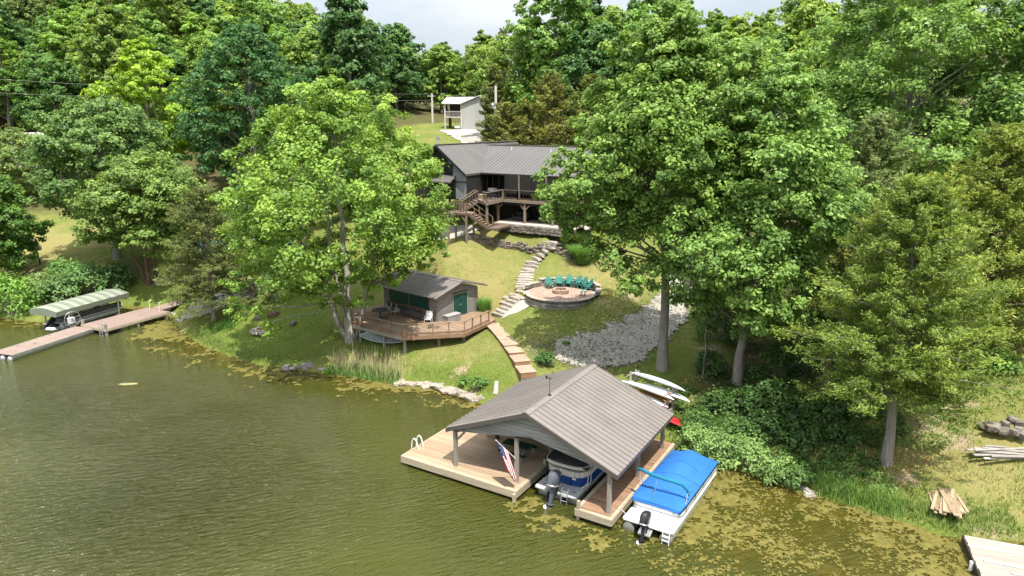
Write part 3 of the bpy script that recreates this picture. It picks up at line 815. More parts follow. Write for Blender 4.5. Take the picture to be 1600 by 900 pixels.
def tree(name, label, cat, p, meshes, color, rotz=0.0, scale=1.0, group=None, bcol=None):
    t = thing(name, label, cat, p, rotz, group)
    t.scale = (scale, scale, scale) if isinstance(scale, (int, float)) else scale
    tr = link('trunk', meshes[0], t)
    cr = link('crown', meshes[1], t); cr.color = (*color, 1)
    return t
def copy_thing(t, p, rotz, scale, label, color=None, group=None):
    """a copy of a thing with copies of its parts (mesh data shared)"""
    c = t.copy(); COL.objects.link(c); c.location = p; c.rotation_euler = (0, 0, rotz)
    c.scale = (scale, scale, scale) if isinstance(scale, (int, float)) else scale
    c['label'] = label
    if group: c['group'] = group
    for ch in t.children:
        d = ch.copy(); COL.objects.link(d); d.parent = c
        if color is not None: d.color = (*color, 1)
        for s in ch.children:
            e = s.copy(); COL.objects.link(e); e.parent = d
    return c

dome = lambda h: math.sqrt(max(0.02, 1 - (2 * h - 0.85) ** 2 / 1.45)) if h < 1 else 0.2
egg = lambda h: max(0.12, math.sin(math.pi * (0.16 + 0.80 * h)) ** 0.8)
tall = lambda h: max(0.16, (math.sin(math.pi * (0.22 + 0.74 * h))) ** 0.7 * (1.1 - 0.45 * h))

# -- trees near the camera, each grown on its own
p = Vector((-13.9, 56.9, ground(-13.9, 56.9)))
tree('sycamore_tree', 'large bright yellow-green sycamore with pale limbs beside the cabin deck', 'tree', p,
     broadleaf(101, 21.6, 4.6, 9.3, egg, 66, 18, 74, 0.29, 0.36, M_barkw, (-0.6, 0), stems=[(-4.6, 0.6, 12.5, 0.24), (3.6, 1.6, 14, 0.22), (-2.0, 2.0, 16, 0.2)],
               extra=[(6.4, 0.2, 8.8, 1.6), (7.7, .4, 7.9, 1.1), (-7.5, -2.0, 3.4, 1.7), (-5.5, -3.0, 2.6, 1.4), (-9.0, 0.5, 5.4, 1.8), (6.9, 0, 10.5, 1.9), (6.6, -.5, 12.8, 1.9), (6.4, 0, 15.2, 1.9), (-8.6, 0, 12, 1.9), (-8.9, 0, 9, 1.8), (-7.5, 0, 15.4, 1.8), (3.0, -1, 19.4, 1.7), (-3.4, 0, 20.0, 1.8), (-2, -2, 4.4, 1.5), (.4, -2.5, 5.6, 1.4), (-4.5, -1, 5.0, 1.6), (2.6, -1.5, 5.2, 1.4), (4.5, -.8, 5.7, 1.3), (1.0, -2.5, 4.4, 1.3), (5.9, 0, 6.9, 1.2), (3.4, 1, 7.4, 1.6), (2.0, 1.8, 5.6, 1.5), (4.4, -2.0, 6.2, 1.0), (-6.2, 1.0, 6.4, 1.8), (0, 2.0, 7.0, 1.8), (-2.5, 2.2, 6.4, 1.8)], br=(0.17, 0.27), shell=0.35, cut=lambda x, y, z, r: x - y * .3 > 1.0 and z - r < 4.9),
     (0.145, 0.215, 0.040))
p = Vector((11.2, 48.7, ground(11.2, 48.7)))
tree('oak_tree', 'tall green oak with bare lower trunk beside the gravel drive', 'tree', p,
     broadleaf(202, 25.0, 10.8, 5.3, tall, 30, 16, 74, 0.28, 0.37, M_bark, (-0.6, 0),
               extra=[(-7.6, -0.5, 12.2, 1.7), (-6.2, -1.5, 13.8, 1.9), (-6.8, 1.2, 15.0, 1.5), (-5.0, -1.0, 11.6, 1.9), (-4.6, -2.0, 15.6, 2.0), (-3.8, -1.4, 9.0, 1.7), (-2.7, -2.2, 7.8, 1.5), (-8.3, 0.4, 13.6, 1.3), (-6.3, -0.2, 10.4, 1.3), (-5.2, 0.8, 17.4, 1.8), (-4.2, 1.2, 19.6, 1.7), (-3.8, 0, 22.6, 1.3), (3.6, -1.2, 21.5, 1.6), (3.2, 0.8, 22.3, 1.2), (-0.5, 0, 24.9, 1.0), (0.5, -3.0, 13.0, 1.5)], br=(0.30, 0.42)),
     (0.125, 0.19, 0.042))
p = Vector((16.2, 46.7, ground(16.2, 46.7)))
tree('oak_tree', 'broad green oak with a dense rounded crown right of the bare-trunked oak', 'tree', p,
     broadleaf(303, 22.3, 5.2, 6.3, egg, 44, 18, 72, 0.28, 0.32, M_bark, (1.5, 0),
               extra=[(5.6, -1.0, 8.2, 1.8), (6.6, 0.5, 10.4, 1.7), (3.8, -2.0, 5.4, 1.5), (0, -3.0, 6.2, 1.7), (-2.0, -3.4, 9.6, 1.8), (6.9, 0.5, 13.0, 1.7)], br=(0.22, 0.34)),
     (0.13, 0.20, 0.048))
p = Vector((21.0, 63.0, ground(21.0, 63.0)))
tree('oak_tree', 'slender oak showing its top between the two oaks and the sky', 'tree', p,
     broadleaf(404, 21.8, 8, 4.6, tall, 26, 17, 64, 0.31, 0.36, M_bark, (-0.4, 0), br=(0.28, 0.40)), (0.115, 0.18, 0.04))
p = Vector((33.2, 59.5, ground(33.2, 59.5)))
tree('maple_tree', 'huge light green maple filling the upper right corner behind the cedars', 'tree', p,
     broadleaf(505, 29.5, 5.0, 9.8, egg, 62, 18, 72, 0.32, 0.45, M_bark, (0, 0), br=(0.18, 0.29)), (0.13, 0.20, 0.048))
p = Vector((41.5, 57.0, ground(41.5, 57.0)))
tree('maple_tree', 'dark green maple at the right edge beyond the olive cedars', 'tree', p,
     broadleaf(515, 26, 5.0, 8.0, egg, 30, 13, 46, 0.40, 0.40, M_bark, (0, 0), br=(0.2, 0.31)), (0.085, 0.145, 0.035))
CEDAR_C = (0.128, 0.1674, 0.0342)
p = Vector((21.2, 35.8, ground(21.2, 35.8)))
tree('cedar_tree', 'olive green cedar with thick grey trunk standing near the weedy shore', 'tree', p,
     cedar(606, 15.8, 4.0, 5.0, 160, 20, 40, 0.21, 0.30, M_bark, 0.72, 0.10, 0.3), CEDAR_C)
p = Vector((30.2, 43.0, ground(30.2, 43.0)))
tree('cedar_tree', 'tall olive cedar right of the thick-trunked shore cedar', 'tree', p,
     cedar(707, 14.8, 1.6, 4.8, 130, 20, 28, 0.24, 0.2, M_barkr, 0.7, 0.12), (0.1366, 0.1684, 0.0342))
p = Vector((35.8, 45.0, ground(35.8, 45.0)))
tree('cedar_tree', 'olive cedar cut off by the right edge of the view', 'tree', p,
     cedar(717, 15.5, 1.4, 4.8, 100, 19, 26, 0.25, 0.2, M_barkr, 0.7, 0.12), (0.1488, 0.1684, 0.0317))
p = Vector((26.4, 51.0, ground(26.4, 51.0)))
tree('cedar_tree', 'grey-green cedar between the broad oak and the huge maple', 'tree', p,
     cedar(727, 16.2, 2.0, 4.0, 110, 19, 26, 0.25, 0.2, M_barkr, 0.75, 0.2), (0.1342, 0.1647, 0.061))
p = Vector((26.0, 42.0, ground(26.0, 42.0)))
tree('cedar_tree', 'middle olive cedar behind the thick-trunked shore cedar', 'tree', p,
     cedar(737, 13.2, 2.2, 3.8, 100, 19, 28, 0.24, 0.2, M_barkr, 0.75, 0.15), (0.1403, 0.1647, 0.0317))
p = on_ground(1275, 636)
t = tree('cedar_tree', 'leaning half-bare cedar in the shade left of the shore cedar', 'tree', p,
     cedar(747, 12.5, 6.0, 2.3, 36, 10, 15, 0.34, 0.19, M_barkr, 0.8, 0.2), (0.10, 0.11, 0.03))
t.rotation_euler = (0, R_(9), 0)
for px, py, h, lb in [(1098, 590, 6.5, 'thin dead sapling left of the broad oak trunk'), (1385, 600, 5.0, 'thin dark sapling under the olive cedars')]:
    p = on_ground(px, py)
    tree('sapling', lb, 'tree', p, broadleaf(int(px), h, h * 0.55, 1.1, egg, 6, 6, 14, 0.3, 0.07, M_bark), (0.07, 0.12, 0.03))
# left bank
p = Vector((-29.3, 65.5, ground(-29.3, 65.5)))
tree('cedar_tree', 'olive cedar with grey trunk beside the gravel boat ramp', 'tree', p,
     cedar(808, 12.6, 1.9, 4.6, 100, 20, 28, 0.25, 0.24, M_bark, 0.62, 0.05, 0.35), (0.10, 0.118, 0.036))
p = Vector((-41.2, 76.4, ground(-41.2, 76.4)))
tree('locust_tree', 'light green spreading tree with forked red-brown trunk on the left lawn', 'tree', p,
     broadleaf(818, 14.6, 5.0, 6.2, dome, 28, 16, 60, 0.34, 0.22, M_barkr, (0.5, 0), stems=[(-2.2, 0, 7.0, 0.15), (1.6, 0.5, 8.0, 0.15)], br=(0.24, 0.36)), (0.13, 0.185, 0.046))
p = Vector((-48.8, 84.0, ground(-48.8, 84.0)))
tree('oak_tree', 'wide dark oak with drooping boughs shading the left field', 'tree', p,
     broadleaf(828, 19.0, 6.0, 8.0, dome, 46, 16, 56, 0.4, 0.4, M_bark, (0, 0), br=(0.2, 0.31)), (0.095, 0.15, 0.042))
p = Vector((-60.5, 79.0, ground(-60.5, 79.0)))
tree('oak_tree', 'green tree reaching in from the left edge above the field', 'tree', p,
     broadleaf(838, 12.5, 3.0, 5.4, dome, 26, 16, 54, 0.36, 0.25, M_bark, (0, 0), br=(0.24, 0.36)), (0.09, 0.155, 0.035))
p = Vector((-36.5, 100, ground(-36.5, 100)))
tree('walnut_tree', 'very dark bluish green round tree behind the bright sycamore', 'tree', p,
     broadleaf(848, 24.5, 4.0, 9.6, egg, 52, 15, 54, 0.44, 0.4, M_bark, (0, 0), br=(0.18, 0.28)), (0.05, 0.105, 0.032))
p = Vector((-56, 110, ground(-56, 110)))
tree('ash_tree', 'lime yellow-green tree standing out among dark trees on the left slope', 'tree', p,
     broadleaf(858, 23.0, 4.0, 7.2, egg, 44, 15, 54, 0.44, 0.35, M_bark, (0, 0), br=(0.2, 0.3)), (0.19, 0.27, 0.035))
# cedars behind the house
for k, (x, y, h, r_, c, lb) in enumerate([(5.2, 97, 14.0, 5.2, (0.12, 0.125, 0.03), 'wide olive cedar directly behind the house roof'), (-0.8, 99, 9.5, 3.6, (0.125, 0.135, 0.035), 'low olive cedar between the house roof and the white garage'), (-2.9, 116, 12.5, 2.6, (0.12, 0.14, 0.04), 'narrow cedar partly hiding the white garage wall'), (11, 100, 13.5, 4.5, (0.10, 0.12, 0.03), 'olive cedar right of the wide one behind the house')]):
    tree('cedar_tree', lb, 'tree', Vector((x, y, ground(x, y))), cedar(900 + k, h, 0.6, r_, 80, 13, 14, 0.5, 0.2, M_barkr, 0.65, 0.25), c)

# -- the wooded hillside: six grown kinds, every tree a copy of its own
kinds = [broadleaf(1000 + k, H, cb, R, pf, nb, 11, 46, 0.50, 0.32, M_bark, br=(0.22, 0.34)) for k, (H, cb, R, pf, nb) in enumerate(
    [(19, 4, 7.0, egg, 32), (21, 5, 6.4, tall, 30), (17, 3, 7.4, dome, 32), (20, 4, 6.0, egg, 28), (23, 6, 6.6, tall, 30), (16, 3, 6.0, dome, 26)])]
ever = [cedar(1100 + k, H, 0.8, R, 70, 10, 12, 0.62, 0.2, M_barkr, 0.7, 0.25) for k, (H, R) in enumerate([(13, 3.6), (16, 3.4)])]
TONES = [((0.106, 0.177, 0.036), 'mid green'), ((0.076, 0.137, 0.034), 'dark green'), ((0.151, 0.224, 0.045), 'light green'), ((0.14, 0.185, 0.054), 'grey-green'), ((0.067, 0.125, 0.038), 'deep green'), ((0.151, 0.207, 0.04), 'yellow-green'), ((0.123, 0.199, 0.045), 'fresh green'), ((0.129, 0.19, 0.039), 'bright green')]
CROWNS = ['rounded', 'tall', 'spreading', 'egg-shaped', 'towering', 'low domed']
def place_words(px, D):
    col = 'above the left field' if px < 170 else 'above the lime tree' if px < 330 else 'above the dark walnut' if px < 500 else 'above the sycamore' if px < 640 else 'above the white garage' if px < 770 else 'above the house roof' if px < 900 else 'behind the bare-trunked oak' if px < 1120 else 'behind the broad oak' if px < 1300 else 'behind the huge maple'
    row = 'at the wood edge' if D < 132 else 'low on the slope' if D < 158 else 'half way up the slope' if D < 188 else 'high on the slope' if D < 215 else 'on the wooded ridge'
    return row + ' ' + col
protos = {}
fr = random.Random(42)
cells = []
y = 100.0
while y < 262:
    st = 8.6 + (y - 100) * 0.026
    xl, xr = -0.80 * y - 6, 0.55 * y + 4
    x = xl + fr.uniform(0, st)
    while x < xr:
        cells.append((x + fr.uniform(-2, 2), y + fr.uniform(-2.2, 2.2))); x += st * fr.uniform(0.9, 1.2)
    y += st * 0.92
def clear_(x, y):
    if -15.5 < x < 2 and y < 141: return False             # lawn and drive before the garage
    if -23 < x < 8 and 126 < y < 150: return False
    if -30 < x < 18 and y < 106: return False
    if x < -52 and y < 124 + 0.1 * (-x - 52): return False  # the left field and the house there
    if -52 <= x < -20 and y < 112: return math.hypot(x + 36, y - 101) > 11 and y > 104
    if math.hypot(x + 56, y - 110) < 10: return False
    if x > 14 and y < 84: return False
    return True
cells = [c for c in cells if clear_(*c)]
zs = ground_np(cells)
n_w = 0; used = {}
for (x, y), z in zip(cells, zs):
    px = 800 + FPX * x / (y * _cp)
    D = math.hypot(x, y)
    if px > 1330 and y > 120: continue
    if 605 < px < 775 and y < 158: continue        # the lawn, drive and garage stay in view
    ev = fr.random() < (0.16 if -20 < x < 60 and y < 175 else 0.05)
    tone, tw = (fr.choice([(0.105, 0.12, 0.032), (0.12, 0.125, 0.045)]), 'olive') if ev else fr.choice(TONES)
    jit = fr.uniform(0.85, 1.15); tone = tuple(c * jit for c in tone)
    ki = fr.randrange(2) if ev else fr.randrange(6)
    s = fr.uniform(0.85, 1.22)
    if y > 195: s *= 0.66
    elif y > 160 and 470 < px < 1330: s *= 0.86
    if px > 800 and y > 140: s *= 0.85
    sc = (s * fr.uniform(0.92, 1.1), s * fr.uniform(0.92, 1.1), s * fr.uniform(0.9, 1.12))
    words = ('olive evergreen ' if ev else tw + ' ' + CROWNS[ki] + ' broadleaf tree ') + place_words(px, D)
    key = (ev, ki)
    nm = 'evergreen_tree' if ev else 'broadleaf_tree'
    if key not in protos:
        o_ = protos[key] = tree(nm, words, 'tree', (x, y, z - 0.2), (ever if ev else kinds)[ki], tone, fr.uniform(0, 6.28), sc, 'trees of the wooded hillside')
    else:
        o_ = copy_thing(protos[key], (x, y, z - 0.2), fr.uniform(0, 6.28), sc, words, tone, 'trees of the wooded hillside')
    n_w += 1; used.setdefault(words, []).append((px, o_))
for words, L in used.items():        # alike trees in the same stretch of slope: told apart by their order
    if len(L) > 1:
        for k, (px, o_) in enumerate(sorted(L, key=lambda q: q[0])):
            o_['label'] = words + (', ' + ('left one' if k == 0 else 'right one') if len(L) == 2 else ', ' + ['leftmost', 'second', 'third', 'fourth', 'fifth', 'sixth', 'seventh'][k] + ('' if k == 0 else ' from left'))
for x, y, ki, s, tone, lb in [(-80, 112, 2, .72, TONES[3][0], 'grey-green tree in front of the pale neighbour house'), (-92, 113, 5, .75, TONES[6][0], 'fresh green tree left of the pale neighbour house'), (-73, 118, 0, .7, TONES[0][0], 'mid green tree right of the pale neighbour house')]:
    copy_thing(protos[(False, ki)], (x, y, ground(x, y) - .2), x, s, lb, tone, 'trees of the wooded hillside')

for x, y, ki, s, tone, lb in [(-25, 73, 5, .52, TONES[1][0], 'small dark tree between the ramp cedar and the sycamore'), (-29, 80, 0, .55, TONES[4][0], 'deep green tree behind the gravel ramp'), (-21, 80, 2, .5, TONES[1][0], 'dark spreading tree behind the sycamore crown'), (-16.5, 77, 5, .42, TONES[4][0], 'low deep green tree behind the right half of the sycamore'), (-20, 92, 3, .7, TONES[0][0], 'mid green tree up the slope behind the sycamore')]:
    copy_thing(protos[(False, ki)], (x, y, ground(x, y) - .2), x, s, lb, tone, 'trees behind the sycamore')
# ------------------------------------------------------------------ boathouse
OB = (0.2065, 33.58, 0.0)
bh = thing('boathouse', 'open boathouse with wide brown metal gable roof over the dock', 'boathouse', OB, ROT_B)
RX, RZ, EZ, XL, XR, Y0, Y1 = 0.33, 5.05, 2.95, -4.9, 5.56, 0.42, 9.05
def roof_pair(parent, RX, RZ, EZ, XL, XR, Y0, Y1, pw, mat, matdk, th=0.10, cap=0.22, rise=0.065):
    """ridge along y: sheathing slabs as the roof, standing-seam panels and ridge cap as its children"""
    m = MB()
    for X in (XL, XR):
        m.prism([(RX, Y0, RZ), (X, Y0, EZ), (X, Y0, EZ - th), (RX, Y0, RZ - th)], (0, Y1 - Y0, 0))
    roof = m.build('roof', matdk, parent)
    n = int(round((Y1 - Y0) / pw)); w = (Y1 - Y0) / n
    for X in (XL, XR):
        sgn = 1 if X > RX else -1
        prof = [(0.012, 0.004), (w - 0.075, 0.004), (w - 0.065, rise), (w - 0.022, rise), (w - 0.014, 0.004), (w - 0.014, -0.004), (0.012, -0.004)]
        ov = 0.05 * sgn
        r0 = [(RX + 0.02 * sgn, y_, RZ - 0.008 + z_ + 0.012) for y_, z_ in prof]
        k = (RZ - EZ) / (XR - RX if sgn > 0 else RX - XL)
        r1 = [(X + ov, y_, EZ - abs(ov) * k + z_ + 0.008) for y_, z_ in prof]
        me = MB().loft([r0, r1]).mesh('roof_panel', mat)
        for i in range(n):
            link('roof_panel', me, roof, (0, Y0 + i * w, 0))
    k1 = (RZ - EZ) / (XR - RX); k0 = (RZ - EZ) / (RX - XL)
    c = MB()
    c.prism([(RX, Y0 - 0.02, RZ + 0.07), (RX + cap, Y0 - 0.02, RZ - cap * k1 + 0.07), (RX + cap, Y0 - 0.02, RZ - cap * k1 + 0.03), (RX, Y0 - 0.02, RZ + 0.03)], (0, Y1 - Y0 + 0.04, 0))
    c.prism([(RX, Y0 - 0.02, RZ + 0.07), (RX - cap, Y0 - 0.02, RZ - cap * k0 + 0.07), (RX - cap, Y0 - 0.02, RZ - cap * k0 + 0.03), (RX, Y0 - 0.02, RZ + 0.03)], (0, Y1 - Y0 + 0.04, 0))
    c.build('ridge_cap', mat, roof)
    return roof
roof = roof_pair(bh, RX, RZ, EZ, XL, XR, Y0, Y1, 0.41, M_roof, M_roofdk)
for X in (XL, XR):
    for Y in (Y0 - 0.025, Y1 + 0.025):
        MB().prism([(RX, Y - 0.02, RZ + 0.0), (X, Y - 0.02, EZ + 0.0), (X, Y - 0.02, EZ - 0.24), (RX, Y - 0.02, RZ - 0.24)], (0, 0.04, 0)).build('rake_board', M_roofdk, roof)
for X in (XL, XR): MB().span((X - 0.03, Y0, EZ - 0.26), (X + 0.03, Y1, EZ - 0.02)).build('eave_board', M_roofdk, roof)
# gable siding, board by board, cut to the scissor shape
for face_y in (0.80, 8.72):
    gw = MB()
    for s, X in ((-1, -4.55), (1, 5.2)):
        gw.beam((RX, face_y + 0.14, 3.55), (X, face_y + 0.14, 2.74), 0.10, 0.18)
    gw = gw.build('gable_wall', M_grey, bh)
    z = 2.72; kL = (RX - XL) / (RZ - EZ); kR = (XR - RX) / (RZ - EZ)
    while z < 4.75:
        z2 = min(z + 0.215, 4.78)
        def xs(zz):
            top = (RX - (RZ - 0.2 - zz) * kL + 0.04, RX + (RZ - 0.2 - zz) * kR - 0.04)
            hole = None
            if zz < 3.5:
                t = (3.5 - zz) / (3.5 - 2.70); hole = (RX - 4.72 * t, RX + 4.87 * t)
            return top, hole
        (a0, b0), h0 = xs(z); (a1, b1), h1 = xs(z2)
        quads = []
        if h0 and h1: quads = [[a0, h0[0], h1[0], a1], [h0[1], b0, b1, h1[1]]]
        elif h0: quads = [[a0, h0[0], RX, a1], [h0[1], b0, b1, RX]]
        else: quads = [[a0, b0, b1, a1]]
        for q in quads:
            if q[1] - q[0] < 0.03 and q[2] - q[3] < 0.03: continue
            pl = [(q[0], 0, z + 0.006), (q[1], 0, z + 0.006), (q[2], -0.012, z2 - 0.006), (q[3], -0.012, z2 - 0.006)]
            link('siding_board', MB().prism(pl, (0, 0.05, 0)).mesh('siding_board', M_grey), gw, (0, face_y, 0))
        z = z2
for x, y in [(5.12, .62), (-4.42, .66), (-.50, .93), (5.0, 8.95), (5.0, 4.9), (-4.42, 4.9), (-4.42, 8.8), (-.50, 8.8), (-.5, 4.9)]:
    top = 2.82 if abs(x) > 3 else 3.2
    po = piece('post', M_post, bh, (x, y, (0.3 + top) / 2), (0.19, 0.19, top - 0.3))
    if x < -3:
        beam_piece('knee_brace', M_post, bh, (x - math.copysign(0.05, x), y, top - 0.62), (x - math.copysign(0.62, x), y, top + 0.02), 0.1, 0.12)
rb = MB()
for x, z in ((-4.42, 2.72), (-0.5, 3.3), (5.05, 2.72)): rb.span((x - .07, 0.95, z - .12), (x + .07, 8.7, z + .1))
for y in np.arange(1.6, 8.6, 1.2):
    rb.beam((RX, y, 3.5), (-4.5, y, 2.72), .05, .14); rb.beam((RX, y, 3.5), (5.1, y, 2.72), .05, .14)
rb.build('roof_truss', M_dark, bh)
# whip antenna on the ridge
an = thing('weather_vane', 'thin dark mast standing on the boathouse ridge', 'mast', (OB[0], OB[1], 0), ROT_B)
an.location = Vector(OB) + Matrix.Rotation(ROT_B, 3, 'Z') @ Vector((RX, 3.1, RZ + 0.05))
MB().tube([(0, 0, 0), (0, 0, 1.15)], 0.016, 5).build('mast', M_black, an)
MB().beam((-.2, .05, .98), (.2, -.05, 1.02), .02, .03).prism([(-.3, .07, .92), (-.18, .05, .94), (-.18, .05, 1.06), (-.3, .07, 1.1)], (0.01, .02, 0)).build('arrow', M_black, an)
MB().box((0, 0, .02), (.16, .16, .06)).build('base', M_black, an)

# ------------------------------------------------------------------ boathouse dock
dk = thing('dock', 'large tan plank dock with a slip under the boathouse roof', 'dock', OB, ROT_B)
DZ = 0.60
def plank_row(parent, x0, x1, y0, y1, w, mat, z=DZ, r=rnd):
    n = int(round((y1 - y0) / w)); w = (y1 - y0) / n
    for i in range(n):
        e0, e1 = r.uniform(-.012, .012), r.uniform(-.012, .012)
        piece('plank', mat, parent, ((x0 + e0 + x1 + e1) / 2, y0 + (i + .5) * w, z - 0.02 + r.uniform(-.003, .003)), (x1 + e1 - x0 - e0, w - 0.014, 0.04))
plank_row(dk, -7.9, -0.22, 0.16, 8.9, 0.152, M_plank)
plank_row(dk, 3.68, 5.32, 0.30, 9.95, 0.152, M_plank2)
plank_row(dk, -0.2, 3.66, 8.95, 10.1, 0.152, M_plank2)
# pale rim boards
for a, b in [((-7.9, 0.0, .57), (0.0, 0.15, .612)), ((-0.205, .16, .575), (0.0, 8.9, .612)), ((3.50, .15, .575), (3.665, 8.9, .612)), ((3.50, .13, .575), (5.48, .29, .612)), ((5.335, .30, .575), (5.48, 9.95, .612))]:
    piece('rim_board', M_rim, dk, [(p + q) / 2 for p, q in zip(a, b)], [q - p for p, q in zip(a, b)])
for a, b in [((-7.92, -0.05, .20), (0.02, -0.004, .60)), ((0.004, -0.05, .20), (0.05, 8.9, .60)), ((-7.96, -.04, .22), (-7.906, 8.9, .60)), ((3.48, .08, .24), (5.50, .126, .60)), ((5.484, .13, .24), (5.53, 9.95, .60)), ((3.45, .1, .24), (3.495, 8.9, .60))]:
    piece('fascia_board', M_rim, dk, [(p + q) / 2 for p, q in zip(a, b)], [q - p for p, q in zip(a, b)])
fl = MB()
for x0, x1, y0, y1 in ((-7.7, -.3, .2, 8.8), (3.6, 5.3, .3, 9.8)): fl.span((x0, y0, -.1), (x1, y1, .5))
fl.build('float', M_black, dk)
for x, y, h in [(3.62, .22, 1.05), (-.12, 3.5, .95), (-.12, 6.5, .95), (-0.03, -.12, .5)]:
    piece('mooring_post', M_rim, dk, (x, y, h / 2 - .1), (.15, .15, h + .2))
sl_ = MB()
for y in (1.15, 1.62):
    pts = [(-7.55, y, .6)] + [(-7.62 - .34 * (1 - math.cos(t)) * 0.7, y, .62 + .62 * math.sin(t)) for t in np.linspace(0.35, 2.6, 9)] + [(-8.12, y, .45), (-8.12, y, -.5)]
    sl_.tube(pts, .035, 6)
for z in (.35, .1, -.2): sl_.tube([(-8.12, 1.15, z), (-8.12, 1.62, z)], .025, 5)
sl_.build('swim_ladder', M_white, dk, True)
def dockpt(s, t, z): return Vector(OB) + Matrix.Rotation(ROT_B, 3, 'Z') @ Vector((s, t, z))
# dock box
t = thing('storage_crate', 'small ochre crate in the shade at the back of the dock', 'crate', dockpt(-4.6, 4.9, DZ), ROT_B)
m = MB()
for z in (.06, .2, .34):
    for y in (-.24, .24): m.box((0, y, z), (.6, .03, .11))
    for x in (-.3, .3): m.box((x, 0, z), (.03, .5, .11))
m.build('slats', M_tanboard, t); MB().box((0, 0, .42), (.64, .54, .03)).build('lid', M_tanboard, t)

# picnic table
t = thing('picnic_table', 'dark green picnic table with pale metal legs under the boathouse roof', 'picnic table', dockpt(-2.0, 3.6, DZ), ROT_B)
def slats(parent, nm, x0, x1, y0, y1, z, n, mat):
    top = MB().span((x0 + .1, y0 + .03, z - .06), (x1 - .1, y1 - .03, z - .035)).build(nm, mat, parent)
    w = (y1 - y0) / n
    for i in range(n): piece('slat', mat, top, ((x0 + x1) / 2, y0 + (i + .5) * w, z - .015), (x1 - x0, w - .012, .035))
slats(t, 'tabletop', -.92, .92, -.38, .38, .76, 5, M_green)
slats(t, 'bench', -.92, .92, -.85, -.57, .46, 2, M_green)
slats(t, 'bench', -.92, .92, .57, .85, .46, 2, M_green)
for x in (-.62, .62):
    MB().tube([(x, -.72, .0), (x, -.74, .4), (x, -.3, .68), (x, .3, .68), (x, .74, .4), (x, .72, 0)], .028, 6).tube([(x, -.74, .4), (x, .74, .4)], .022, 5).build('leg_frame', M_steel, t, True)

# flag on a slanted staff at the middle post
t = thing('flag', 'striped flag with starred blue canton hanging from a slanted pole on the boathouse post', 'flag', dockpt(-.5, .80, 2.05), ROT_B)
tip = Vector((-.62, -.95, 1.3))
MB().tube([(0, 0, 0), tip], [.022, .015], 6).tube([tip, tip + Vector((-.03, -.03, .05))], .03, 6).build('pole', M_white, t, True)
cl = MB(); nu, nv = 22, 26
d_h = (Vector((0, 0, 0)) - tip).normalized()
pts = []
for i in range(nu + 1):
    u_ = i / nu
    for j in range(nv + 1):
        v_ = j / nv
        hoist = tip + d_h * (0.04 + 1.0 * v_)
        fall = Vector((0.62, -0.10, -1.36)) * u_ * 1.12
        fold = math.sin(v_ * 17 + u_ * 2.2) * 0.055 * (0.3 + u_) + math.sin(v_ * 7 - u_ * 3) * .05 * u_
        pull = Vector((0.30, 0.12, 0.02)) * (0.5 - v_) * u_ * 0.35      # cloth gathers as it falls
        pts.append(hoist + fall + pull + Vector((0.35, -1, 0)) * fold)
def cell(i, j):
    if i < nu * 0.42 and j < nv * 7 / 13: return 2
    return int(j / (nv / 13)) % 2
for i in range(nu):
    for j in range(nv):
        a = i * (nv + 1) + j
        cl.mi = cell(i, j)
        cl._add([pts[a], pts[a + 1], pts[a + nv + 2], pts[a + nv + 1]], [(0, 1, 2, 3)])
me = bpy.data.meshes.new('cloth'); me.from_pydata(cl.v, [], cl.f)
for m_ in (M_fred, M_fwhite, M_fblue): me.materials.append(m_)
me.polygons.foreach_set('material_index', cl.m)
cloth = link('cloth', me, t)
so_ = cloth.modifiers.new('thick', 'SOLIDIFY'); so_.thickness = 0.006
st = MB()
for i in range(6):
    for j in range(5):
        a = int((.6 + i * 1.4) / 9 * nu * .95) * (nv + 1) + int((.8 + j * 1.25) * nv / 13 + .5)
        c = Vector(pts[a]) + Vector((0.1, -.02, .01))
        c = Vector(pts[a])
        for s_ in (-1, 1): st.box(c + Vector((.35, -1, 0)).normalized() * .008 * s_, (.035, .006, .035), rz=.3)
st.build('stars', M_fwhite, cloth)

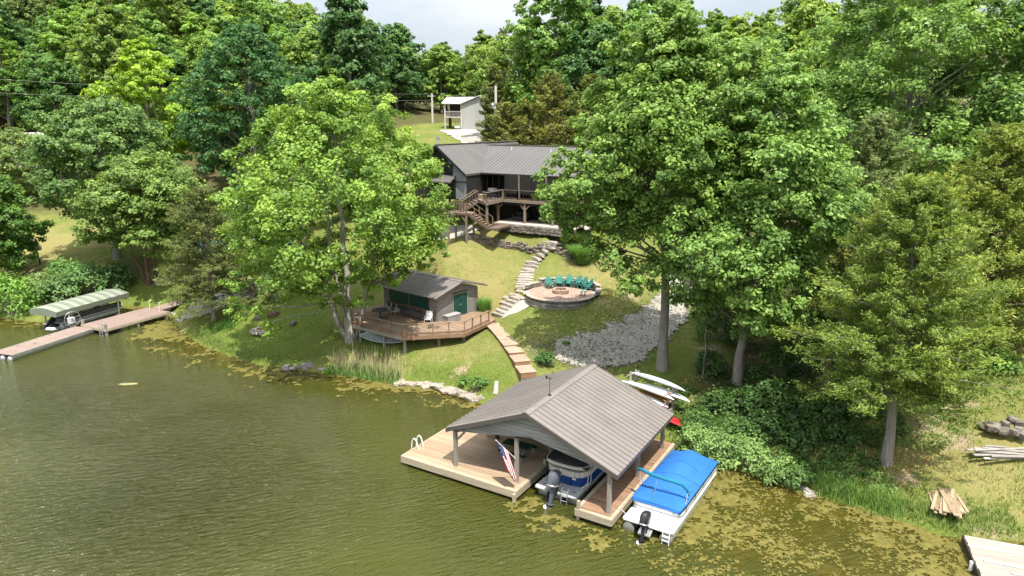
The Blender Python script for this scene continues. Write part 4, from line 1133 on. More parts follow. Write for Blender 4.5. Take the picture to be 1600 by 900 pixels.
# ------------------------------------------------------------------ boats
def outboard(parent, loc, tilt, cowl, mid, s=1.0, rz=0.0):
    """outboard motor: cowl, midsection, gearcase with propeller, bracket; y points forward"""
    R1 = Matrix.Rotation(rz, 3, 'Z') @ Matrix.Rotation(tilt, 3, 'X'); L = Vector(loc)
    def P(x, y, z): return L + R1 @ (Vector((x, y, z)) * s)
    def ring(cx, cy, z, hx, hy, n=10, e=0.6):
        out = []
        for k in range(n):
            a = 2 * math.pi * k / n; c, q = math.cos(a), math.sin(a)
            out.append(P(cx + hx * math.copysign(abs(c) ** e, c), cy + hy * math.copysign(abs(q) ** e, q), z))
        return out
    m = MB().loft([ring(0, -.28, .28, .15, .24), ring(0, -.30, .38, .20, .32), ring(0, -.30, .66, .205, .34), ring(0, -.27, .82, .17, .28), ring(0, -.24, .88, .10, .18)])
    mo = m.build('motor', cowl, parent, True)
    MB().loft([ring(0, -.30, .30, .207, .33), ring(0, -.30, .34, .214, .345), ring(0, -.30, .36, .207, .33)]).build('cowl_band', M_alu, mo, True)
    MB().loft([ring(0, -.26, .30, .11, .17), ring(0, -.24, -.1, .075, .14), ring(0, -.24, -.42, .05, .13)]).build('midsection', mid, mo, True)
    g = MB().loft([ring(0, -.24, -.40, .05, .13), ring(0, -.26, -.50, .035, .12), ring(0, -.26, -.72, .02, .10)])
    g.tube([P(0, -.02, -.55), P(0, -.12, -.55), P(0, -.40, -.55), P(0, -.50, -.55)], [.02 * s, .07 * s, .065 * s, .03 * s], 8)
    g.loft([[P(-.14, -.42, -.39), P(.14, -.42, -.39), P(.14, -.1, -.39), P(-.14, -.1, -.39)], [P(-.14, -.42, -.41), P(.14, -.42, -.41), P(.14, -.1, -.41), P(-.14, -.1, -.41)]])
    g.build('gearcase', mid, mo, True)
    pr = MB()
    for k in range(3):
        a = 2 * math.pi * k / 3
        c, q = math.cos(a), math.sin(a); c2, q2 = math.cos(a + .9), math.sin(a + .9)
        pr.prism([P(0, -.49, -.55), P(.17 * c, -.47, -.55 + .17 * q), P(.18 * (c + c2) / 1.8, -.50, -.55 + .18 * (q + q2) / 1.8), P(.1 * c2, -.53, -.55 + .1 * q2)], R1 @ Vector((0, -.012, 0)))
    pr.build('propeller', M_alu, mo)
    MB().loft([ring(0, -.02, .30, .12, .06, 8, 1), ring(0, -.04, -.12, .10, .06, 8, 1)]).build('bracket', M_black, mo)
    return mo
def pontoons(parent, W, y0, y1, z, r, n=2):
    xs = [-W / 2 + r + .04, W / 2 - r - .04] + ([0] if n == 3 else [])
    for x in xs:
        ys = [y0, y0 + .02, y0 + .1, y1 - .9, y1 - .35, y1]
        rr = [r * .82, r * .97, r, r, r * .68, r * .12]
        MB().tube([(x, y, z + (.12 if k == 5 else .05 if k == 4 else 0)) for k, y in enumerate(ys)], rr, 14).build('pontoon', M_alu, parent, True)
        MB().span((x - .02, y0 + .5, z + r * .9), (x + .02, y1 - 1.0, z + r * .9 + .12)).build('keel_bracket', M_alu, parent)
def fence(parent, name, path, z0, z1, th, mats, band=None, frame=None):
    """upright panels along a path with a rail above and one below"""
    pn = MB()
    for a, b in zip(path[:-1], path[1:]):
        a, b = Vector((*a, 0)), Vector((*b, 0)); pn.beam(a + Vector((0, 0, (z0 + z1) / 2)), b + Vector((0, 0, (z0 + z1) / 2)), th, z1 - z0)
    o = pn.build(name, mats, parent)
    rl = MB()
    for zz in (z0, z1):
        rl.tube([(x, y, zz) for x, y in path], .028, 6)
    for x, y in path[::2]: rl.tube([(x, y, z0), (x, y, z1)], .024, 6)
    rl.build('rail', frame or M_alu, o, True)
    return o
def round_path(hw, y0, y1, r, n=6):
    """U-shaped path open at nothing: stern corners rounded"""
    p = [(-hw, y1)]
    p += [(-hw, y0 + r)] + [(-hw + r - r * math.cos(a), y0 + r - r * math.sin(a)) for a in np.linspace(0, math.pi / 2, n)][1:]
    p += [(hw - r + r * math.sin(a), y0 + r - r * math.cos(a)) for a in np.linspace(0, math.pi / 2, n)]
    p += [(hw, y1)]
    return p
# the boat in the slip
b1 = thing('pontoon_boat', 'pontoon boat with blue side panels and grey outboard inside the boathouse slip', 'boat', dockpt(1.80, 1.15, 0), ROT_B)
pontoons(b1, 2.5, .25, 7.4, .12, .30, 3)
MB().span((-1.26, .0, .44), (1.26, 7.4, .52)).build('deck', M_lgrey, b1)
pl = MB(); pl.prism([(-1.26, .0, .522), (-1.1, -.12, .522), (-.45, -.12, .522), (-.3, .28, .522), (.3, .28, .522), (.45, -.12, .522), (1.1, -.12, .522), (1.26, .0, .522), (1.26, 1.05, .522), (-1.26, 1.05, .522)], (0, 0, .05))
pl = pl.build('swim_platform', M_lgrey, b1)
for x in (-.85, .9): MB().box((x, .42, .577), (.22, .07, .014), rz=.2).build('step_pad', M_black, pl)
path = round_path(1.22, 1.0, 7.2, .75)
fn = fence(b1, 'side_panel', path, .60, 1.14, .04, M_blue, frame=M_black)
tr = MB()
for zz in (.78, .96): tr.tube([(x * 1.018, (y - 4) * 1.006 + 4, zz) for x, y in path], .012, 5)
tr.build('panel_trim', M_black, fn)
dv = MB()
for x in (-.45, .45): dv.box((x, .985, .86), (.09, .05, .52))
dv.build('panel_divider', M_black, fn)
MB().box((.62, .965, 1.02), (.22, .02, .09)).build('badge', M_white, fn)
sb = MB()
inn = round_path(1.16, 1.02, 7.1, .75)
for a, b in zip(inn[:-1], inn[1:]): sb.beam((*a, 1.26), (*b, 1.26), .20, .30)
sb.build('seat_back', M_cream, b1)
cv = MB()
def canopy_ring(y, hw, z, crown): return [(hw * math.cos(a), y, z + crown * math.sin(a)) for a in np.linspace(math.pi, 0, 9)]
rings = [[(x * 1.06 if k in (0, 8) else x, y, z) for k, (x, y, z) in enumerate(canopy_ring(y, 1.24, 1.72, .22 * c))] for y, c in ((1.05, .55), (1.5, .9), (2.6, 1), (4.4, .9), (5.0, .5))]
cv.loft([r + [(r[-1][0], r[-1][1], r[-1][2] - .03), (r[0][0], r[0][1], r[0][2] - .03)] for r in rings])
cv = cv.build('bimini_top', M_char, b1, True)
bd = MB()
bp = [(-1.30, 3.2), (-1.30, 1.7), (-1.15, 1.12), (-.7, .93), (0, .88), (.7, .93), (1.15, 1.12), (1.30, 1.7), (1.30, 3.2)]
for a, b in zip(bp[:-1], bp[1:]): bd.beam((*a, 1.70), (*b, 1.70), .07, .17)
bd.build('canopy_edge', M_cream, cv)
MB().tube([(-.05, .62, .57), (-.05, .66, 1.62)], .022, 6).build('pole', M_white, b1)
ld = MB()
for x in (.42, .78): ld.tube([(x, .1, .95), (x, -.05, .93), (x, -.16, .5), (x, -.22, .1)], .02, 6)
for z in (.78, .5, .25): ld.tube([(.42, -.1 - (.8 - z) * .1, z), (.78, -.1 - (.8 - z) * .1, z)], .02, 6)
ld.build('boarding_ladder', M_alu, b1, True)
ln = MB(); ln.tube([(1.24, 1.5, 1.1), (1.32, 1.2, .85), (1.1, .9, .6)], .018, 5); ln.tube([(1.22, 1.9, 1.15), (1.34, 1.6, .8), (1.2, 1.3, .58)], .018, 5)
ln.build('mooring_line', M_white, b1)
outboard(b1, (-.05, .05, .46), R_(-20), M_mgrey, M_mgrey, 1.42)

# the boat with the blue cover
A2, B2 = at(972, 815, .5), at(1043, 843, .5)
mid2 = (A2 + B2) / 2
b2 = thing('pontoon_boat', 'white pontoon boat under a bright blue canvas cover moored beside the dock', 'boat', (mid2.x + .19, mid2.y + .30, 0), math.atan2(B2.y - A2.y, B2.x - A2.x) + R_(5.5))
L2 = 7.25
pontoons(b2, 2.62, -.05, L2, .14, .31)
MB().span((-1.31, .1, .46), (1.31, L2 - .1, .55)).build('deck', M_white, b2)
MB().prism([(-1.29, .0, .552), (-1.2, -.1, .552), (1.2, -.1, .552), (1.29, .0, .552), (1.29, 1.6, .552), (-1.29, 1.6, .552)], (0, 0, .05)).build('swim_platform', M_white, b2)
path = round_path(1.27, 1.15, L2 - .1, .30, 4)
fn = fence(b2, 'side_panel', path, .64, 1.17, .05, M_white, frame=M_white)
g_ = MB(); g_.tube([(x * 1.022, (y - 4) * 1.008 + 4, .80) for x, y in path], .014, 5); g_.build('pinstripe', M_black, fn)
# canvas cover: hip ends, ridge sagging between bows
cw, zc = 1.33, 1.24
def cover_ring(y, hw, ze, zr):
    n = 10; out = []
    for k in range(n + 1):
        t = -1 + 2 * k / n
        out.append((hw * t, y, ze + (zr - ze) * (1 - abs(t) ** 1.35) + .012 * math.sin(9 * t + 3 * y)))
    return [(-hw - .02, y, ze - .16)] + [(-hw - .025, y, ze - .02)] + out + [(hw + .025, y, ze - .02), (hw + .02, y, ze - .18)]
rg = [cover_ring(1.02, 1.20, 1.18, 1.19), cover_ring(1.08, 1.27, 1.23, 1.27), cover_ring(1.9, cw, zc, 1.36), cover_ring(2.8, cw, zc, 1.42), cover_ring(3.8, cw, zc, 1.56), cover_ring(4.6, cw, zc, 1.80), cover_ring(5.4, cw, zc, 1.90), cover_ring(6.3, cw, zc, 1.96), cover_ring(6.7, cw, zc, 1.76), cover_ring(7.1, cw, zc, 1.42), cover_ring(7.36, 1.30, 1.16, 1.2)]
cv2 = MB().loft(rg, caps=False, closed=False)
cv2._add([(x, y + (.05 if y > 5 else -.02), z - .32) for x, y, z in (rg[-1][1:-1])] + list(rg[-1][1:-1]), [(k, k + 1, k + 1 + len(rg[-1]) - 2, k + len(rg[-1]) - 2) for k in range(len(rg[-1]) - 3)])
cv2._add([(x, y - .03, z - .09) for x, y, z in rg[0][1:-1]] + list(rg[0][1:-1]), [(k, k + 1, k + 1 + len(rg[0]) - 2, k + len(rg[0]) - 2) for k in range(len(rg[0]) - 3)])
co2 = cv2.build('canvas_cover', M_bcover, b2, True)
so_ = co2.modifiers.new('thick', 'SOLIDIFY'); so_.thickness = 0.01
sm_ = MB()
for yy in (2.35, 3.9, 5.0):
    rr_1 = cover_ring(yy, cw, zc, float(np.interp(yy, [1.9, 2.8, 3.8, 4.6, 5.4, 6.3], [1.36, 1.42, 1.56, 1.80, 1.90, 1.96])))
    sm_.tube([(x, y, z + .012) for x, y, z in rr_1], .012, 4)
sm_.build('seam', M_bcover, co2)
for yy in (1.8, 3.2, 4.6, 6.0):
    for s_ in (-1, 1): piece('strap', M_black, co2, (s_ * 1.362, yy, .98), (.012, .035, .30))
bt = MB()
arch = [(-1.52, 2.35, 2.12), (-1.32, 2.22, 2.24), (-.7, 2.05, 2.22), (0, 1.95, 2.22), (.6, 1.98, 2.2), (1.0, 2.1, 2.08), (1.22, 2.2, 1.8), (1.30, 2.25, 1.5)]
bt.tube(arch, [.07, .09, .10, .095, .09, .085, .075, .05], 8)
fb_ = bt.build('folded_bimini', M_teal, b2, True)
s2 = MB(); s2.tube([(-.28, 1.98, 2.2), (-.38, 1.75, 1.24)], .018, 5); s2.tube([(-1.28, 2.3, 2.0), (-1.3, 2.6, 1.1)], .018, 5); s2.tube([(-1.24, 2.25, 2.05), (-1.3, 1.9, 1.05)], .018, 5); s2.tube([(1.3, 2.25, 1.5), (1.3, 2.3, 1.02)], .018, 5); s2.tube([(1.26, 2.2, 1.7), (1.31, 1.6, 1.02)], .018, 5)
s2.build('bimini_strut', M_alu, fb_)
ld = MB()
for x in (.86, 1.2): ld.tube([(x, .25, .95), (x, .0, .92), (x, -.14, .55), (x, -.2, .05), (x, -.2, -.2)], .022, 6)
for z in (.42, .2, -.02): ld.box((1.03, -.2, z), (.34, .1, .03))
ld.build('boarding_ladder', M_white, b2, True)
rr_ = MB()
for x in (-.2, .9, 1.2): rr_.tube([(x, 1.12, .62), (x, 1.1, 1.04)], .02, 5)
rr_.build('stanchion', M_alu, b2)
MB().prism([(-.32, -.42, .22), (.32, -.42, .22), (.32, .1, .42), (-.32, .1, .42)], (0, 0, .07)).build('motor_pod', M_alu, b2)
outboard(b2, (0.0, -.22, .42), R_(-22), M_black, M_black, 1.1)
MB().tube([(-1.2, .35, .5), (-1.45, .5, .6), (-1.62, .55, .62)], .014, 4).tube([(-1.28, 3.0, .6), (-1.62, 3.1, .62)], .014, 4).build('mooring_line', M_white, b2)

# ------------------------------------------------------------------ left landing: pier, floating dock, lift and boat
RP = math.atan2(.898, .44)
pier = thing('pier', 'red-brown plank pier on posts reaching the left bank', 'pier', (-38.6, 62.9, 0), RP)
PL, PW, PZ = 7.0, 3.6, .72
n = int(PL / .15)
for i in range(n): piece('plank', M_bdock, pier, ((i + .5) * PL / n, PW / 2, PZ - .02), (PL / n - .012, PW, .04))
for y in (0, PW): piece('fascia_board', M_rim, pier, (PL / 2, y + (-.03 if y == 0 else .03), PZ - .14), (PL, .05, .24))
piece('fascia_board', M_rim, pier, (-.03, PW / 2, PZ - .14), (.05, PW + .1, .24))
for x in (.1, 3.4, 6.6):
    for y in (.08, PW - .1): piece('post', M_post, pier, (x, y, .05 if x > .5 else .25), (.2, .2, 1.3 if x > .5 else 1.9))
ld = MB()
for y in (.25, .7): ld.tube([(.25, y, .72), (.1, y, 1.35), (-.12, y, 1.3), (-.18, y, -.4)], .025, 6)
for z in (.35, .05): ld.tube([(-.17, .25, z), (-.17, .7, z)], .02, 5)
ld.build('swim_ladder', M_steel, pier, True)
ramp_ = MB().prism([(7.0, 1.2, PZ - .1), (7.0, 2.9, PZ - .1), (10.2, 1.9, 1.02), (10.2, .2, 1.02)], (0, 0, .09)).build('gangway', M_dark, pier)
for i in range(20):
    t_ = (i + .5) / 20; piece('plank', M_bdock, ramp_, (7.0 + 3.2 * t_, 2.05 - 1.0 * t_, PZ + .01 + (1.13 - PZ) * t_ + .012), (.148, 1.72, .035), (0, -.11, 0))
for y in (1.0, 2.5):
    MB().tube([(6.6, y, PZ), (6.6, y, PZ + .9), (6.9, y, PZ + .95)], .03, 6).build('handrail', M_white, pier, True)
RF = math.atan2(.955, .295)
fdk = thing('floating_dock', 'low red-brown floating dock with silver sides beyond the pier end', 'floating dock', (-42.64, 56.0, 0), RF)
FL, FW, FZ = 8.2, 2.4, .50
n = int(FL / .2)
for i in range(n): piece('plank', M_bdock, fdk, ((i + .5) * FL / n, FW / 2, FZ), (FL / n - .014, FW - .1, .05))
for y in (.0, FW): piece('side_rail', M_alu, fdk, (FL / 2, y, FZ - .1), (FL, .08, .26))
piece('seam_board', M_rim, fdk, (FL / 2, FW * .70, FZ + .032), (FL - .2, .09, .012))
for y in (.35, 1.2, FW - .35):
    MB().tube([(-.12, y, .10), (.0, y, .10), (FL, y, .10)], [.16, .28, .28], 12).build('float_tube', M_alu, fdk, True)
for x, y in [(1.9, 1.75), (5.2, 2.05), (2.9, 1.0)]:
    MB().box((x, y, FZ + .08), (.05, .05, .12)).box((x, y, FZ + .14), (.3, .05, .04)).build('cleat', M_alu, fdk)
RLf = math.atan2(.944, .33)
lift = thing('boat_lift', 'boat lift with a striped green canopy and a big spoked hand wheel', 'boat lift', (-43.55, 63.7, 0), RLf)
LL, LW, LZ = 8.3, 3.5, 2.05
def lift_ring(x, k):
    ys = np.linspace(0, LW, 9)
    return [(x, y, LZ + .06 + .42 * k * math.sin(math.pi * (i / 8) * .92 + .12)) for i, y in enumerate(ys)]
nst = 16
cn = MB()
rings = [[(x, y, z) for x, y, z in lift_ring(LL * i / nst, .72 if i in (0, nst) else (1 if 1 < i < nst - 1 else .93))] for i in range(nst + 1)]
for i in range(nst):
    cn.mi = 1 if i % 2 == 0 else 0
    a, b = rings[i], rings[i + 1]
    for k in range(8): cn._add([a[k], a[k + 1], b[k + 1], b[k]], [(0, 1, 2, 3)])
cn.mi = 0
for i in range(nst):
    a, b = rings[i], rings[i + 1]
    for k in (0, 8): cn._add([a[k], b[k], Vector(b[k]) - Vector((0, -.04 if k == 0 else .04, .48)), Vector(a[k]) - Vector((0, -.04 if k == 0 else .04, .48))], [(0, 1, 2, 3)])
for rr0, dx in ((rings[0], -.05), (rings[-1], .05)):
    for k in range(8): cn._add([rr0[k], rr0[k + 1], (rr0[k + 1][0] + dx, rr0[k + 1][1], LZ - .38), (rr0[k][0] + dx, rr0[k][1], LZ - .38)], [(0, 1, 2, 3)])
o = cn.build('canopy', [M_fabric_g, M_fabric_w], lift)
so_ = o.modifiers.new('thick', 'SOLIDIFY'); so_.thickness = .012
fr_ = MB()
for x in (1.3, 6.9):
    for y in (.12, LW - .12): fr_.span((x - .05, y - .05, -1.6), (x + .05, y + .05, LZ + .15))
for y in (.12, LW - .12): fr_.span((.1, y - .03, LZ + .02), (LL - .1, y + .03, LZ + .09))
for x in (1.3, 6.9): fr_.span((x - .06, .1, .02), (x + .06, LW - .1, .14))
fr_.build('frame', M_alu, lift)
wh = MB(); wc = Vector((1.25, -.35, 1.22)); wr = .72
wax = Vector((-.25, -1, 0)).normalized(); wx_ = Vector((1, -.25, 0)).normalized()
def wp(a, r): return wc + wx_ * math.cos(a) * r + Vector((0, 0, 1)) * math.sin(a) * r
wh.tube([wp(a, wr) for a in np.linspace(0, 2 * math.pi, 25)], .022, 6, caps=False)
for k in range(5): wh.tube([wc, wp(2 * math.pi * k / 5 + .3, wr)], .014, 5)
wh.tube([wc + wax * .06, wc - wax * .3], .09, 8)
wh.build('hand_wheel', M_steel, lift, True)
MB().span((1.05, -.3, .75), (1.55, .1, 1.30)).build('winch_box', M_white, lift)
b3 = thing('pontoon_boat', 'black-sided pontoon boat parked on the canopied lift at the left pier', 'boat', (-43.55 + .944 * 1.75 * -1 + .33 * .9, 63.7 + .33 * 1.75 + .944 * .9, .35), RLf - math.pi / 2)
pontoons(b3, 2.5, .0, 6.9, .02, .30)
MB().span((-1.25, .0, .34), (1.25, 6.9, .42)).build('deck', M_lgrey, b3)
path = round_path(1.2, .75, 6.7, .45, 4)
fn = fence(b3, 'side_panel', path, .48, 1.02, .04, M_black)
g_ = MB(); g_.tube([(x * 1.02, (y - 4) * 1.006 + 4, .66) for x, y in path], .02, 5); g_.tube([(x * 1.02, (y - 4) * 1.006 + 4, .84) for x, y in path], .016, 5); g_.build('panel_trim', M_alu, fn)
sm = MB()
for x in (-.85, .85):
    for y in (1.5, 3.0, 4.8): sm.span((x - .3, y - .55, .42), (x + .3, y + .55, .85)); sm.span((x + (.2 if x > 0 else -.3), y - .55, .85), (x + (.3 if x > 0 else -.2), y + .55, 1.2))
sm.build('seat', M_cream, b3)
cs = MB().span((.35, 3.9, .42), (1.0, 4.4, 1.3)); cs.build('console', M_black, b3)
outboard(b3, (0, -.1, .40), R_(-52), M_black, M_black, 1.25)
t = thing('mooring_buoy', 'white rounded fender lying at the stern of the black-sided boat', 'fender', (-43.95, 63.15, .52))
MB().tube([(-.45, 0, .14), (-.38, 0, .14), (.38, 0, .14), (.45, 0, .14)], [.05, .16, .16, .05], 10).build('body', M_hull, t, True); MB().tube([(.45, 0, .14), (.6, .05, .06)], .015, 4).build('rope', M_white, t)

# ------------------------------------------------------------------ old dock at the lower right
C0, C1, C2 = at(1506, 836, .5), at(1640, 860, .5), at(1502, 915, .5)
RO = math.atan2(C1.y - C0.y, C1.x - C0.x)
t = thing('dock', 'bare greyed plank dock in the lower right corner', 'dock', (C0.x, C0.y, 0), RO)
for i in range(34): piece('plank', M_odock, t, (2.6 + rnd.uniform(-.03, .03), -.08 - i * .152, .48), (5.2, .138, .045))
for x, y, sx, sy in [(-.04, -2.6, .06, 5.2), (2.6, .03, 5.2, .06)]: piece('fascia_board', M_dark, t, (x, y, .32), (sx, sy, .3))
for y in (-.3, -2.4, -4.5): piece('post', M_post, t, (.2, y, .0), (.18, .18, .85))
for x, y, l, a in [(1.1, -2.05, 1.5, -.02), (1.9, -2.6, 1.3, .1)]: piece('loose_board', M_lumber, t, (x, y, .53), (l, .14, .04), (0, 0, a))
MB().tube([(-.12, -2.2, .45), (-.12, -2.2, .0)], .09, 8).build('bumper', M_white, t, True)
# ------------------------------------------------------------------ cabin and its deck
CO = (-6.4, 57.2, 0.0); CR = R_(51)
CF = 3.1
cab = thing('cabin', 'small grey board cabin with green shutters and low brown metal roof', 'cabin', CO, CR)
roof_pair(cab, 2.75, 6.28, 5.38, -.62, 6.0, -.5, 7.4, .42, M_roof, M_roofdk, .1, .2)
M_csid = pm('cabin_siding', (0.36, 0.335, 0.31), (0.27, 0.25, 0.235), 1.2, 0.8, 0, R_(-39), (1, 1, 8), 0.1, 0.25)
core = MB().span((.05, .05, CF - .6), (5.15, 6.85, 5.35)); core.prism([(.05, .06, 5.35), (5.15, .06, 5.35), (2.75, .06, 6.1)], (0, 6.7, 0)).build('wall', M_dark, cab)
wall = [c for c in cab.children if c.name.startswith('wall')][0]
z = CF - .1; bh_ = .21
while z < 6.0:
    z2 = z + bh_ - .012
    # front wall, broken by the shutters
    if z2 < 5.4:
        for a, b in ([(0, 6.9)] if z2 < CF + .95 or z > CF + 1.95 else [(0, 1.0), (6.05, 6.9)]):
            piece('siding_board', M_csid, wall, (.025, (a + b) / 2, (z + z2) / 2), (.05, b - a, z2 - z), (0, R_(-4), 0))
    # gable wall facing the steps, broken by the doors
    def xr(zz): return (0, 5.2) if zz <= 5.38 else (2.75 - 2.7 * (6.16 - zz) / .78, 2.75 + 2.45 * (6.16 - zz) / .78)
    a0, b0 = xr(z); a1, b1 = xr(z2)
    if z < CF + 2.02:
        for a, b in ((a0, 1.9), (3.78, b0)): piece('siding_board', M_csid, wall, ((a + b) / 2, .02, (z + z2) / 2), (b - a, .05, z2 - z), (R_(4), 0, 0))
    elif b1 - a1 > .2:
        link('siding_board', MB().prism([(a0, -.01, z), (b0, -.01, z), (b1, .0, z2), (a1, .0, z2)], (0, .05, 0)).mesh('siding_board', M_csid), wall)
    z += bh_
for y0, y1 in ((1.05, 3.48), (3.56, 6.0)):
    sh_ = MB().span((-.02, y0, CF + .98), (.03, y1, CF + 1.96)).build('shutter', M_green, cab)
    n = 3
    for i in range(n): piece('board', M_green, sh_, (-.032, y0 + (i + .5) * (y1 - y0) / n, CF + 1.47), (.025, (y1 - y0) / n - .015, .96))
piece('serving_counter', M_rail, cab, (-.17, 3.5, CF + .93), (.42, 5.3, .05))
for y in (.95, 3.52, 6.1): piece('trim', M_rail, cab, (-.03, y, CF + 1.47), (.05, .07, 1.06))
piece('trim', M_rail, cab, (-.03, 3.5, CF + .84), (.04, 5.2, .12))
for x0, x1 in ((1.98, 2.82), (2.86, 3.70)):
    d = MB().span((x0, -.045, CF + .02), (x1, .0, CF + 2.0)).build('door', M_green, cab)
    piece('handle', M_steel, d, ((x1 - .08) if x0 < 2 else (x0 + .08), -.07, CF + 1.0), (.03, .05, .16))
for x in (1.92, 3.76): piece('door_frame', M_csid, cab, (x, -.03, CF + 1.02), (.09, .06, 2.06))
piece('door_frame', M_csid, cab, (2.84, -.03, CF + 2.06), (1.94, .06, .09))

def clip_row(poly, x):
    ys = []
    n = len(poly)
    for i in range(n):
        (x0, y0), (x1, y1) = poly[i], poly[(i + 1) % n]
        if (x0 - x) * (x1 - x) < 0: ys.append(y0 + (y1 - y0) * (x - x0) / (x1 - x0))
    return (min(ys), max(ys)) if len(ys) >= 2 else None
cdk = thing('cabin_deck', 'raised wooden deck with wire railing in front of the cabin', 'deck', CO, CR)
Rc = Matrix.Rotation(-CR, 3, 'Z')
def cl_(x, y): v = Rc @ (Vector((x, y, 0)) - Vector(CO)); return (v.x, v.y)
dpoly = [cl_(*q) for q in [(-13.63, 56.54), (-8.9, 53.13), (-3.86, 53.99), (-1.45, 58.1), (-2.6, 61.3), (-9.4, 65.6), (-15.4, 60.6)]]
xs_ = [q[0] for q in dpoly]; w = .15
x = min(xs_) + w / 2
M_fd2 = M_fdeck
while x < max(xs_):
    c = clip_row(dpoly, x)
    if c and c[1] - c[0] > .1:
        y0, y1 = c
        segs = [(y0, y1)]
        if .0 < x < 5.2: segs = [(y0, -.0)] + ([(6.92, y1)] if y1 > 6.95 else [])
        for a, b in segs:
            if b - a > .08: piece('plank', M_fd2, cdk, (x, (a + b) / 2, CF - .02 + rnd.uniform(-.003, .003)), (w - .012, b - a, .04))
    x += w
edges = [(dpoly[i], dpoly[i + 1]) for i in range(3)]
for (a, b), mt in zip(edges, (M_post, M_rail, M_rail)):
    beam_piece('fascia_board', mt, cdk, (*a, CF - .17), (*b, CF - .17), .05, .28)
# railing posts, top and bottom rails, cables
ends = [1, 1, .80]
for (a, b), n_, e_ in zip(edges, (5, 4, 3), ends):
    a, b = Vector((*a, 0)), Vector((*b, 0)); b = a.lerp(b, e_)
    inn_ = Vector((-(b - a).y, (b - a).x, 0)).normalized() * .07
    if inn_.dot(Vector((2.5, 2, 0)) - a) < 0: inn_ = -inn_
    for i in range(n_ + 1):
        q = a.lerp(b, i / n_) + inn_
        if i == 0 and n_ != 5: continue
        piece('rail_post', M_rail, cdk, (q.x, q.y, CF + .48), (.09, .09, 1.0), (0, 0, math.atan2((b - a).y, (b - a).x)))
    beam_piece('top_rail', M_fdeck, cdk, a + inn_ + Vector((0, 0, CF + 1.0)), b + inn_ + Vector((0, 0, CF + 1.0)), .16, .05)
    beam_piece('bottom_rail', M_rail, cdk, a + inn_ + Vector((0, 0, CF + .2)), b + inn_ + Vector((0, 0, CF + .2)), .05, .08)
    wr_ = MB()
    for zz in (.36, .52, .68, .84): wr_.tube([a + inn_ + Vector((0, 0, CF + zz)), b + inn_ + Vector((0, 0, CF + zz))], .008, 4)
    wr_.build('railing_wire', M_wire, cdk)
for wx_p in [(-12.9, 56.3), (-10.6, 54.75), (-8.7, 53.5), (-6.0, 54.2), (-4.0, 54.7), (-11.5, 58), (-8, 57), (-4, 57.5)]:
    q = cl_(*wx_p); gz = ground(*wx_p)
    piece('support_post', M_post, cdk, (q[0], q[1], (gz - .4 + CF - .3) / 2), (.16, .16, CF - .3 - gz + .4))
jb = MB()
for q0, q1 in (((-12.9, 56.3), (-8.7, 53.5)), ((-8.7, 53.5), (-4.0, 54.3)), ((-12, 58.5), (-3, 56.5))): jb.beam((*cl_(*q0), CF - .38), (*cl_(*q1), CF - .38), .1, .18)
jb.build('joist', M_dark, cdk)
lb = MB().box((*cl_(-8.0, 53.6), CF - .40), (.16, .16, .14)); lb.build('flood_light', M_white, cdk)
def cw_(X, Y, z=CF): v = Matrix.Rotation(CR, 3, 'Z') @ Vector((X, Y, 0)) + Vector(CO); return Vector((v.x, v.y, z))
# canoe slung under the deck edge
def hull_rings(L, W_, D_, n=12, m=9, sheer=.12):
    out = []
    for i in range(n + 1):
        t = -1 + 2 * i / n; k = max(.03, (1 - abs(t) ** 2.2)); w_ = W_ / 2 * k ** .8; d_ = D_ * (.55 + .45 * k)
        out.append([(t * L / 2, w_ * math.cos(a), -d_ * math.sin(a) ** .7 + sheer * t * t) for a in np.linspace(0.0001, math.pi - .0001, m)])
    return out
def canoe(name, label, L, W_, D_, mat, p, rot, group=None, keel=True):
    t = thing(name, label, name, p, 0, group); t.rotation_euler = rot
    MB().loft(hull_rings(L, W_, D_)).build('hull', mat, t, True)
    rg_ = hull_rings(L, W_ * 1.03, D_)
    MB().tube([r_[0] for r_ in rg_], .022, 5).tube([r_[-1] for r_ in rg_], .022, 5).build('gunwale', M_alu, t)
    if keel: MB().tube([(r_[4][0], r_[4][1], r_[4][2] - .01) for r_ in hull_rings(L, W_, D_)], .018, 5).build('keel', mat, t)
    return t
A_, B_ = at(556, 531, 2.25), at(637, 540, 2.05)
v = B_ - A_
canoe('canoe', 'grey-green canoe stored upside down under the edge of the cabin deck', v.length, .95, .42, M_canoe, (A_ + B_) / 2 + Vector((.25, .5, .34)), (R_(62), 0, math.atan2(v.y, v.x)))
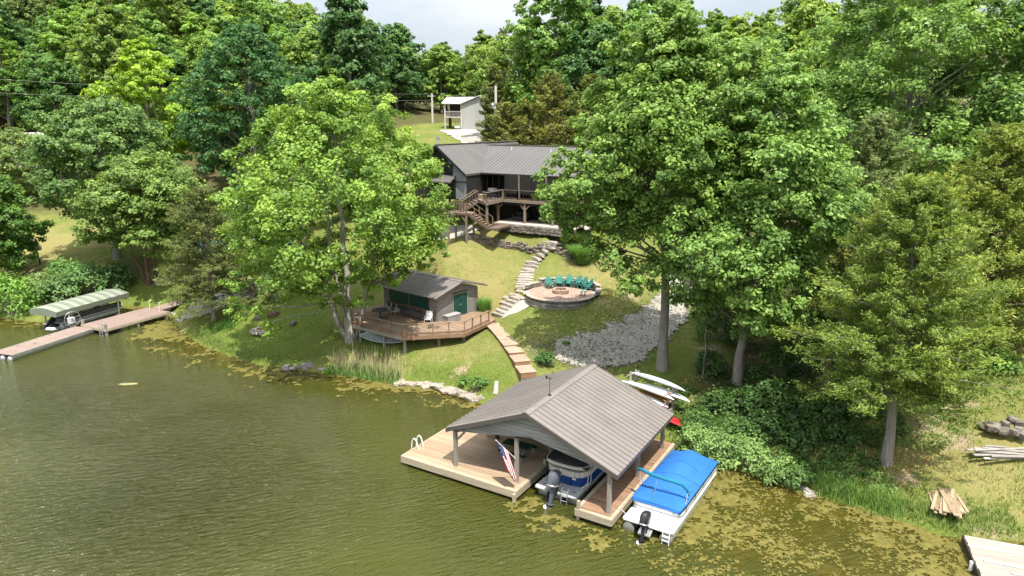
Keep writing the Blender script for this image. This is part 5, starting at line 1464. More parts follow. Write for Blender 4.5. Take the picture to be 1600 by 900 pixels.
# furniture on the deck
def chest(label, p, rz, L, W_, H_):
    t = thing('storage_chest', label, 'chest', p, rz)
    bx_ = MB().span((-L / 2 + .02, -W_ / 2 + .02, 0), (L / 2 - .02, W_ / 2 - .02, H_)).build('body', M_csid, t)
    for i in range(8):
        for s in (-1, 1): piece('board', M_csid, bx_, (-L / 2 + (i + .5) * L / 8, s * W_ / 2, H_ / 2), (L / 8 - .012, .03, H_ - .02))
    MB().span((-L / 2 - .04, -W_ / 2 - .04, H_), (L / 2 + .04, W_ / 2 + .04, H_ + .05)).build('lid', M_grey, t)
chest('grey board chest standing beside the green cabin doors', cw_(1.0, -.75), CR + R_(-4), 1.5, .62, .6)
def patio_chair(label, p, rz, mf, mm, group=None, sling=True):
    t = thing('patio_chair', label, 'chair', p, rz, group)
    MB().span((-.25, -.25, .40), (.25, .24, .43)).build('seat', mf, t)
    MB().prism([(-.25, .22, .43), (.25, .22, .43), (.25, .40, 1.0), (-.25, .40, 1.0)], (0, .025, 0)).build('backrest', mf, t)
    for s in (-1, 1):
        MB().tube([(s * .28, -.26, 0), (s * .28, -.24, .62), (s * .28, .3, .64)], .018, 5).build('armrest', mm, t)
        MB().tube([(s * .27, .32, 0), (s * .27, .24, .42), (s * .27, .42, 1.02)], .018, 5).build('leg', mm, t)
    return t
patio_chair('pale sling chair left of the pair at the dark deck table', cw_(-1.05, 5.35), CR + R_(-80), M_lumber, M_steel)
patio_chair('pale sling chair right of the pair at the dark deck table', cw_(-1.0, 4.35), CR + R_(-95), M_lumber, M_steel)
patio_chair('white metal chair at the front corner of the cabin wall', cw_(-.75, .35), CR + R_(-60), M_white, M_white)
patio_chair('dark chair between the deck table and the railing', cw_(-2.9, 3.6), CR + R_(60), M_black, M_black)
t = thing('patio_table', 'dark round table on the cabin deck in the tree shade', 'table', cw_(-2.2, 4.9), CR)
MB().tube([(0, 0, .70), (0, 0, .74)], .72, 20).build('tabletop', M_char, t); MB().tube([(0, 0, 0), (0, 0, .70)], .05, 8).build('stem', M_black, t); MB().tube([(0, 0, 0), (0, 0, .03)], .32, 14).build('foot', M_black, t)
def bar_stool(p, rz, label, first=[None]):
    if first[0] is None:
        t = thing('bar_stool', label, 'stool', p, rz, 'dark bar stools under the cabin counter')
        MB().tube([(0, 0, .72), (0, 0, .78)], .2, 12).build('seat', M_char, t)
        MB().prism([(-.2, .17, .80), (.2, .17, .80), (.2, .22, 1.08), (-.2, .22, 1.08)], (0, .03, 0)).build('backrest', M_char, t)
        for s in (-1, 1):
            for q in (-1, 1): MB().tube([(s * .14, q * .14, .74), (s * .21, q * .21, 0)], .016, 5).build('leg', M_black, t)
        MB().tube([(.18 * math.cos(a), .18 * math.sin(a), .3) for a in np.linspace(0, 2 * math.pi, 9)], .012, 4, caps=False).build('foot_ring', M_black, t)
        first[0] = t; return t
    return copy_thing(first[0], p, rz, 1.0, label)
for k, lb_ in enumerate(['first', 'second', 'third', 'fourth', 'fifth', 'sixth', 'seventh']):
    bar_stool(cw_(-.62, 1.25 + k * .68), CR + R_(90 + rnd.uniform(-15, 15)), f'{lb_} dark bar stool under the cabin counter, counted from the white chair')

# ------------------------------------------------------------------ wooden steps down to the boathouse
q0, q1 = on_ground(769, 509), on_ground(836, 622)
ws = thing('wooden_steps', 'broad tan plank steps running down the grass to the boathouse', 'steps', (q0.x, q0.y, 0))
n = 8; dv_ = (q1 - q0); rz = math.atan2(dv_.y, dv_.x); Lh = math.hypot(dv_.x, dv_.y) / n
ws.rotation_euler = (0, 0, rz)
for i in range(n):
    a_, b_ = q0.lerp(q1, i / n), q0.lerp(q1, (i + 1) / n)
    zt = max(ground(a_.x, a_.y), ground(b_.x, b_.y), .5 * (ground(a_.x, a_.y) + ground(b_.x, b_.y))) + .10
    bxm = MB().span((i * Lh, -.56, zt - .45), (i * Lh + Lh - .03, .56, zt - .03)).build('step', M_stepdk, ws)
    nb_ = max(4, int(Lh / .2))
    for k in range(nb_): piece('plank', M_step, bxm, (i * Lh + (k + .5) * Lh / nb_, 0, zt - .012), (Lh / nb_ - .012, 1.22, .04))

# ------------------------------------------------------------------ stone steps, fire pit terrace, walls
def path_points(pix, z0):
    return [on_ground(px, py, z0) for px, py in pix]
def along(pts, step):
    out = []; acc = 0
    for a, b in zip(pts[:-1], pts[1:]):
        L = (b - a).length; t = acc
        while t < L:
            out.append((a.lerp(b, t / L), math.atan2((b - a).y, (b - a).x))); t += step
        acc = t - L
    return out
lower = path_points([(779, 493), (796, 477), (809, 464)], 3.6)
upper = path_points([(818, 450), (822, 440), (826, 424), (836, 408), (850, 392)], 5.6)
top_ = path_points([(856, 388), (875, 374), (893, 365), (908, 356)], 8.2)
def stone_flight(label, pts, step, w_, d_, h_):
    t = thing('stone_steps', label, 'steps', pts[0])
    for q, a in along(pts, step):
        a2 = a + rnd.uniform(-.06, .06)
        off = q - pts[0]
        stone('step_stone', M_slab, t, (off.x, off.y, ground(q.x, q.y) + .03 - pts[0].z), (d_ * rnd.uniform(.95, 1.2), w_ * rnd.uniform(.9, 1.1), h_), (0, 0, a2), True)
    return t
stone_flight('lower flight of pale stone steps climbing from the cabin deck', lower, .46, 1.6, .46, .34)
stone_flight('long middle flight of stone steps between fire pit and dry stone wall', upper, .52, 1.7, .44, .36)
stone_flight('upper flagstone steps from the dry stone wall to the house patio', top_, .72, 1.7, .66, .30)
# landing between the flights
t = thing('flagstone_landing', 'flagstone landing linking the stone steps with the fire pit', 'paving', on_ground(818, 456, 4.8))
for i in range(-3, 4):
    for j in range(-2, 2):
        x, y = i * .62 + (j % 2) * .25, j * .6
        gz = ground(t.location.x + x, t.location.y + y) - t.location.z
        stone('flagstone', M_stonep, t, (x, y, gz + .02), (.6, .57, .14), (0, 0, rnd.uniform(-.2, .2)), True)
fpt = thing('fire_pit_terrace', 'round brick-paved fire pit terrace with a curved stone wall', 'terrace', PIT)
PRAD = 2.95
MB().tube([(0, 0, -1.2), (0, 0, -.06)], PRAD - .12, 40).build('fill', M_stone, fpt)
rings_ = 8
for k in range(rings_):
    r0 = .75 + k * (PRAD - .75) / rings_; r1 = r0 + (PRAD - .75) / rings_ - .02
    cnt = int(2 * math.pi * (r0 + r1) / 2 / .36)
    me = MB()
    da = 2 * math.pi / cnt
    me = me.prism([(r0 * math.cos(.012), r0 * math.sin(.012), -.06), (r1 * math.cos(.006), r1 * math.sin(.006), -.06), (r1 * math.cos(da - .006), r1 * math.sin(da - .006), -.06), (r0 * math.cos(da - .012), r0 * math.sin(da - .012), -.06)], (0, 0, .06)).mesh('paver', M_paver)
    for i in range(cnt):
        if k < 7 or True: link('paver', me, fpt, (0, 0, rnd.uniform(-.006, .006)), (0, 0, i * da + k * .1))
for row in range(4):
    cnt = 34
    for i in range(cnt):
        a = math.pi * (.93 + 1.10 * (i + .5 * (row % 2)) / cnt)
        if row < 3: stone('wall_stone', M_stone, fpt, (PRAD * math.cos(a), PRAD * math.sin(a), -1.02 + row * .30), (.30, .40 * rnd.uniform(.9, 1.1), .29), (0, 0, a))
        else: stone('cap_stone', M_stonep, fpt, ((PRAD + .02) * math.cos(a), (PRAD + .02) * math.sin(a), -.03), (.42, .40, .11), (0, 0, a), True)
sw = thing('seat_wall', 'low curved stone wall stepping up behind the green chairs', 'wall', PIT)
for i in range(22):
    a = math.pi * (-.10 + .98 * i / 22); R2 = 3.35
    hgt = .62 if .12 < i / 22 < .80 else .55
    for row in range(int(hgt / .28)):
        stone('wall_stone', M_stone, sw, (R2 * math.cos(a + .02 * (row % 2)), R2 * .92 * math.sin(a + .02 * (row % 2)), .12 + row * .28), (.36, .5, .29), (0, 0, a))
    stone('cap_stone', M_stonep, sw, ((R2 + .02) * math.cos(a), (R2 + .02) * .92 * math.sin(a), .06 + int(hgt / .28) * .28), (.5, .52, .12), (0, 0, a), True)
fr2 = thing('fire_ring', 'round stone fire ring in the middle of the brick terrace', 'fire ring', PIT)
for row in range(2):
    for i in range(15):
        a = 2 * math.pi * (i + .5 * row) / 15; stone('ring_stone', M_paver, fr2, (.62 * math.cos(a), .62 * math.sin(a), .09 + row * .17), (.24, .27, .17), (0, 0, a))
MB().tube([(0, 0, .0), (0, 0, .06)], .52, 16).build('ash_bed', M_soot, fr2)
ch0 = [None]
def lawn_chair(p, rz, label):
    """slatted reclining garden chair: sloped seat, fan of back slats, broad arms"""
    if ch0[0] is not None: return copy_thing(ch0[0], p, rz, 1.0, label)
    t = thing('garden_chair', label, 'chair', p, rz, 'green garden chairs round the fire pit')
    st_ = MB().prism([(-.27, -.36, .36), (.27, -.36, .36), (.27, .24, .24), (-.27, .24, .24)], (0, 0, .03)).build('seat', M_chair, t)
    bk = MB().prism([(-.3, .30, .42), (.3, .30, .42), (.3, .33, .50), (-.3, .33, .50)], (0, .03, 0)).build('backrest', M_chair, t)
    for i in range(5):
        x = (i - 2) * .125; h = 1.02 - .045 * (i - 2) ** 2
        link('slat', MB().prism([(x * .8 - .055, .20, .26), (x * .8 + .055, .20, .26), (x * 1.1 + .055, .20 + .46 * (h - .26), h), (x * 1.1 - .055, .20 + .46 * (h - .26), h)], (0, .025, .01)).mesh('slat', M_chair), bk)
    for s in (-1, 1):
        MB().span((s * .36 - .07, -.40, .55), (s * .36 + .07, .36, .58)).build('armrest', M_chair, t)
        MB().span((s * .32 - .03, -.36, 0), (s * .32 + .03, -.24, .55)).build('leg', M_chair, t)
        MB().prism([(s * .30 - .02, -.2, .30), (s * .30 - .02, .5, 0), (s * .30 - .02, .62, 0), (s * .30 - .02, -.1, .38)], (.04, 0, 0)).build('leg', M_chair, t)
    ch0[0] = t; return t
for (px, py, dz), lb_ in zip([(860, 450, 0), (874, 447.5, 0), (888, 447.5, 0), (901, 449, 0), (909.5, 450.5, 0), (917, 453, 0)],
        ['leftmost green garden chair at the fire pit, turned sideways', 'second green garden chair from the left at the fire pit', 'third green garden chair from the left, straight behind the fire ring', 'fourth green garden chair from the left at the fire pit', 'fifth green garden chair, next to the rightmost one of the row', 'rightmost green garden chair in the row before the seat wall']):
    q = at(px, py, 5.1); d = Vector((PIT.x, PIT.y, 0)) - Vector((q.x, q.y, 0))
    lawn_chair(q, math.atan2(d.y, d.x) + math.pi / 2, lb_)
q = at(911, 462, 5.1)
t = thing('side_table', 'small rusty metal table with a pale green top at the right of the fire pit', 'table', q)
MB().tube([(0, 0, .42), (0, 0, .46)], .34, 14).build('tabletop', pm('pale_green_top', (.36, .55, .48), None, 2, .6), t)
for k in range(4): MB().tube([(.24 * math.cos(k * 1.57 + .4), .24 * math.sin(k * 1.57 + .4), 0), (.22 * math.cos(k * 1.57 + .4), .22 * math.sin(k * 1.57 + .4), .42)], .025, 5).build('leg', M_barkr, t)
def dry_wall(label, pix, rows, z0, hz=.2, ln_=.5, th=.4, mats=M_wallst):
    pts = path_points(pix, z0)
    t = thing('dry_stone_wall', label, 'wall', pts[0])
    for row in range(rows):
        for q, a in along(pts, ln_ * (.8 + .15 * row)):
            if rnd.random() < .04 and row == rows - 1: continue
            o = q - pts[0]
            stone('stone', mats, t, (o.x + rnd.uniform(-.05, .05), o.y + rnd.uniform(-.05, .05), ground(q.x, q.y) - pts[0].z + .02 + hz * row), (ln_ * rnd.uniform(.8, 1.25), th * rnd.uniform(.85, 1.2), hz * rnd.uniform(.9, 1.25)), (0, 0, a + rnd.uniform(-.12, .12)), True)
    return t
dry_wall('rough dry stone wall between the lawn and the house terrace, left of the steps', [(730, 375), (765, 382), (810, 388), (846, 392)], 4, 7.6)
dry_wall('rough dry stone wall curving down right of the stone steps', [(856, 391), (874, 397), (893, 405), (925, 405), (950, 402)], 4, 7.2)
# rocks along the water
def rock_edging(label, pix, n, s0, s1, mat=M_stonep):
    pts = [at(px, py, .05) for px, py in pix]
    t = thing('rock_edging', label, 'rocks', pts[0]); k = 0
    tot = sum((b - a).length for a, b in zip(pts[:-1], pts[1:]))
    for q, a in along(pts, tot / n):
        o = q - pts[0]; s = rnd.uniform(s0, s1)
        stone('rock', mat, t, (o.x + rnd.uniform(-.3, .3), o.y + rnd.uniform(-.1, .9), .06 + rnd.uniform(0, .12)), (s * rnd.uniform(.9, 1.6), s * rnd.uniform(.7, 1.0), s * rnd.uniform(.28, .5)), (rnd.uniform(-.2, .2), rnd.uniform(-.2, .2), rnd.uniform(0, 3)))
    return t
rock_edging('pale flat rocks lining the shore left of the boathouse', [(622, 601), (660, 603), (700, 613), (758, 630)], 52, .38, .8)
rock_edging('small round rocks at the water under the leafy bushes', [(1108, 712), (1150, 728), (1195, 748), (1240, 764)], 20, .3, .55)
rock_edging('dark wet rocks at the shore in front of the sycamore shade', [(445, 577), (480, 578), (512, 580)], 12, .4, .9, M_stone)
rock_edging('flat rocks by the left pier where the gravel ramp meets the water', [(255, 486), (275, 492), (290, 505)], 14, .4, .8)
t = thing('fire_ring', 'low ring of stones on the left lawn by the sycamore', 'fire ring', on_ground(410, 518, 1))
for i in range(18):
    a = 2 * math.pi * i / 18; stone('ring_stone', M_stonep, t, (.95 * math.cos(a), .95 * math.sin(a), .08), (.34, .3, .22), (0, 0, a))
MB().tube([(0, 0, -.05), (0, 0, .05)], .85, 18).build('ash_bed', M_stone, t)
for px, py, s, lb_, mt in [(404, 498, .6, 'square grey rock on the left lawn behind the stone ring', M_stone), (428, 493, .8, 'reddish rock under the low sycamore branches', M_barkr), (458, 507, .55, 'dark rock on the lawn under the sycamore', M_wallst)]:
    q = on_ground(px, py, 1.5); o = link('rock', stone_mesh(int(px), mt), None, q + Vector((0, 0, .12)), (0, 0, rnd.random() * 3), (s * 1.3, s, s * .7)); tag(o, lb_, 'rock')

# ------------------------------------------------------------------ drives and paths (gravel sheets)
def gravel_material():
    m, nt, b = _base('gravel')
    pos = position(nt)
    n1 = noise(nt, pos, 9, 4, .7); n2 = noise(nt, pos, 1.1, 4, .6); n3 = noise(nt, pos, 30, 2, .6)
    c = mixrgb(nt, (.23, .215, .195), (.40, .375, .34), ramp(nt, math_(nt, 'ADD', math_(nt, 'MULTIPLY', n1, .5), math_(nt, 'MULTIPLY', n3, .5)), [(.36, 0.), (.64, 1.)]))
    c = mixrgb(nt, c, (.40, .36, .30), ramp(nt, n2, [(.45, 0.), (.7, .7)]))
    nt.links.new(c, b.inputs['Base Color']); b.inputs['Roughness'].default_value = .95; b.inputs['Specular IOR Level'].default_value = .1
    d_ = ramp(nt, noise(nt, pos, 2.6, 5, .75), [(.57, 0.), (.66, .45)])
    nt.links.new(mixrgb(nt, c, (.075, .07, .045), d_), b.inputs['Base Color'])
    bump(nt, b, n1, .7, .06)
    soft_edge(nt, b, pos)
    return m
def soft_edge(nt, b, pos):
    """the sheet thins out into the grass: ragged scattered edge"""
    a = nt.nodes.new('ShaderNodeAttribute'); a.attribute_name = 'edge'
    f = math_(nt, 'ADD', a.outputs['Fac'], math_(nt, 'MULTIPLY', math_(nt, 'SUBTRACT', noise(nt, pos, 2.2, 6, .75), .5), 1.5))
    al = ramp(nt, f, [(.26, 0.), (.40, 1.)])
    nt.links.new(al, b.inputs['Alpha'])
M_gravel = gravel_material()
def gravel_strip(name, pts, widths, st=.3, lift_=.03, mat=None, seed=1):
    g = np.random.default_rng(seed)
    P = [Vector((p[0], p[1], 0)) for p in pts]
    cs = []; 
    for i, (a, b) in enumerate(zip(P[:-1], P[1:])):
        n_ = max(2, int((b - a).length / st))
        for k in range(n_): cs.append((a.lerp(b, k / n_), widths[i] + (widths[i + 1] - widths[i]) * k / n_))
    cs.append((P[-1], widths[-1]))
    m_ = 15; co = []
    for i, (c, w_) in enumerate(cs):
        d = (cs[min(i + 2, len(cs) - 1)][0] - cs[max(i - 2, 0)][0]).normalized(); s = Vector((-d.y, d.x, 0))
        wl = w_ / 2 * (1 + .14 * (fbm(np.array([i * .25]), np.array([3.3 + seed]), seed)[0] - .5) * 4 + g.normal(0, .03)); wr__ = w_ / 2 * (1 + .14 * (fbm(np.array([i * .25]), np.array([9.3 + seed]), seed + 5)[0] - .5) * 4 + g.normal(0, .03))
        for k in range(m_):
            t_ = k / (m_ - 1); q = c + s * (wl - (wl + wr__) * t_)
            co.append((q.x, q.y, math.sin(math.pi * t_)))
    co = np.array(co); edge = co[:, 2].copy()
    co[:, 2] = ground_np(co[:, :2]) + lift_ + .006 * g.normal(size=len(co))
    i = np.arange(len(co)).reshape(-1, m_)
    f_ = np.stack([i[:-1, :-1], i[:-1, 1:], i[1:, 1:], i[1:, :-1]], -1).reshape(-1, 4)
    ends_ = np.minimum(np.arange(len(cs)), np.arange(len(cs))[::-1]) * st / 1.2
    ev = np.minimum(np.repeat(np.clip(ends_, 0, 1), m_), edge)
    return structure(link(name, np_mesh(name, co, f_, mat or M_gravel, {'edge': ev})))
G = lambda *a: on_ground(*a)[:2]
gravel_strip('gravel_drive', [G(858, 548), G(905, 553), G(965, 542), G(1015, 515), G(1042, 490), G(1058, 465), G(1062, 440), (17.5, 71), (19, 80), (14, 92), (4, 106), (-5, 118), (-9, 130)], [3.4, 6.0, 6.6, 5.2, 4.2, 3.6, 3.4, 3.2, 3.2, 3.4, 3.6, 4.2, 5.0], seed=4, lift_=.12)
gravel_strip('gravel_ramp', [at(285, 498, .1)[:2], G(315, 480), G(350, 468), G(385, 458), G(410, 452)], [4.6, 4.8, 5.0, 4.8, 4.6], seed=8, lift_=.05)
gravel_strip('garden_path', [G(785, 493), G(805, 483), G(826, 470)], [1.0, 1.7, 1.9], .2, .04, M_concrete, 12)
gravel_strip('house_path', [G(690, 362), G(720, 362), G(745, 360)], [2.2, 2.6, 1.6], .3, .05, M_concrete, 13)
gravel_strip('parking_pad', [G(893, 356), G(915, 352), G(945, 346), (13, 76)], [2.0, 3.2, 4.0, 4.5], .3, .05, M_concrete, 14)
gravel_strip('garage_apron', [(-10.5, 137.0), (-9.0, 131), (-7.0, 124), (-4.5, 116)], [7, 6, 5, 4.5], .5, .10, M_concrete, 15)
# ------------------------------------------------------------------ the house
HO = (-1.204, 72.50, 0.0)
hs = thing('house', 'dark two-storey lake house with grey metal roof, porch and timber deck', 'house', HO, ROT_B)
HX, HRZ, HEZ = -6.5, 17.5, 14.6             # left wing: ridge x, ridge and eave heights
LXE, LXW = -2.77, -10.25
VY0, VS, VT = 0.5, 3.4, 6.7                # valley: starts at (LXE, VY0), runs back VS in x and VT in y
WY, WRZ, WXR = 7.2, 17.22, 9.0             # right wing: ridge y, height, right end
roof = MB()
roof.prism([(HX, -2.35, HRZ - .03), (LXE, -2.35, HEZ - .03), (LXE, -2.35, HEZ - .2), (HX, -2.35, HRZ - .2)], (0, 2.85, 0))
roof.prism([(HX, -2.35, HRZ - .03), (LXW, -2.35, HEZ - .03), (LXW, -2.35, HEZ - .2), (HX, -2.35, HRZ - .2)], (0, 16.6, 0))
roof.prism([(HX, .5, HRZ - .03), (LXE, .5, HEZ - .03), (LXE - VS, VY0 + VT, WRZ - .03)], (0, 0, -.15))
roof.prism([(HX, .5, HRZ - .03), (LXE - VS, VY0 + VT, WRZ - .03), (LXE - VS, 14.2, WRZ - .03), (HX, 14.2, HRZ - .03)], (0, 0, -.15))
roof.prism([(LXE, VY0, HEZ - .03), (WXR, .35, HEZ - .03), (WXR, WY, WRZ - .03), (LXE - VS, WY, WRZ - .03)], (0, 0, -.15))
roof.prism([(LXE - VS, WY, WRZ - .03), (WXR, WY, WRZ - .03), (WXR, 14.0, HEZ - .03), (LXE, 14.0, HEZ - .03)], (0, 0, -.15))
roof = roof.build('roof', M_roofdk, hs)
def hpanel(top0, top1, bot1, bot0):
    """one standing-seam roof panel between two seams"""
    t0, t1, b1_, b0_ = map(Vector, (top0, top1, bot1, bot0))
    m = MB(); up = Vector((0, 0, 1))
    def P(a, b, k, h): return a.lerp(b, k) + up * h
    prof = [(.01, .006), (.84, .006), (.87, .05), (.97, .05), (.99, .006), (.99, -.02), (.01, -.02)]
    m.loft([[P(t0, t1, k, h) for k, h in prof], [P(b0_, b1_, k, h) for k, h in prof]])
    link('roof_panel', m.mesh('roof_panel', M_hroof), roof)
pw = .46
y = -2.35
while y < 6.9:
    y2 = min(y + pw, 7.0)
    def bx_(yy):
        if yy <= VY0: return LXE - .0, HEZ
        k = (yy - VY0) / VT; return LXE - VS * k, HEZ + (WRZ - HEZ) * k
    (xa, za), (xb, zb) = bx_(y), bx_(y2)
    hpanel((HX, y, HRZ), (HX, y2, HRZ), (xb, y2, zb), (xa, y, za)); y = y2
x = LXE - VS
while x < WXR - .05:
    x2 = min(x + pw, WXR)
    def by_(xx):
        if xx >= LXE: return .5 - .15 * (xx - LXE) / (WXR - LXE), HEZ
        k = (LXE - xx) / VS; return VY0 + VT * k, HEZ + (WRZ - HEZ) * k
    (ya, za), (yb, zb) = by_(x), by_(x2)
    hpanel((x, WY, WRZ), (x2, WY, WRZ), (x2, yb, zb), (x, ya, za)); x = x2
rc = MB(); rc.beam((HX, -2.38, HRZ + .05), (HX, 14.25, HRZ + .05), .34, .05); rc.build('ridge_cap', M_hroof, roof)
rc = MB(); rc.beam((LXE - VS + .2, WY, WRZ + .05), (WXR + .03, WY, WRZ + .05), .34, .05); rc.build('ridge_cap', M_hroof, roof)
MB().beam((HX, -2.40, HRZ - .10), (LXE, -2.40, HEZ - .10), .06, .24).build('rake_board', M_hdark, roof)
MB().beam((HX, -2.40, HRZ - .10), (LXW, -2.40, HEZ - .10), .06, .24).build('rake_board', M_hdark, roof)
MB().beam((WXR + .04, .35, HEZ - .1), (WXR + .04, WY, WRZ - .1), .06, .24).build('rake_board', M_hdark, roof)
MB().beam((LXE, VY0 - .05, HEZ - .08), (WXR, .30, HEZ - .08), .07, .14).build('gutter', M_hdark, roof)
for x, y in ((-2.2, 5.9), (2.9, 5.6)):
    z_ = HEZ + (y - .4) * (WRZ - HEZ) / 6.8
    MB().tube([(x, y, z_ - .1), (x, y, z_ + .42)], .05, 6).build('vent_pipe', M_white, roof, True)
MB().tube([(-7.3, -.9, 16.4), (-7.3, -.9, 18.15)], .14, 10).tube([(-7.3, -.9, 18.15), (-7.3, -.9, 18.38)], .2, 10).build('chimney_pipe', M_steel, roof, True)
# walls: gable wing, upper wall behind the porch, dark lower storey
HF = 12.05
w_ = MB()
w_.span((LXW + .4, -1.85, HF - .2), (LXE - .1, 13.5, HEZ - .1))
w_.prism([(LXW + .4, -1.85, HEZ - .1), (LXE - .1, -1.85, HEZ - .1), (HX, -1.85, HRZ - .35)], (0, 15, 0))
w_.span((LXE, 2.7, 9.5), (WXR - .3, 13.6, HEZ + .2))
w_.prism([(WXR - .35, 2.7, HEZ + .2), (WXR - .35, 12, HEZ + .2), (WXR - .35, WY, WRZ - .3)], (.05, 0, 0))
hw = w_.build('wall', M_hdark, hs)
z = HF - .1
while z < HRZ - .8:
    z2 = z + .2
    xr_ = LXE - .1 if z2 < HEZ - .1 else HX + (HRZ - .3 - z2) * (LXE - HX) / (HRZ - HEZ)
    xl_ = -4.35 if z2 < 14.0 else max(-5.2, HX - (HRZ - .3 - z2) * .9) if z2 > 15.4 else -4.7
    if xr_ - xl_ > .1: piece('siding_board', M_hsid, hw, ((xl_ + xr_) / 2, -1.88, z + .094), (xr_ - xl_, .05, .188), (R_(4), 0, 0))
    z += .2
piece('trim_band', M_hdark, hw, (-3.6, -1.93, 13.75), (1.7, .05, .09)); piece('corner_board', M_hdark, hw, (LXE - .1, -1.92, 13.3), (.14, .08, 2.6))
def window(parent, c, w, h, mat=M_glass, fr_=M_hdark):
    f_ = MB()
    for s in (-1, 1): f_.box((c[0] + s * (w / 2 + .04), c[1], c[2]), (.08, .07, h + .16)); f_.box((c[0], c[1], c[2] + s * (h / 2 + .04)), (w, .07, .08))
    f_ = f_.build('window', fr_, parent); piece('pane', mat, f_, (c[0], c[1] + .015, c[2]), (w, .02, h))
window(hs, (-5.25, -1.93, 15.1), 1.0, .75)
for x in (-5.0, -6.3, -7.6): window(hs, (x, -1.93, 13.0), 1.1, 1.5)
aw = MB().prism([(-7.2, -1.9, 14.35), (-4.3, -1.9, 14.35), (-4.2, -3.1, 13.75), (-7.3, -3.1, 13.75)], (0, 0, -.1)).build('awning', M_roofdk, hs)
for i in range(7): 
    x0 = -7.2 + i * 2.9 / 7; piece('awning_panel', M_hroof, aw, (x0 + .2, -2.5, 14.07), (.38, 1.33, .03), (R_(26.5), 0, 0))
for x in (-9.5, -6.4, -3.2):
    for y in (-1.7, 4.0): piece('wing_post', M_hwood, hs, (x, y, 10.2), (.2, .2, 3.8))
# porch floor, screens, posts
fl = MB().prism([(-2.4, -1.1, HF - .06), (.68, -3.72, HF - .06), (.35, -.12, HF - .06), (WXR, -.12, HF - .06), (WXR, 2.7, HF - .06), (-2.7, 2.7, HF - .06)], (0, 0, -.1)).build('porch_floor', M_hwood, hs)
for q0_, q1_ in (((-2.4, -1.12), (.70, -3.76)), ((.70, -3.76), (.36, -.16)), ((.36, -.16), (WXR, -.16))):
    beam_piece('rim_joist', M_hbeam, hs, (*q0_, HF - .15), (*q1_, HF - .15), .06, .30)
npl = 40
for i in range(14):
    y = -3.5 + i * .2
    x0 = -2.4 + (-1.1 - y) * 3.08 / 2.62 if y < -1.1 else -2.4
    piece('plank', M_hbeam, fl, ((x0 + .38) / 2, y, HF - .035), (.38 - x0 - .1, .185, .04))
for k, x in enumerate([.42, 2.05, 3.65, 5.25, 6.85, 8.45]):
    piece('screen_post', M_hbeam if k % 2 else M_hdark, hs, (x, .3, (HF + HEZ) / 2 - .05), (.12, .12, HEZ - HF - .1))
    if k < 5: piece('screen', M_hdark, hs, (x + .8, .36, (HF + HEZ) / 2 + .2), (1.46, .02, HEZ - HF - .7))
for x in (-2.2, -1.5, -.75, 0.0): piece('screen_post', M_hdark, hs, (x, .9, (HF + HEZ) / 2), (.1, .1, HEZ - HF - .1))
def railing(parent, pts, z, h=.95, n_=6, mat=M_hbeam, bal=M_hdark, dz=0.0):
    for (a, b) in zip(pts[:-1], pts[1:]):
        a, b = Vector(a), Vector(b)
        beam_piece('top_rail', mat, parent, a + Vector((0, 0, h)), b + Vector((0, 0, h)), .10, .06)
        beam_piece('bottom_rail', mat, parent, a + Vector((0, 0, .12)), b + Vector((0, 0, .12)), .05, .06)
        k = max(2, int((b - a).length / .30)); m = MB()
        for i in range(1, k): q = a.lerp(b, i / k); m.beam(q + Vector((0, 0, .12)), q + Vector((0, 0, h)), .035, .035)
        m.build('balusters', bal, parent)
        for q in (a, b): piece('rail_post', mat, parent, q + Vector((0, 0, h / 2)), (.1, .1, h + .04))
for i in range(5): railing(hs, [(.42 + i * 1.72, -.08, HF), (.42 + (i + 1) * 1.72, -.08, HF)], HF, mat=M_hwood)
railing(hs, [(.36, -.16, HF), (.62, -3.6, HF), (-.2, -2.95, HF)], HF)
for x, y in [(-.3, .0), (2.95, .0), (6.2, .0), (8.8, .0), (.5, -3.4)]:
    piece('porch_post', M_hbeam, hs, (x, y, (9.2 + HF - .3) / 2), (.2, .2, HF - .3 - 9.2))
    if y == 0 and x < 8:
        for s in (-1, 1): beam_piece('brace', M_hbeam, hs, (x + s * .1, y, HF - .95), (x + s * .75, y, HF - .34), .11, .11)
MB().beam((-2.6, .0, HF - .42), (WXR, .0, HF - .42), .14, .22).build('porch_beam', M_hdark, hs)
# terrace slab and its stone face
MB().span((-.4, -.92, 9.55), (WXR + 1, 2.7, 9.66)).build('patio_slab', M_concrete, hs)
for row in range(3):
    for i in range(22): stone('face_stone', M_wallst, hs, (-.2 + i * .46, -1.0, 8.96 + row * .25), (.5, .34, .29), (0, 0, rnd.uniform(-.08, .08)))
# stairs
st1 = MB(); T0, T1 = Vector((-1.75, -1.85, HF)), Vector((-2.95, -3.25, 10.95))
dd = (T1 - T0); nrm = Vector((-dd.y, dd.x, 0)).normalized()
stair = MB()
for s in (-.5, .5): stair.beam(T0 + nrm * s + Vector((0, 0, -.18)), T1 + nrm * s + Vector((0, 0, -.18)), .06, .26)
stair = stair.build('stair', M_hwood, hs)
for i in range(6): 
    q = T0.lerp(T1, (i + .5) / 6); piece('tread', M_hbeam, stair, q + Vector((0, 0, -.02)), (.30, 1.0, .045), (0, 0, math.atan2(dd.y, dd.x)))
for s in (-.52, .52):
    beam_piece('handrail', M_hbeam, stair, T0 + nrm * s + Vector((0, 0, .95)), T1 + nrm * s + Vector((0, 0, .95)), .09, .07)
    for k in (0, .33, .66, 1): q = T0.lerp(T1, k) + nrm * s; piece('rail_post', M_hwood, stair, q + Vector((0, 0, .45)), (.07, .07, .98))
LZ_ = 10.92
land = MB().span((-3.6, -4.6, LZ_ - .22), (-1.15, -3.1, LZ_ - .05)).build('landing', M_hwood, hs)
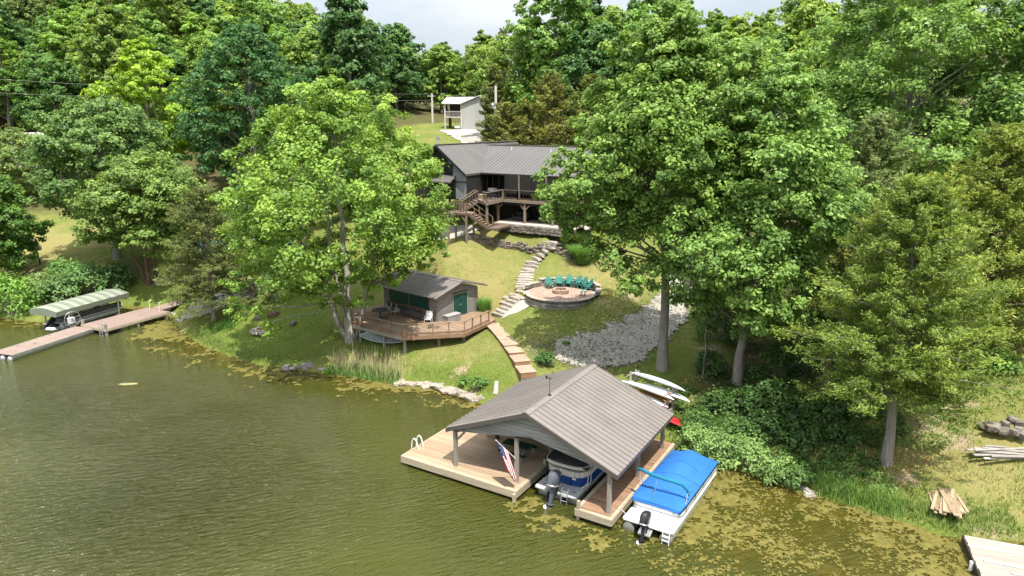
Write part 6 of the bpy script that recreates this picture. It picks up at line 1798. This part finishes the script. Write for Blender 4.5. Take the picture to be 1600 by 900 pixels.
for i in range(8): piece('plank', M_hbeam, land, (-2.375, -4.5 + i * .187, LZ_ - .02), (2.42, .175, .04))
railing(hs, [(-3.55, -3.2, LZ_), (-3.55, -4.55, LZ_), (-1.2, -4.55, LZ_)], LZ_, .9, mat=M_hwood)
piece('trim_panel', M_rail, hs, (-2.55, -3.16, LZ_ + .45), (.9, .05, .7))
for x, y in [(-3.5, -4.5), (-1.25, -4.5), (-3.5, -3.2), (-1.25, -3.2)]:
    gz = ground(*(Vector(HO) + Matrix.Rotation(ROT_B, 3, 'Z') @ Vector((x, y, 0)))[:2])
    piece('landing_post', M_hbeam, hs, (x, y, (gz - .3 + LZ_ - .2) / 2), (.16, .16, LZ_ - .2 - gz + .3))
    beam_piece('brace', M_hbeam, hs, (x, y, LZ_ - .95), (x + (.6 if x < -2 else -.6), y, LZ_ - .26), .1, .1)
S0, S1 = Vector((-1.15, -3.75, LZ_)), Vector((.95, -3.45, 9.62))
dd = S1 - S0; nrm = Vector((-dd.y, dd.x, 0)).normalized()
stair = MB()
for s in (-.55, .55): stair.beam(S0 + nrm * s + Vector((0, 0, -.16)), S1 + nrm * s + Vector((0, 0, -.16)), .07, .28)
stair = stair.build('stair', M_hwood, hs)
for i in range(7): q = S0.lerp(S1, (i + .5) / 7); piece('tread', M_hbeam, stair, q, (.3, 1.05, .045), (0, 0, math.atan2(dd.y, dd.x)))
for s in (-.56, .56):
    beam_piece('handrail', M_hwood, stair, S0 + nrm * s + Vector((0, 0, .9)), S1 + nrm * s + Vector((0, 0, .9)), .07, .06)
    for k in (.3, .65, 1): q = S0.lerp(S1, k) + nrm * s; piece('rail_post', M_rail, stair, q + Vector((0, 0, .42)), (.08, .08, .95))
MB().span((.85, -4.1, 9.40), (2.0, -1.0, 9.58)).build('step_platform', M_hwood, hs)
# things about the house
def hw_(x, y, z): v = Matrix.Rotation(ROT_B, 3, 'Z') @ Vector((x, y, z)) + Vector(HO); return v
t = thing('grill', 'black covered barbecue grill on the upper deck of the house', 'grill', hw_(-.3, -1.0, HF), ROT_B)
MB().span((-.5, -.28, .35), (.5, .28, .82)).build('cart', M_black, t)
MB().loft([[(x, -.3, .82), (x, -.27, 1.02), (x, -.1, 1.16), (x, .1, 1.16), (x, .27, 1.02), (x, .3, .82)] for x in (-.46, .46)]).build('hood', M_char, t)
for x in (-.45, .45):
    for y in (-.24, .24): MB().span((x - .03, y - .03, 0), (x + .03, y + .03, .36)).build('leg', M_black, t)
for s in (-1, 1): MB().span((s * .5 if s > 0 else -.8, -.25, .78), (.8 if s > 0 else -.5, .25, .82)).build('side_shelf', M_black, t)
MB().tube([(-.3, -.33, .95), (.3, -.33, .95)], .02, 6).build('handle', M_steel, t)
for x, y, lb_, cat_, mt in [(-1.6, -1.0, 'tan cushion box on the upper deck left of the grill', 'storage box', M_tanboard)]:
    t = thing('storage_box', lb_, cat_, hw_(x, y, HF), ROT_B)
    MB().span((-.4, -.25, 0), (.4, .25, .38)).build('body', mt, t); MB().span((-.43, -.28, .38), (.43, .28, .43)).build('lid', mt, t)
for x, lb_ in [(1.6, 'dark wicker sofa in the shade under the house porch, left one'), (4.7, 'dark wicker sofa in the shade under the house porch, right one')]:
    t = thing('sofa', lb_, 'sofa', hw_(x, 1.5, 9.66), ROT_B)
    MB().span((-.8, -.35, .1), (.8, .35, .42)).build('seat', M_char, t); MB().span((-.8, .28, .42), (.8, .42, .85)).build('backrest', M_char, t)
    for s in (-1, 1): MB().span((s * .8 - .08, -.35, .1), (s * .8 + .08, .42, .62)).build('armrest', M_char, t)
q = on_ground(910, 351, 9.3)
t = thing('picnic_bench', 'dark log bench at the right end of the house terrace', 'bench', on_ground(902, 352, 9.3), ROT_B)
MB().span((-.8, -.2, .4), (.8, .2, .48)).build('seat', M_barkr, t); MB().span((-.8, .2, .5), (.8, .26, .9)).build('backrest', M_barkr, t)
for s in (-.65, .65): MB().span((s - .06, -.18, 0), (s + .06, .24, .4)).build('leg', M_barkr, t)
t = thing('propane_tank', 'small white canister beside the bench at the house terrace', 'canister', on_ground(917, 350, 9.3))
MB().tube([(0, 0, .03), (0, 0, .08), (0, 0, .42), (0, 0, .52)], [.12, .17, .17, .07], 10).build('body', M_white, t, True); MB().tube([(0, 0, .5), (0, 0, .6)], .09, 8).build('collar', M_white, t)

# ------------------------------------------------------------------ white garage up the slope
GO = Vector((-9.6, 137, ground(-9.6, 137)))
GZ0 = 18.2
ga = thing('garage', 'white metal garage with an open side porch and balcony up the drive', 'garage', (GO.x, GO.y, GZ0), R_(-14))
w_ = MB().span((0, 0, -.6), (6.4, 8, 4.3)); w_.prism([(0, 0, 4.3), (6.4, 0, 4.3), (3.2, 0, 5.5)], (0, 8, 0))
ga.scale = (1.12, 1.12, 1.12)
gw_ = w_.build('wall', M_gwhite, ga)
for i in range(16): piece('siding_panel', M_gwhite, gw_, (.2 + i * .4, -.02, 1.95 + .0), (.375, .03, 4.6))
gr = MB(); gr.prism([(3.2, -.4, 5.72), (-.35, -.4, 4.38), (-.35, -.4, 4.26), (3.2, -.4, 5.6)], (0, 8.8, 0)); gr.prism([(3.2, -.4, 5.72), (6.8, -.4, 4.36), (6.8, -.4, 4.24), (3.2, -.4, 5.6)], (0, 8.8, 0))
gr = gr.build('roof', M_groof, ga)
MB().prism([(-3.6, -.3, 4.5), (.1, -.3, 4.45), (2.9, 2.6, 5.55), (-3.6, 2.6, 5.55)], (0, 0, -.14)).build('porch_roof', M_groof, ga)
for x, y in [(-3.1, .1), (-.15, .1), (-3.1, 2.4)]: piece('porch_post', M_pole, ga, (x, y, 1.95), (.22, .22, 4.9))
bl = MB().span((-3.2, .0, 2.05), (-.05, 2.5, 2.22)).build('balcony', M_pole, ga)
MB().span((-3.2, .0, 3.05), (-.05, .08, 3.13)).build('top_rail', M_pole, bl)
bm_ = MB()
for i in range(14): bm_.span((-3.1 + i * .22, .02, 2.2), (-3.04 + i * .22, .06, 3.06))
bm_.build('balusters', M_lumber, bl)
piece('rear_wall', M_dark, ga, (-1.7, 2.6, 3.3), (3.2, .08, 2.2))
piece('ladder', M_dark, ga, (-2.45, .8, 1.0), (.5, .12, 2.1))
t = thing('golf_cart', 'small white golf cart parked under the garage balcony', 'golf cart', ga.location + Matrix.Rotation(R_(-14), 3, 'Z') @ Vector((-1.15, 1.6, .0)), R_(-14))
MB().prism([(-.58, -1.1, .3), (-.58, 1.1, .3), (-.58, 1.1, .75), (-.58, .2, .55), (-.58, -.3, .55), (-.58, -.7, .85), (-.58, -1.1, .7)], (1.16, 0, 0)).build('body', M_white, t)
MB().span((-.6, -.8, 1.75), (.6, 1.0, 1.82)).build('roof', M_white, t)
MB().span((-.5, .1, .55), (.5, .6, .75)).build('seat', M_black, t)
for x in (-.5, .5):
    for y in (-.7, .95): MB().tube([(x, y, .6), (x, y + (.1 if y < 0 else 0), 1.78)], .025, 5).build('roof_post', M_black, t)
    for y in (-.75, .75): MB().tube([(x - .08, y, .22), (x + .08, y, .22)], .22, 12).build('wheel', M_black, t)

# ------------------------------------------------------------------ poles and wires
def upole(label, x, y, top, lamp):
    gz = ground(x, y); t = thing('utility_pole', label, 'utility pole', (x, y, gz)); h = top - gz
    MB().tube([(0, 0, -.5), (0, 0, h)], [.24, .18], 8).build('pole', M_pole, t, True)
    if lamp:
        MB().span((-.5, -.25, h - 3.3), (-.15, .1, h - 2.4)).build('transformer', M_steel, t); MB().tube([(0, -.2, h - 2.6), (-.5, -.6, h - 2.5)], .05, 6).build('lamp_arm', M_steel, t)
        MB().tube([(-.5, -.6, h - 2.75), (-.5, -.6, h - 2.5)], [.22, .1], 8).build('lamp_head', M_steel, t)
    else: MB().beam((-.9, 0, h - .4), (.5, 0, h - .4), .12, .14).build('crossarm', M_pole, t)
    for s in (-.12, .12): MB().tube([(s, 0, h), (s, 0, h + .18)], .05, 6).build('insulator', M_steel, t)
    return Vector((x, y, top))
p1 = upole('bleached utility pole left of the white garage', -16.3, 146, 25.2, False)
p2 = upole('bleached utility pole with a lamp above the house roof', -2.45, 108, 25.0, True)
def wire(name, a, b, sag, label):
    m = MB(); m.tube([a.lerp(b, k / 20) - Vector((0, 0, sag * 4 * (k / 20) * (1 - k / 20))) for k in range(21)], .017, 4)
    tag(m.build(name, M_wire), label, 'power line', 'overhead power lines')
E1, E2 = Vector((-106, 98, 28.0)), Vector((-106, 97, 25.6))
wire('power_line', p1, E1, 1.2, 'upper overhead wire crossing the dark trees at the left')
wire('power_line', p1 - Vector((0, 0, 1.2)), E2, 1.2, 'lower overhead wire crossing the dark trees at the left')
wire('power_line', p1 - Vector((0, 0, .3)), p2, .6, 'overhead wire between the two bleached poles')

# ------------------------------------------------------------------ neighbour's house, sign, tarp at the left
q = on_ground(30, 300, 8)
NZ = ground(-88, 124)
nh = thing('house', 'pale grey house with a deck, mostly hidden by trees at the left edge', 'house', (-89, 125, NZ - .6), R_(-20))
w_ = MB().span((-6, 0, -.5), (7, 9, 3.2)); w_.prism([(1, -.0, 3.2), (7, 0, 3.2), (4, 0, 6.4)], (0, 9, 0)); w_ = w_.build('wall', M_gwhite, nh)
rf = MB(); rf.prism([(4, -.4, 6.7), (7.6, -.4, 3.0), (7.6, -.4, 2.85), (4, -.4, 6.5)], (0, 9.6, 0)); rf.prism([(4, -.4, 6.7), (.4, -.4, 3.0), (.4, -.4, 2.85), (4, -.4, 6.5)], (0, 9.6, 0)); rf.prism([(-6.5, -1, 3.1), (.9, -1, 3.1), (.9, 4.5, 5.2), (-6.5, 4.5, 5.2)], (0, 0, -.15)); rf.build('roof', M_lumber, nh)
window(nh, (4, -.05, 4.4), 1.0, 1.0, M_glass, M_white)
for x in (-4.6, -2.2, 2.8, 5.2): window(nh, (x, -.05, 1.7), 1.2, 1.3, M_glass, M_white)
dk_ = MB().span((-6.5, -3.2, .5), (7, -.05, .7)).build('deck', M_dark, nh)
MB().beam((-6.5, -3.15, 1.65), (7, -3.15, 1.65), .1, .1).build('top_rail', M_white, dk_)
m = MB()
for i in range(28): m.span((-6.4 + i * .48, -3.17, .7), (-6.34 + i * .48, -3.13, 1.62))
m.build('balusters', M_white, dk_)
for x in (-6.3, 0, 6.8): piece('deck_post', M_dark, dk_, (x, -3.1, -.3), (.2, .2, 1.8))
q = on_ground(62, 413, 3)
t = thing('birdhouse', 'white birdhouse on a dark post in the left field', 'birdhouse', q)
piece('post', M_dark, t, (0, 0, .8), (.12, .12, 1.9), (0, R_(-6), 0))
hx = MB().span((-.55, -.3, 1.75), (.35, .3, 2.2)).build('box', M_white, t); MB().prism([(-.62, -.36, 2.2), (.42, -.36, 2.2), (-.1, -.36, 2.5)], (0, .72, 0)).build('roof', M_groof, t); MB().tube([(-.3, -.31, 2.0), (-.3, -.29, 2.0)], .07, 8).build('entrance_hole', M_black, hx)
q = on_ground(338, 396, 4)
t = thing('covered_boat', 'turquoise tarpaulin-covered boat half hidden behind the shore cedar', 'boat', q, R_(12))
MB().loft(hull_rings(6.0, 2.0, .9, 8, 9, .1)).build('hull', M_hull, t, True).location = (0, 0, 1.0)
o = MB().loft([[(x, y * k, 1.05 + z_ * k) for y, z_ in ((-1.06, -.25), (-1.0, .1), (-.5, .42), (0, .55), (.5, .42), (1.0, .1), (1.06, -.25))] for x, k in ((-3.0, .35), (-2.4, .8), (-1, 1), (1, 1), (2.4, .85), (3.0, .35))], caps=False, closed=False).build('tarpaulin', M_turq, t, True)
for x in (-1.6, 1.6): MB().span((x - .1, -.8, 0), (x + .1, .8, .3)).build('trailer_beam', M_steel, t)
t = thing('wood_crate', 'small weathered crate on the lawn by the red-brown trunk', 'crate', on_ground(257, 444, 2.2), R_(10))
for z_ in (.12, .34, .56):
    for y in (-.55, .55): piece('slat', M_post, t, (0, y, z_), (1.7, .04, .19))
    for x in (-.84, .84): piece('slat', M_post, t, (x, 0, z_), (.04, 1.06, .19))

# ------------------------------------------------------------------ kayak rack behind the boathouse
ra, rb_ = on_ground(988, 616, 1.2), on_ground(1046, 648, .8)
rk = thing('kayak_rack', 'weathered timber rack holding kayaks behind the boathouse', 'rack', (0, 0, 0))
rd = (rb_ - ra); rn = Vector((-rd.y, rd.x, 0)).normalized()
for base, tp_ in ((ra, 1.75), (rb_, 1.95)):
    for s in (-.28, .28):
        q = base + rn * s; piece('rack_post', M_post, rk, (q.x, q.y, base.z + tp_ / 2 - .2), (.13, .13, tp_ + .4))
    for zz in (.35, .95, 1.55): beam_piece('rack_arm', M_post, rk, base + rn * -.65 + Vector((0, 0, zz)), base + rn * .65 + Vector((0, 0, zz)), .09, .09)
def kayak(label, c, L, mat, rz, roll, W_=.92):
    t = thing('kayak', label, 'kayak', c, 0, 'kayaks on the rack'); t.rotation_euler = (roll, 0, rz)
    rr_ = []
    for i in range(13):
        tt = -1 + i / 6; k = max(.02, 1 - abs(tt) ** 2.3)
        rr_.append([(tt * L / 2, W_ / 2 * k ** .75 * math.cos(a), (.17 if math.sin(a) > 0 else .13) * k ** .6 * math.sin(a) + .14 * tt * tt) for a in np.linspace(0, 2 * math.pi, 13)[:-1]])
    h = MB().loft(rr_).build('hull', mat, t, True)
    MB().tube([(.42 * math.cos(a), .22 * math.sin(a), .165) for a in np.linspace(0, 2 * math.pi, 13)], .03, 5, caps=False).build('cockpit_rim', M_black, t, True)
    MB().span((-.2, -.18, .05), (.3, .18, .14)).build('seat', M_black, t)
    return t
rzk = math.atan2(rd.y, rd.x); mid = (ra + rb_) / 2; zb_ = mid.z
fw_ = rd.normalized()
kayak('topmost white kayak on the rack behind the boathouse', Vector((mid.x, mid.y, zb_ + 1.86)) + rn * .30 + fw_ * .25, 4.6, M_hull, rzk, R_(160))
kayak('middle white kayak on the rack, nearest the boathouse roof', Vector((mid.x, mid.y, zb_ + 1.26)) + rn * -.38 + fw_ * -.1, 4.6, M_hull, rzk, R_(165))
kayak('white kayak at the back of the middle rack arm', Vector((mid.x, mid.y, zb_ + 1.24)) + rn * .40 + fw_ * .7, 4.4, M_hull, rzk, R_(170))
kayak('ochre kayak on the lower arm of the rack', Vector((mid.x, mid.y, zb_ + .58)) + rn * .30 + fw_ * -.2, 3.6, M_yel, rzk, R_(170))
kayak('white kayak below, half hidden by the boathouse roof', Vector((mid.x, mid.y, zb_ + .60)) + rn * -.45 + fw_ * -.2, 4.0, M_hull, rzk, R_(170))
kayak('red kayak lying at the roof corner of the boathouse', at(1040, 650, 1.0) , 3.4, M_red, rzk + R_(-8), R_(175))

# ------------------------------------------------------------------ wood lying on the right bank
def plank_pile(name, label, c, rz, n_, L, W_, mat, H_=.3, spread=.12, wd=(.12, .24)):
    t = thing(name, label, 'lumber', c, rz)
    for i in range(n_):
        y = rnd.uniform(-W_ / 2, W_ / 2); z_ = .06 + H_ * .6 * (i / n_) * (1 - .5 * abs(y) / (W_ / 2)); l = L * rnd.uniform(.55, 1.05)
        piece('board', mat, t, (rnd.uniform(-.35, .35) * L * .4, y, z_ + rnd.uniform(0, .03)), (l, rnd.uniform(*wd), .045), (rnd.uniform(-.10, .10), rnd.uniform(-.035, .035), rnd.gauss(0, spread)))
    return t
a_, b_ = on_ground(1474, 742, 1.2), on_ground(1484, 826, .4)
plank_pile('lumber_pile', 'heap of broken tan boards on the bank above the old dock', (a_ + b_) / 2, math.atan2((b_ - a_).y, (b_ - a_).x), 26, (b_ - a_).length * .85, 1.5, M_tanboard, .35, .10)
c_ = on_ground(1576, 712, 2.0)
plank_pile('lumber_pile', 'stack of silvery grey timbers at the right edge of the slope', c_, R_(-4), 15, 3.6, 1.5, M_lumber, .5, .10, (.10, .2))
t = thing('brush_pile', 'dark heap of stones and logs above the grey timbers', 'rubble', on_ground(1580, 676, 2.4))
for i in range(16): stone('rock', M_wallst, t, (rnd.uniform(-1.3, 1.3), rnd.uniform(-.8, .8), .15 + rnd.uniform(0, .3)), (rnd.uniform(.4, .8), rnd.uniform(.3, .6), rnd.uniform(.25, .45)), (rnd.uniform(-.3, .3), rnd.uniform(-.3, .3), rnd.uniform(0, 3)))
q0_, q1_ = at(1240, 749, .35), at(1262, 769, .12)
t = thing('timber', 'squared grey timber lying at the water edge below the bushes', 'timber', (q0_ + q1_) / 2)
v = q1_ - q0_; piece('beam', M_lumber, t, (0, 0, 0), (v.length * 1.35, .26, .22), (0, .12, math.atan2(v.y, v.x))); stone('rock', M_stonep, t, tuple(v * .62 + Vector((0, 0, -.05))), (.6, .5, .35))
q = on_ground(775, 612, .6)
t = thing('tree_stump', 'short pale weathered stump on the grass left of the wooden steps', 'stump', q)
MB().tube([(0, 0, -.1), (0, 0, .15), (.02, 0, .5), (.05, .02, .78)], [.24, .19, .17, .13], 9).build('stump', M_pole, t, True); MB().tube([(.08, 0, .1), (.22, .05, .0)], [.08, .05], 6).build('root', M_pole, t)
q = on_ground(834, 476, 4.4)
t = thing('path_light', 'small black garden light beside the fire pit path', 'lamp', q); MB().tube([(0, 0, 0), (0, 0, .35)], .02, 5).build('stake', M_black, t); MB().tube([(0, 0, .32), (0, 0, .38), (0, 0, .44)], [.05, .12, .03], 8).build('shade', M_black, t)
q = at(200, 601, .0)
t = thing('algae_mat', 'lone pale clump of algae drifting on the open water at the left', 'algae', q)
MB().prism([(-.72, -.1, .005), (-.3, -.2, .005), (.3, -.18, .005), (.75, .05, .005), (.5, .22, .005), (-.1, .14, .005), (-.55, .1, .005)], (0, 0, .07)).build('mat', pm('pale_algae', (.40, .36, .17), (.3, .27, .12), 4, .9), t)
# ------------------------------------------------------------------ shrubs, reeds, grasses
def shrub(name, label, p, seed, R, H, ncl, nl, ls, col, group=None, spiky=0.0, cat='bush'):
    st_, fo = bush(seed, R, H, ncl, nl, ls, spiky)
    t = thing(name, label, cat, p, 0, group)
    link('stems', st_, t); f_ = link('foliage', fo, t); f_.color = (*col, 1)
    return t
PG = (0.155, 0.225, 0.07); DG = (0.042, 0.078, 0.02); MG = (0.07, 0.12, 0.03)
for k, (px, py, R, H, col, lb_) in enumerate([
    (1082, 705, 1.35, 1.9, PG, 'light green leafy bush beside the boathouse corner post'), (1122, 718, 1.5, 2.1, PG, 'large light green bush behind the bow of the blue-covered boat'),
    (1168, 728, 1.5, 2.0, PG, 'light green bush in the middle of the row on the rocky shore'), (1212, 745, 1.3, 1.6, PG, 'low light green bush near the right end of the shore row'), (1243, 752, .9, 1.2, MG, 'smallest bush of the shore row beside the grey timber'),
    (1150, 690, 1.5, 1.7, MG, 'mid green bush behind the shore row of bushes'), (1090, 672, 1.2, 1.5, MG, 'mid green bush right of the kayak rack')]):
    shrub('bush', lb_, on_ground(px, py), 2000 + k, R * .92, H * .82, 60, 34, .17, col)
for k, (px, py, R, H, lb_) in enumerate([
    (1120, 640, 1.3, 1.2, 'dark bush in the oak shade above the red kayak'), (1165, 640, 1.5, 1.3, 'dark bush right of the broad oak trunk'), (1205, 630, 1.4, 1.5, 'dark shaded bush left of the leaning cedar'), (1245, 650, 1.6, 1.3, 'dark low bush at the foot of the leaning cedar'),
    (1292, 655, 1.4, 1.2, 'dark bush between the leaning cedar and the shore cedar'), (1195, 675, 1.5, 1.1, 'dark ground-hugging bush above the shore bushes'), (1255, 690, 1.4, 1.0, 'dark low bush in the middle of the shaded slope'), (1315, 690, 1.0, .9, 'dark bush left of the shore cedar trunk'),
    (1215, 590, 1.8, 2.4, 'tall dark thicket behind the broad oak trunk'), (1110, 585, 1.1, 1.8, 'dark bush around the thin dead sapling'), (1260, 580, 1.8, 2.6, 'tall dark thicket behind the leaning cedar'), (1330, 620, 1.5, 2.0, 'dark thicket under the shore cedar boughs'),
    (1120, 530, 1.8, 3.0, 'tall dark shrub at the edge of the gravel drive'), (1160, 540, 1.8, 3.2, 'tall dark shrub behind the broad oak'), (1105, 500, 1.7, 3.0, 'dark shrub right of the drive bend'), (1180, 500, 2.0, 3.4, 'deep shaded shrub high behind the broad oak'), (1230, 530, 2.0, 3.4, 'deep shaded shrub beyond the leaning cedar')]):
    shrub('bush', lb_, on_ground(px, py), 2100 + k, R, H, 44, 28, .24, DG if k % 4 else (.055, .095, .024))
for k, (px, py, R, H, col, lb_) in enumerate([
    (18, 492, 2.6, 4.2, (.12, .21, .04), 'big fresh green shrub at the left edge by the water'), (-25, 480, 2.6, 4.4, (.11, .2, .04), 'green shrub cut by the left edge of the view'), (95, 470, 2.0, 2.6, (.11, .17, .06), 'greyish shrub behind the striped canopy'),
    (140, 458, 2.4, 3.2, (.10, .17, .055), 'rounded blue-green shrub behind the lift canopy'), (60, 468, 2.0, 2.6, (.13, .17, .06), 'pale brownish green shrub between the canopy and the left edge'), (183, 450, 1.8, 2.6, (.075, .125, .04), 'dark shrub at the right end of the left shore row'), (105, 448, 2.2, 3.0, (.10, .175, .045), 'bushy green shrub below the birdhouse')]):
    shrub('shrub', lb_, on_ground(px, py), 2200 + k, R, H, 80, 30, .32, col)
for k, (px, py, R, H, col, lb_) in enumerate([
    (852, 570, .75, .75, (.05, .1, .025), 'small dark round bush at the corner of the gravel drive'), (748, 604, .8, .5, (.1, .17, .04), 'low weedy plant on the lawn beside the stump'), (725, 600, .5, .4, (.1, .17, .04), 'tiny weedy plant on the lawn by the pale rocks'),
    (740, 490, .8, 1.0, (.075, .14, .05), 'green plant at the back corner of the cabin'), (432, 470, 2.0, 3.2, (.09, .15, .04), 'green shrub under the left boughs of the sycamore'), (395, 455, 1.8, 3.4, (.12, .10, .05), 'brownish shrub beside the gravel ramp'), (470, 450, 2.2, 3.6, (.07, .13, .035), 'dark shrub behind the sycamore trunk'),
    (1550, 575, 1.5, 1.2, (.13, .22, .05), 'bright low plants at the top of the right slope'), (885, 540, .3, .2, (.1, .16, .04), 'tuft of weeds at the gravel edge')]):
    shrub('bush', lb_, on_ground(px, py), 2300 + k, R, H, 36 if R > .6 else 14, 26, .16 if R < 1 else .26, col)
# background shrubs under the wood edge hide bare ground
def tuft(name, label, p, seed, R, H, n, col, w=.03, spread=.55):
    t = thing(name, label, 'ornamental grass', p); o = link('blades', blades(seed, R, H, n, w, None, spread), t); o.color = (*col, 1)
    MB().tube([(0, 0, -.1), (0, 0, .06)], R * .45, 10).build('root_ball', M_barkr, t)
tuft('ornamental_grass', 'round fountain of green ornamental grass by the dry stone wall', on_ground(909, 411), 31, 1.2, 1.7, 2600, (.10, .18, .04), .04, .95)
tuft('ornamental_grass', 'clump of green ornamental grass at the back corner of the cabin', on_ground(757, 489), 33, .8, 1.35, 800, (.115, .21, .045), .04, .55)
def strip_pos(pix, n, wid, seed, off=0.0):
    pts = [on_ground(*q) for q in pix]; g = np.random.default_rng(seed); out = []
    L = [(b - a).length for a, b in zip(pts[:-1], pts[1:])]; tot = sum(L)
    for _ in range(n):
        s = g.random() * tot; k = 0
        while k < len(L) - 1 and s > L[k]: s -= L[k]; k += 1
        q = pts[k].lerp(pts[k + 1], min(1, s / L[k])); d = (pts[k + 1] - pts[k]).normalized()
        out.append((q.x - d.y * g.normal(off, wid), q.y + d.x * g.normal(off, wid)))
    out = np.array(out); sd = shore_dist(out); out = out[sd > -.4]
    return np.c_[out, ground_np(out) - .03]
def grass_stuff(name, pix, n, wid, seed, H, w, col, hvar=(.5, 1.1), off=0.0, spread=.4):
    o = link(name, blades(seed, 0, H, n, w, None, spread, strip_pos(pix, n, wid, seed, off), hvar)); o.color = (*col, 1)
    return structure(o, 'stuff')
grass_stuff('reeds', [(515, 577), (545, 582), (580, 588), (622, 597)], 1000, .7, 41, 1.15, .03, (.34, .30, .19), (.25, 1.15), .6, .3)
grass_stuff('reeds', [(505, 588), (560, 592), (622, 600)], 2200, .4, 42, .6, .05, (.10, .165, .04), (.5, 1.1), .2, .4)
grass_stuff('grass', [(1275, 772), (1320, 785), (1395, 806)], 4200, .5, 43, .5, .045, (.125, .185, .045), (.4, 1.1), .6, .5)
grass_stuff('grass', [(1395, 806), (1480, 832), (1600, 838)], 2600, .6, 44, .32, .04, (.14, .185, .05), (.4, 1.1), .7, .5)
grass_stuff('grass', [(290, 522), (335, 546), (400, 568), (450, 577)], 4000, .5, 45, .3, .05, (.155, .19, .055), (.4, 1.1), .5, .5)
grass_stuff('grass', [(340, 515), (352, 508), (372, 500)], 1800, .8, 46, .45, .05, (.08, .15, .03), (.4, 1.1), 0, .5)
grass_stuff('grass', [(630, 596), (700, 606), (760, 626)], 1500, .5, 47, .2, .04, (.13, .18, .045), (.4, 1.1), 1.0, .5)
grass_stuff('grass', [(1070, 660), (1085, 690), (1105, 705)], 1600, .7, 48, .6, .045, (.10, .17, .04), (.4, 1.1), 0, .5)
# rough grass on the right slope and scattered lawn tufts
def area_pos(n, seed, x0, x1, y0, y1, test):
    g = np.random.default_rng(seed); q = np.c_[g.uniform(x0, x1, n), g.uniform(y0, y1, n)]
    sd = shore_dist(q); q = q[(sd > .3) & test(q)]
    return np.c_[q, ground_np(q) - .02]
def area_grass(name, n, seed, box_, H, w, col, thr=.5, sc=.5, hv=(.4, 1.2)):
    p_ = area_pos(n, seed, *box_, lambda q: fbm(q[:, 0] * sc, q[:, 1] * sc, seed) > thr)
    o = link(name, blades(seed, 0, H, 0, w, None, .5, p_, hv)); o.color = (*col, 1); structure(o, 'stuff')
area_grass('grass', 16000, 51, (17, 34, 28, 46), .20, .035, (.20, .20, .065), .47)
area_grass('grass', 9000, 52, (17, 34, 28, 46), .28, .04, (.12, .16, .045), .54)
area_grass('grass', 30000, 53, (-12, 14, 46, 66), .10, .04, (.15, .17, .045), .48)
area_grass('grass', 26000, 54, (-32, -8, 52, 70), .12, .045, (.115, .165, .04), .46)
# low leafy cover on the shaded slope under the oaks
def cover(name, n, seed, spots, ls, col, h=.25):
    g = np.random.default_rng(seed); P = []
    for px, py, r in spots:
        c = on_ground(px, py); k = int(n / len(spots))
        a = g.uniform(0, 2 * np.pi, k); d = r * np.sqrt(g.random(k)); P.append(np.c_[c.x + d * np.cos(a), c.y + d * np.sin(a)])
    P = np.concatenate(P); sd = shore_dist(P); P = P[sd > .4]
    k = fbm(P[:, 0] * .9, P[:, 1] * .9, seed) ; P = P[k > .46]
    z = ground_np(P) + g.random(len(P)) * h * (fbm(P[:, 0] * 1.5, P[:, 1] * 1.5, seed + 3) * 2)
    me = leaf_mesh(name, np.c_[P, z], np.array([0, -.2, 1.]) + g.normal(size=(len(P), 3)) * .45, np.full(len(P), ls), np.clip(g.normal(.5, .25, len(P)), 0, 1), .6, g)
    o = link(name, me); o.color = (*col, 1); structure(o, 'stuff')
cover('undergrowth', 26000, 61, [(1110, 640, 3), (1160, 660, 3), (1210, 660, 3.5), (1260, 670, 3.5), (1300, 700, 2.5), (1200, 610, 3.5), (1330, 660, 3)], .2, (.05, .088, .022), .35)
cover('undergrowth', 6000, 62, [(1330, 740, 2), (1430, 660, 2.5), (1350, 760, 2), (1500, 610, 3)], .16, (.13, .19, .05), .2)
cover('leaf_litter', 7000, 63, [(1300, 700, 4), (1250, 640, 4), (1390, 720, 3), (1150, 620, 4), (650, 470, 3)], .13, (.26, .16, .07), .03)

# fallen leaves and loose stones over the drive and the lawn round it
def litter(name, n, seed, spots, ls, col, lift_=.07):
    g = np.random.default_rng(seed); P = []
    for px, py, r in spots:
        c = on_ground(px, py); k = int(n / len(spots)); a = g.uniform(0, 2 * np.pi, k); d = r * np.sqrt(g.random(k)); P.append(np.c_[c.x + d * np.cos(a), c.y + d * np.sin(a)])
    P = np.concatenate(P); P = P[shore_dist(P) > .5]
    me = leaf_mesh(name, np.c_[P, ground_np(P) + lift_ + g.random(len(P)) * .04], np.array([0, 0, 1.]) + g.normal(size=(len(P), 3)) * .5, ls * g.uniform(.6, 1.6, len(P)), np.clip(g.normal(.5, .3, len(P)), 0, 1), .7, g)
    o = link(name, me); o.color = (*col, 1); structure(o, 'stuff')
DR = [(870, 548, 2.4), (920, 555, 3), (975, 540, 3), (1020, 515, 3), (1045, 480, 2.5), (960, 565, 3), (900, 570, 2.5)]
litter('leaf_litter', 1500, 71, DR, .13, (.07, .075, .03), .13)
litter('gravel', 5000, 72, DR, .06, (.18, .172, .155), .13)
litter('gravel', 1800, 74, [(905, 535, 3), (960, 522, 3), (845, 552, 1.5), (1010, 495, 2.5)], .06, (.20, .19, .17), .13)
litter('leaf_litter', 2400, 73, [(960, 500, 4), (900, 515, 4), (1000, 470, 4), (940, 470, 3), (850, 520, 3), (1120, 640, 4)], .13, (.26, .22, .09), .05)
g_ = np.random.default_rng(75)
grass_stuff('grass', [(842, 556), (850, 540), (905, 536), (960, 524), (1000, 500), (1030, 468)], 3200, .45, 76, .2, .045, (.11, .16, .04), (.4, 1.2), .1, .5)
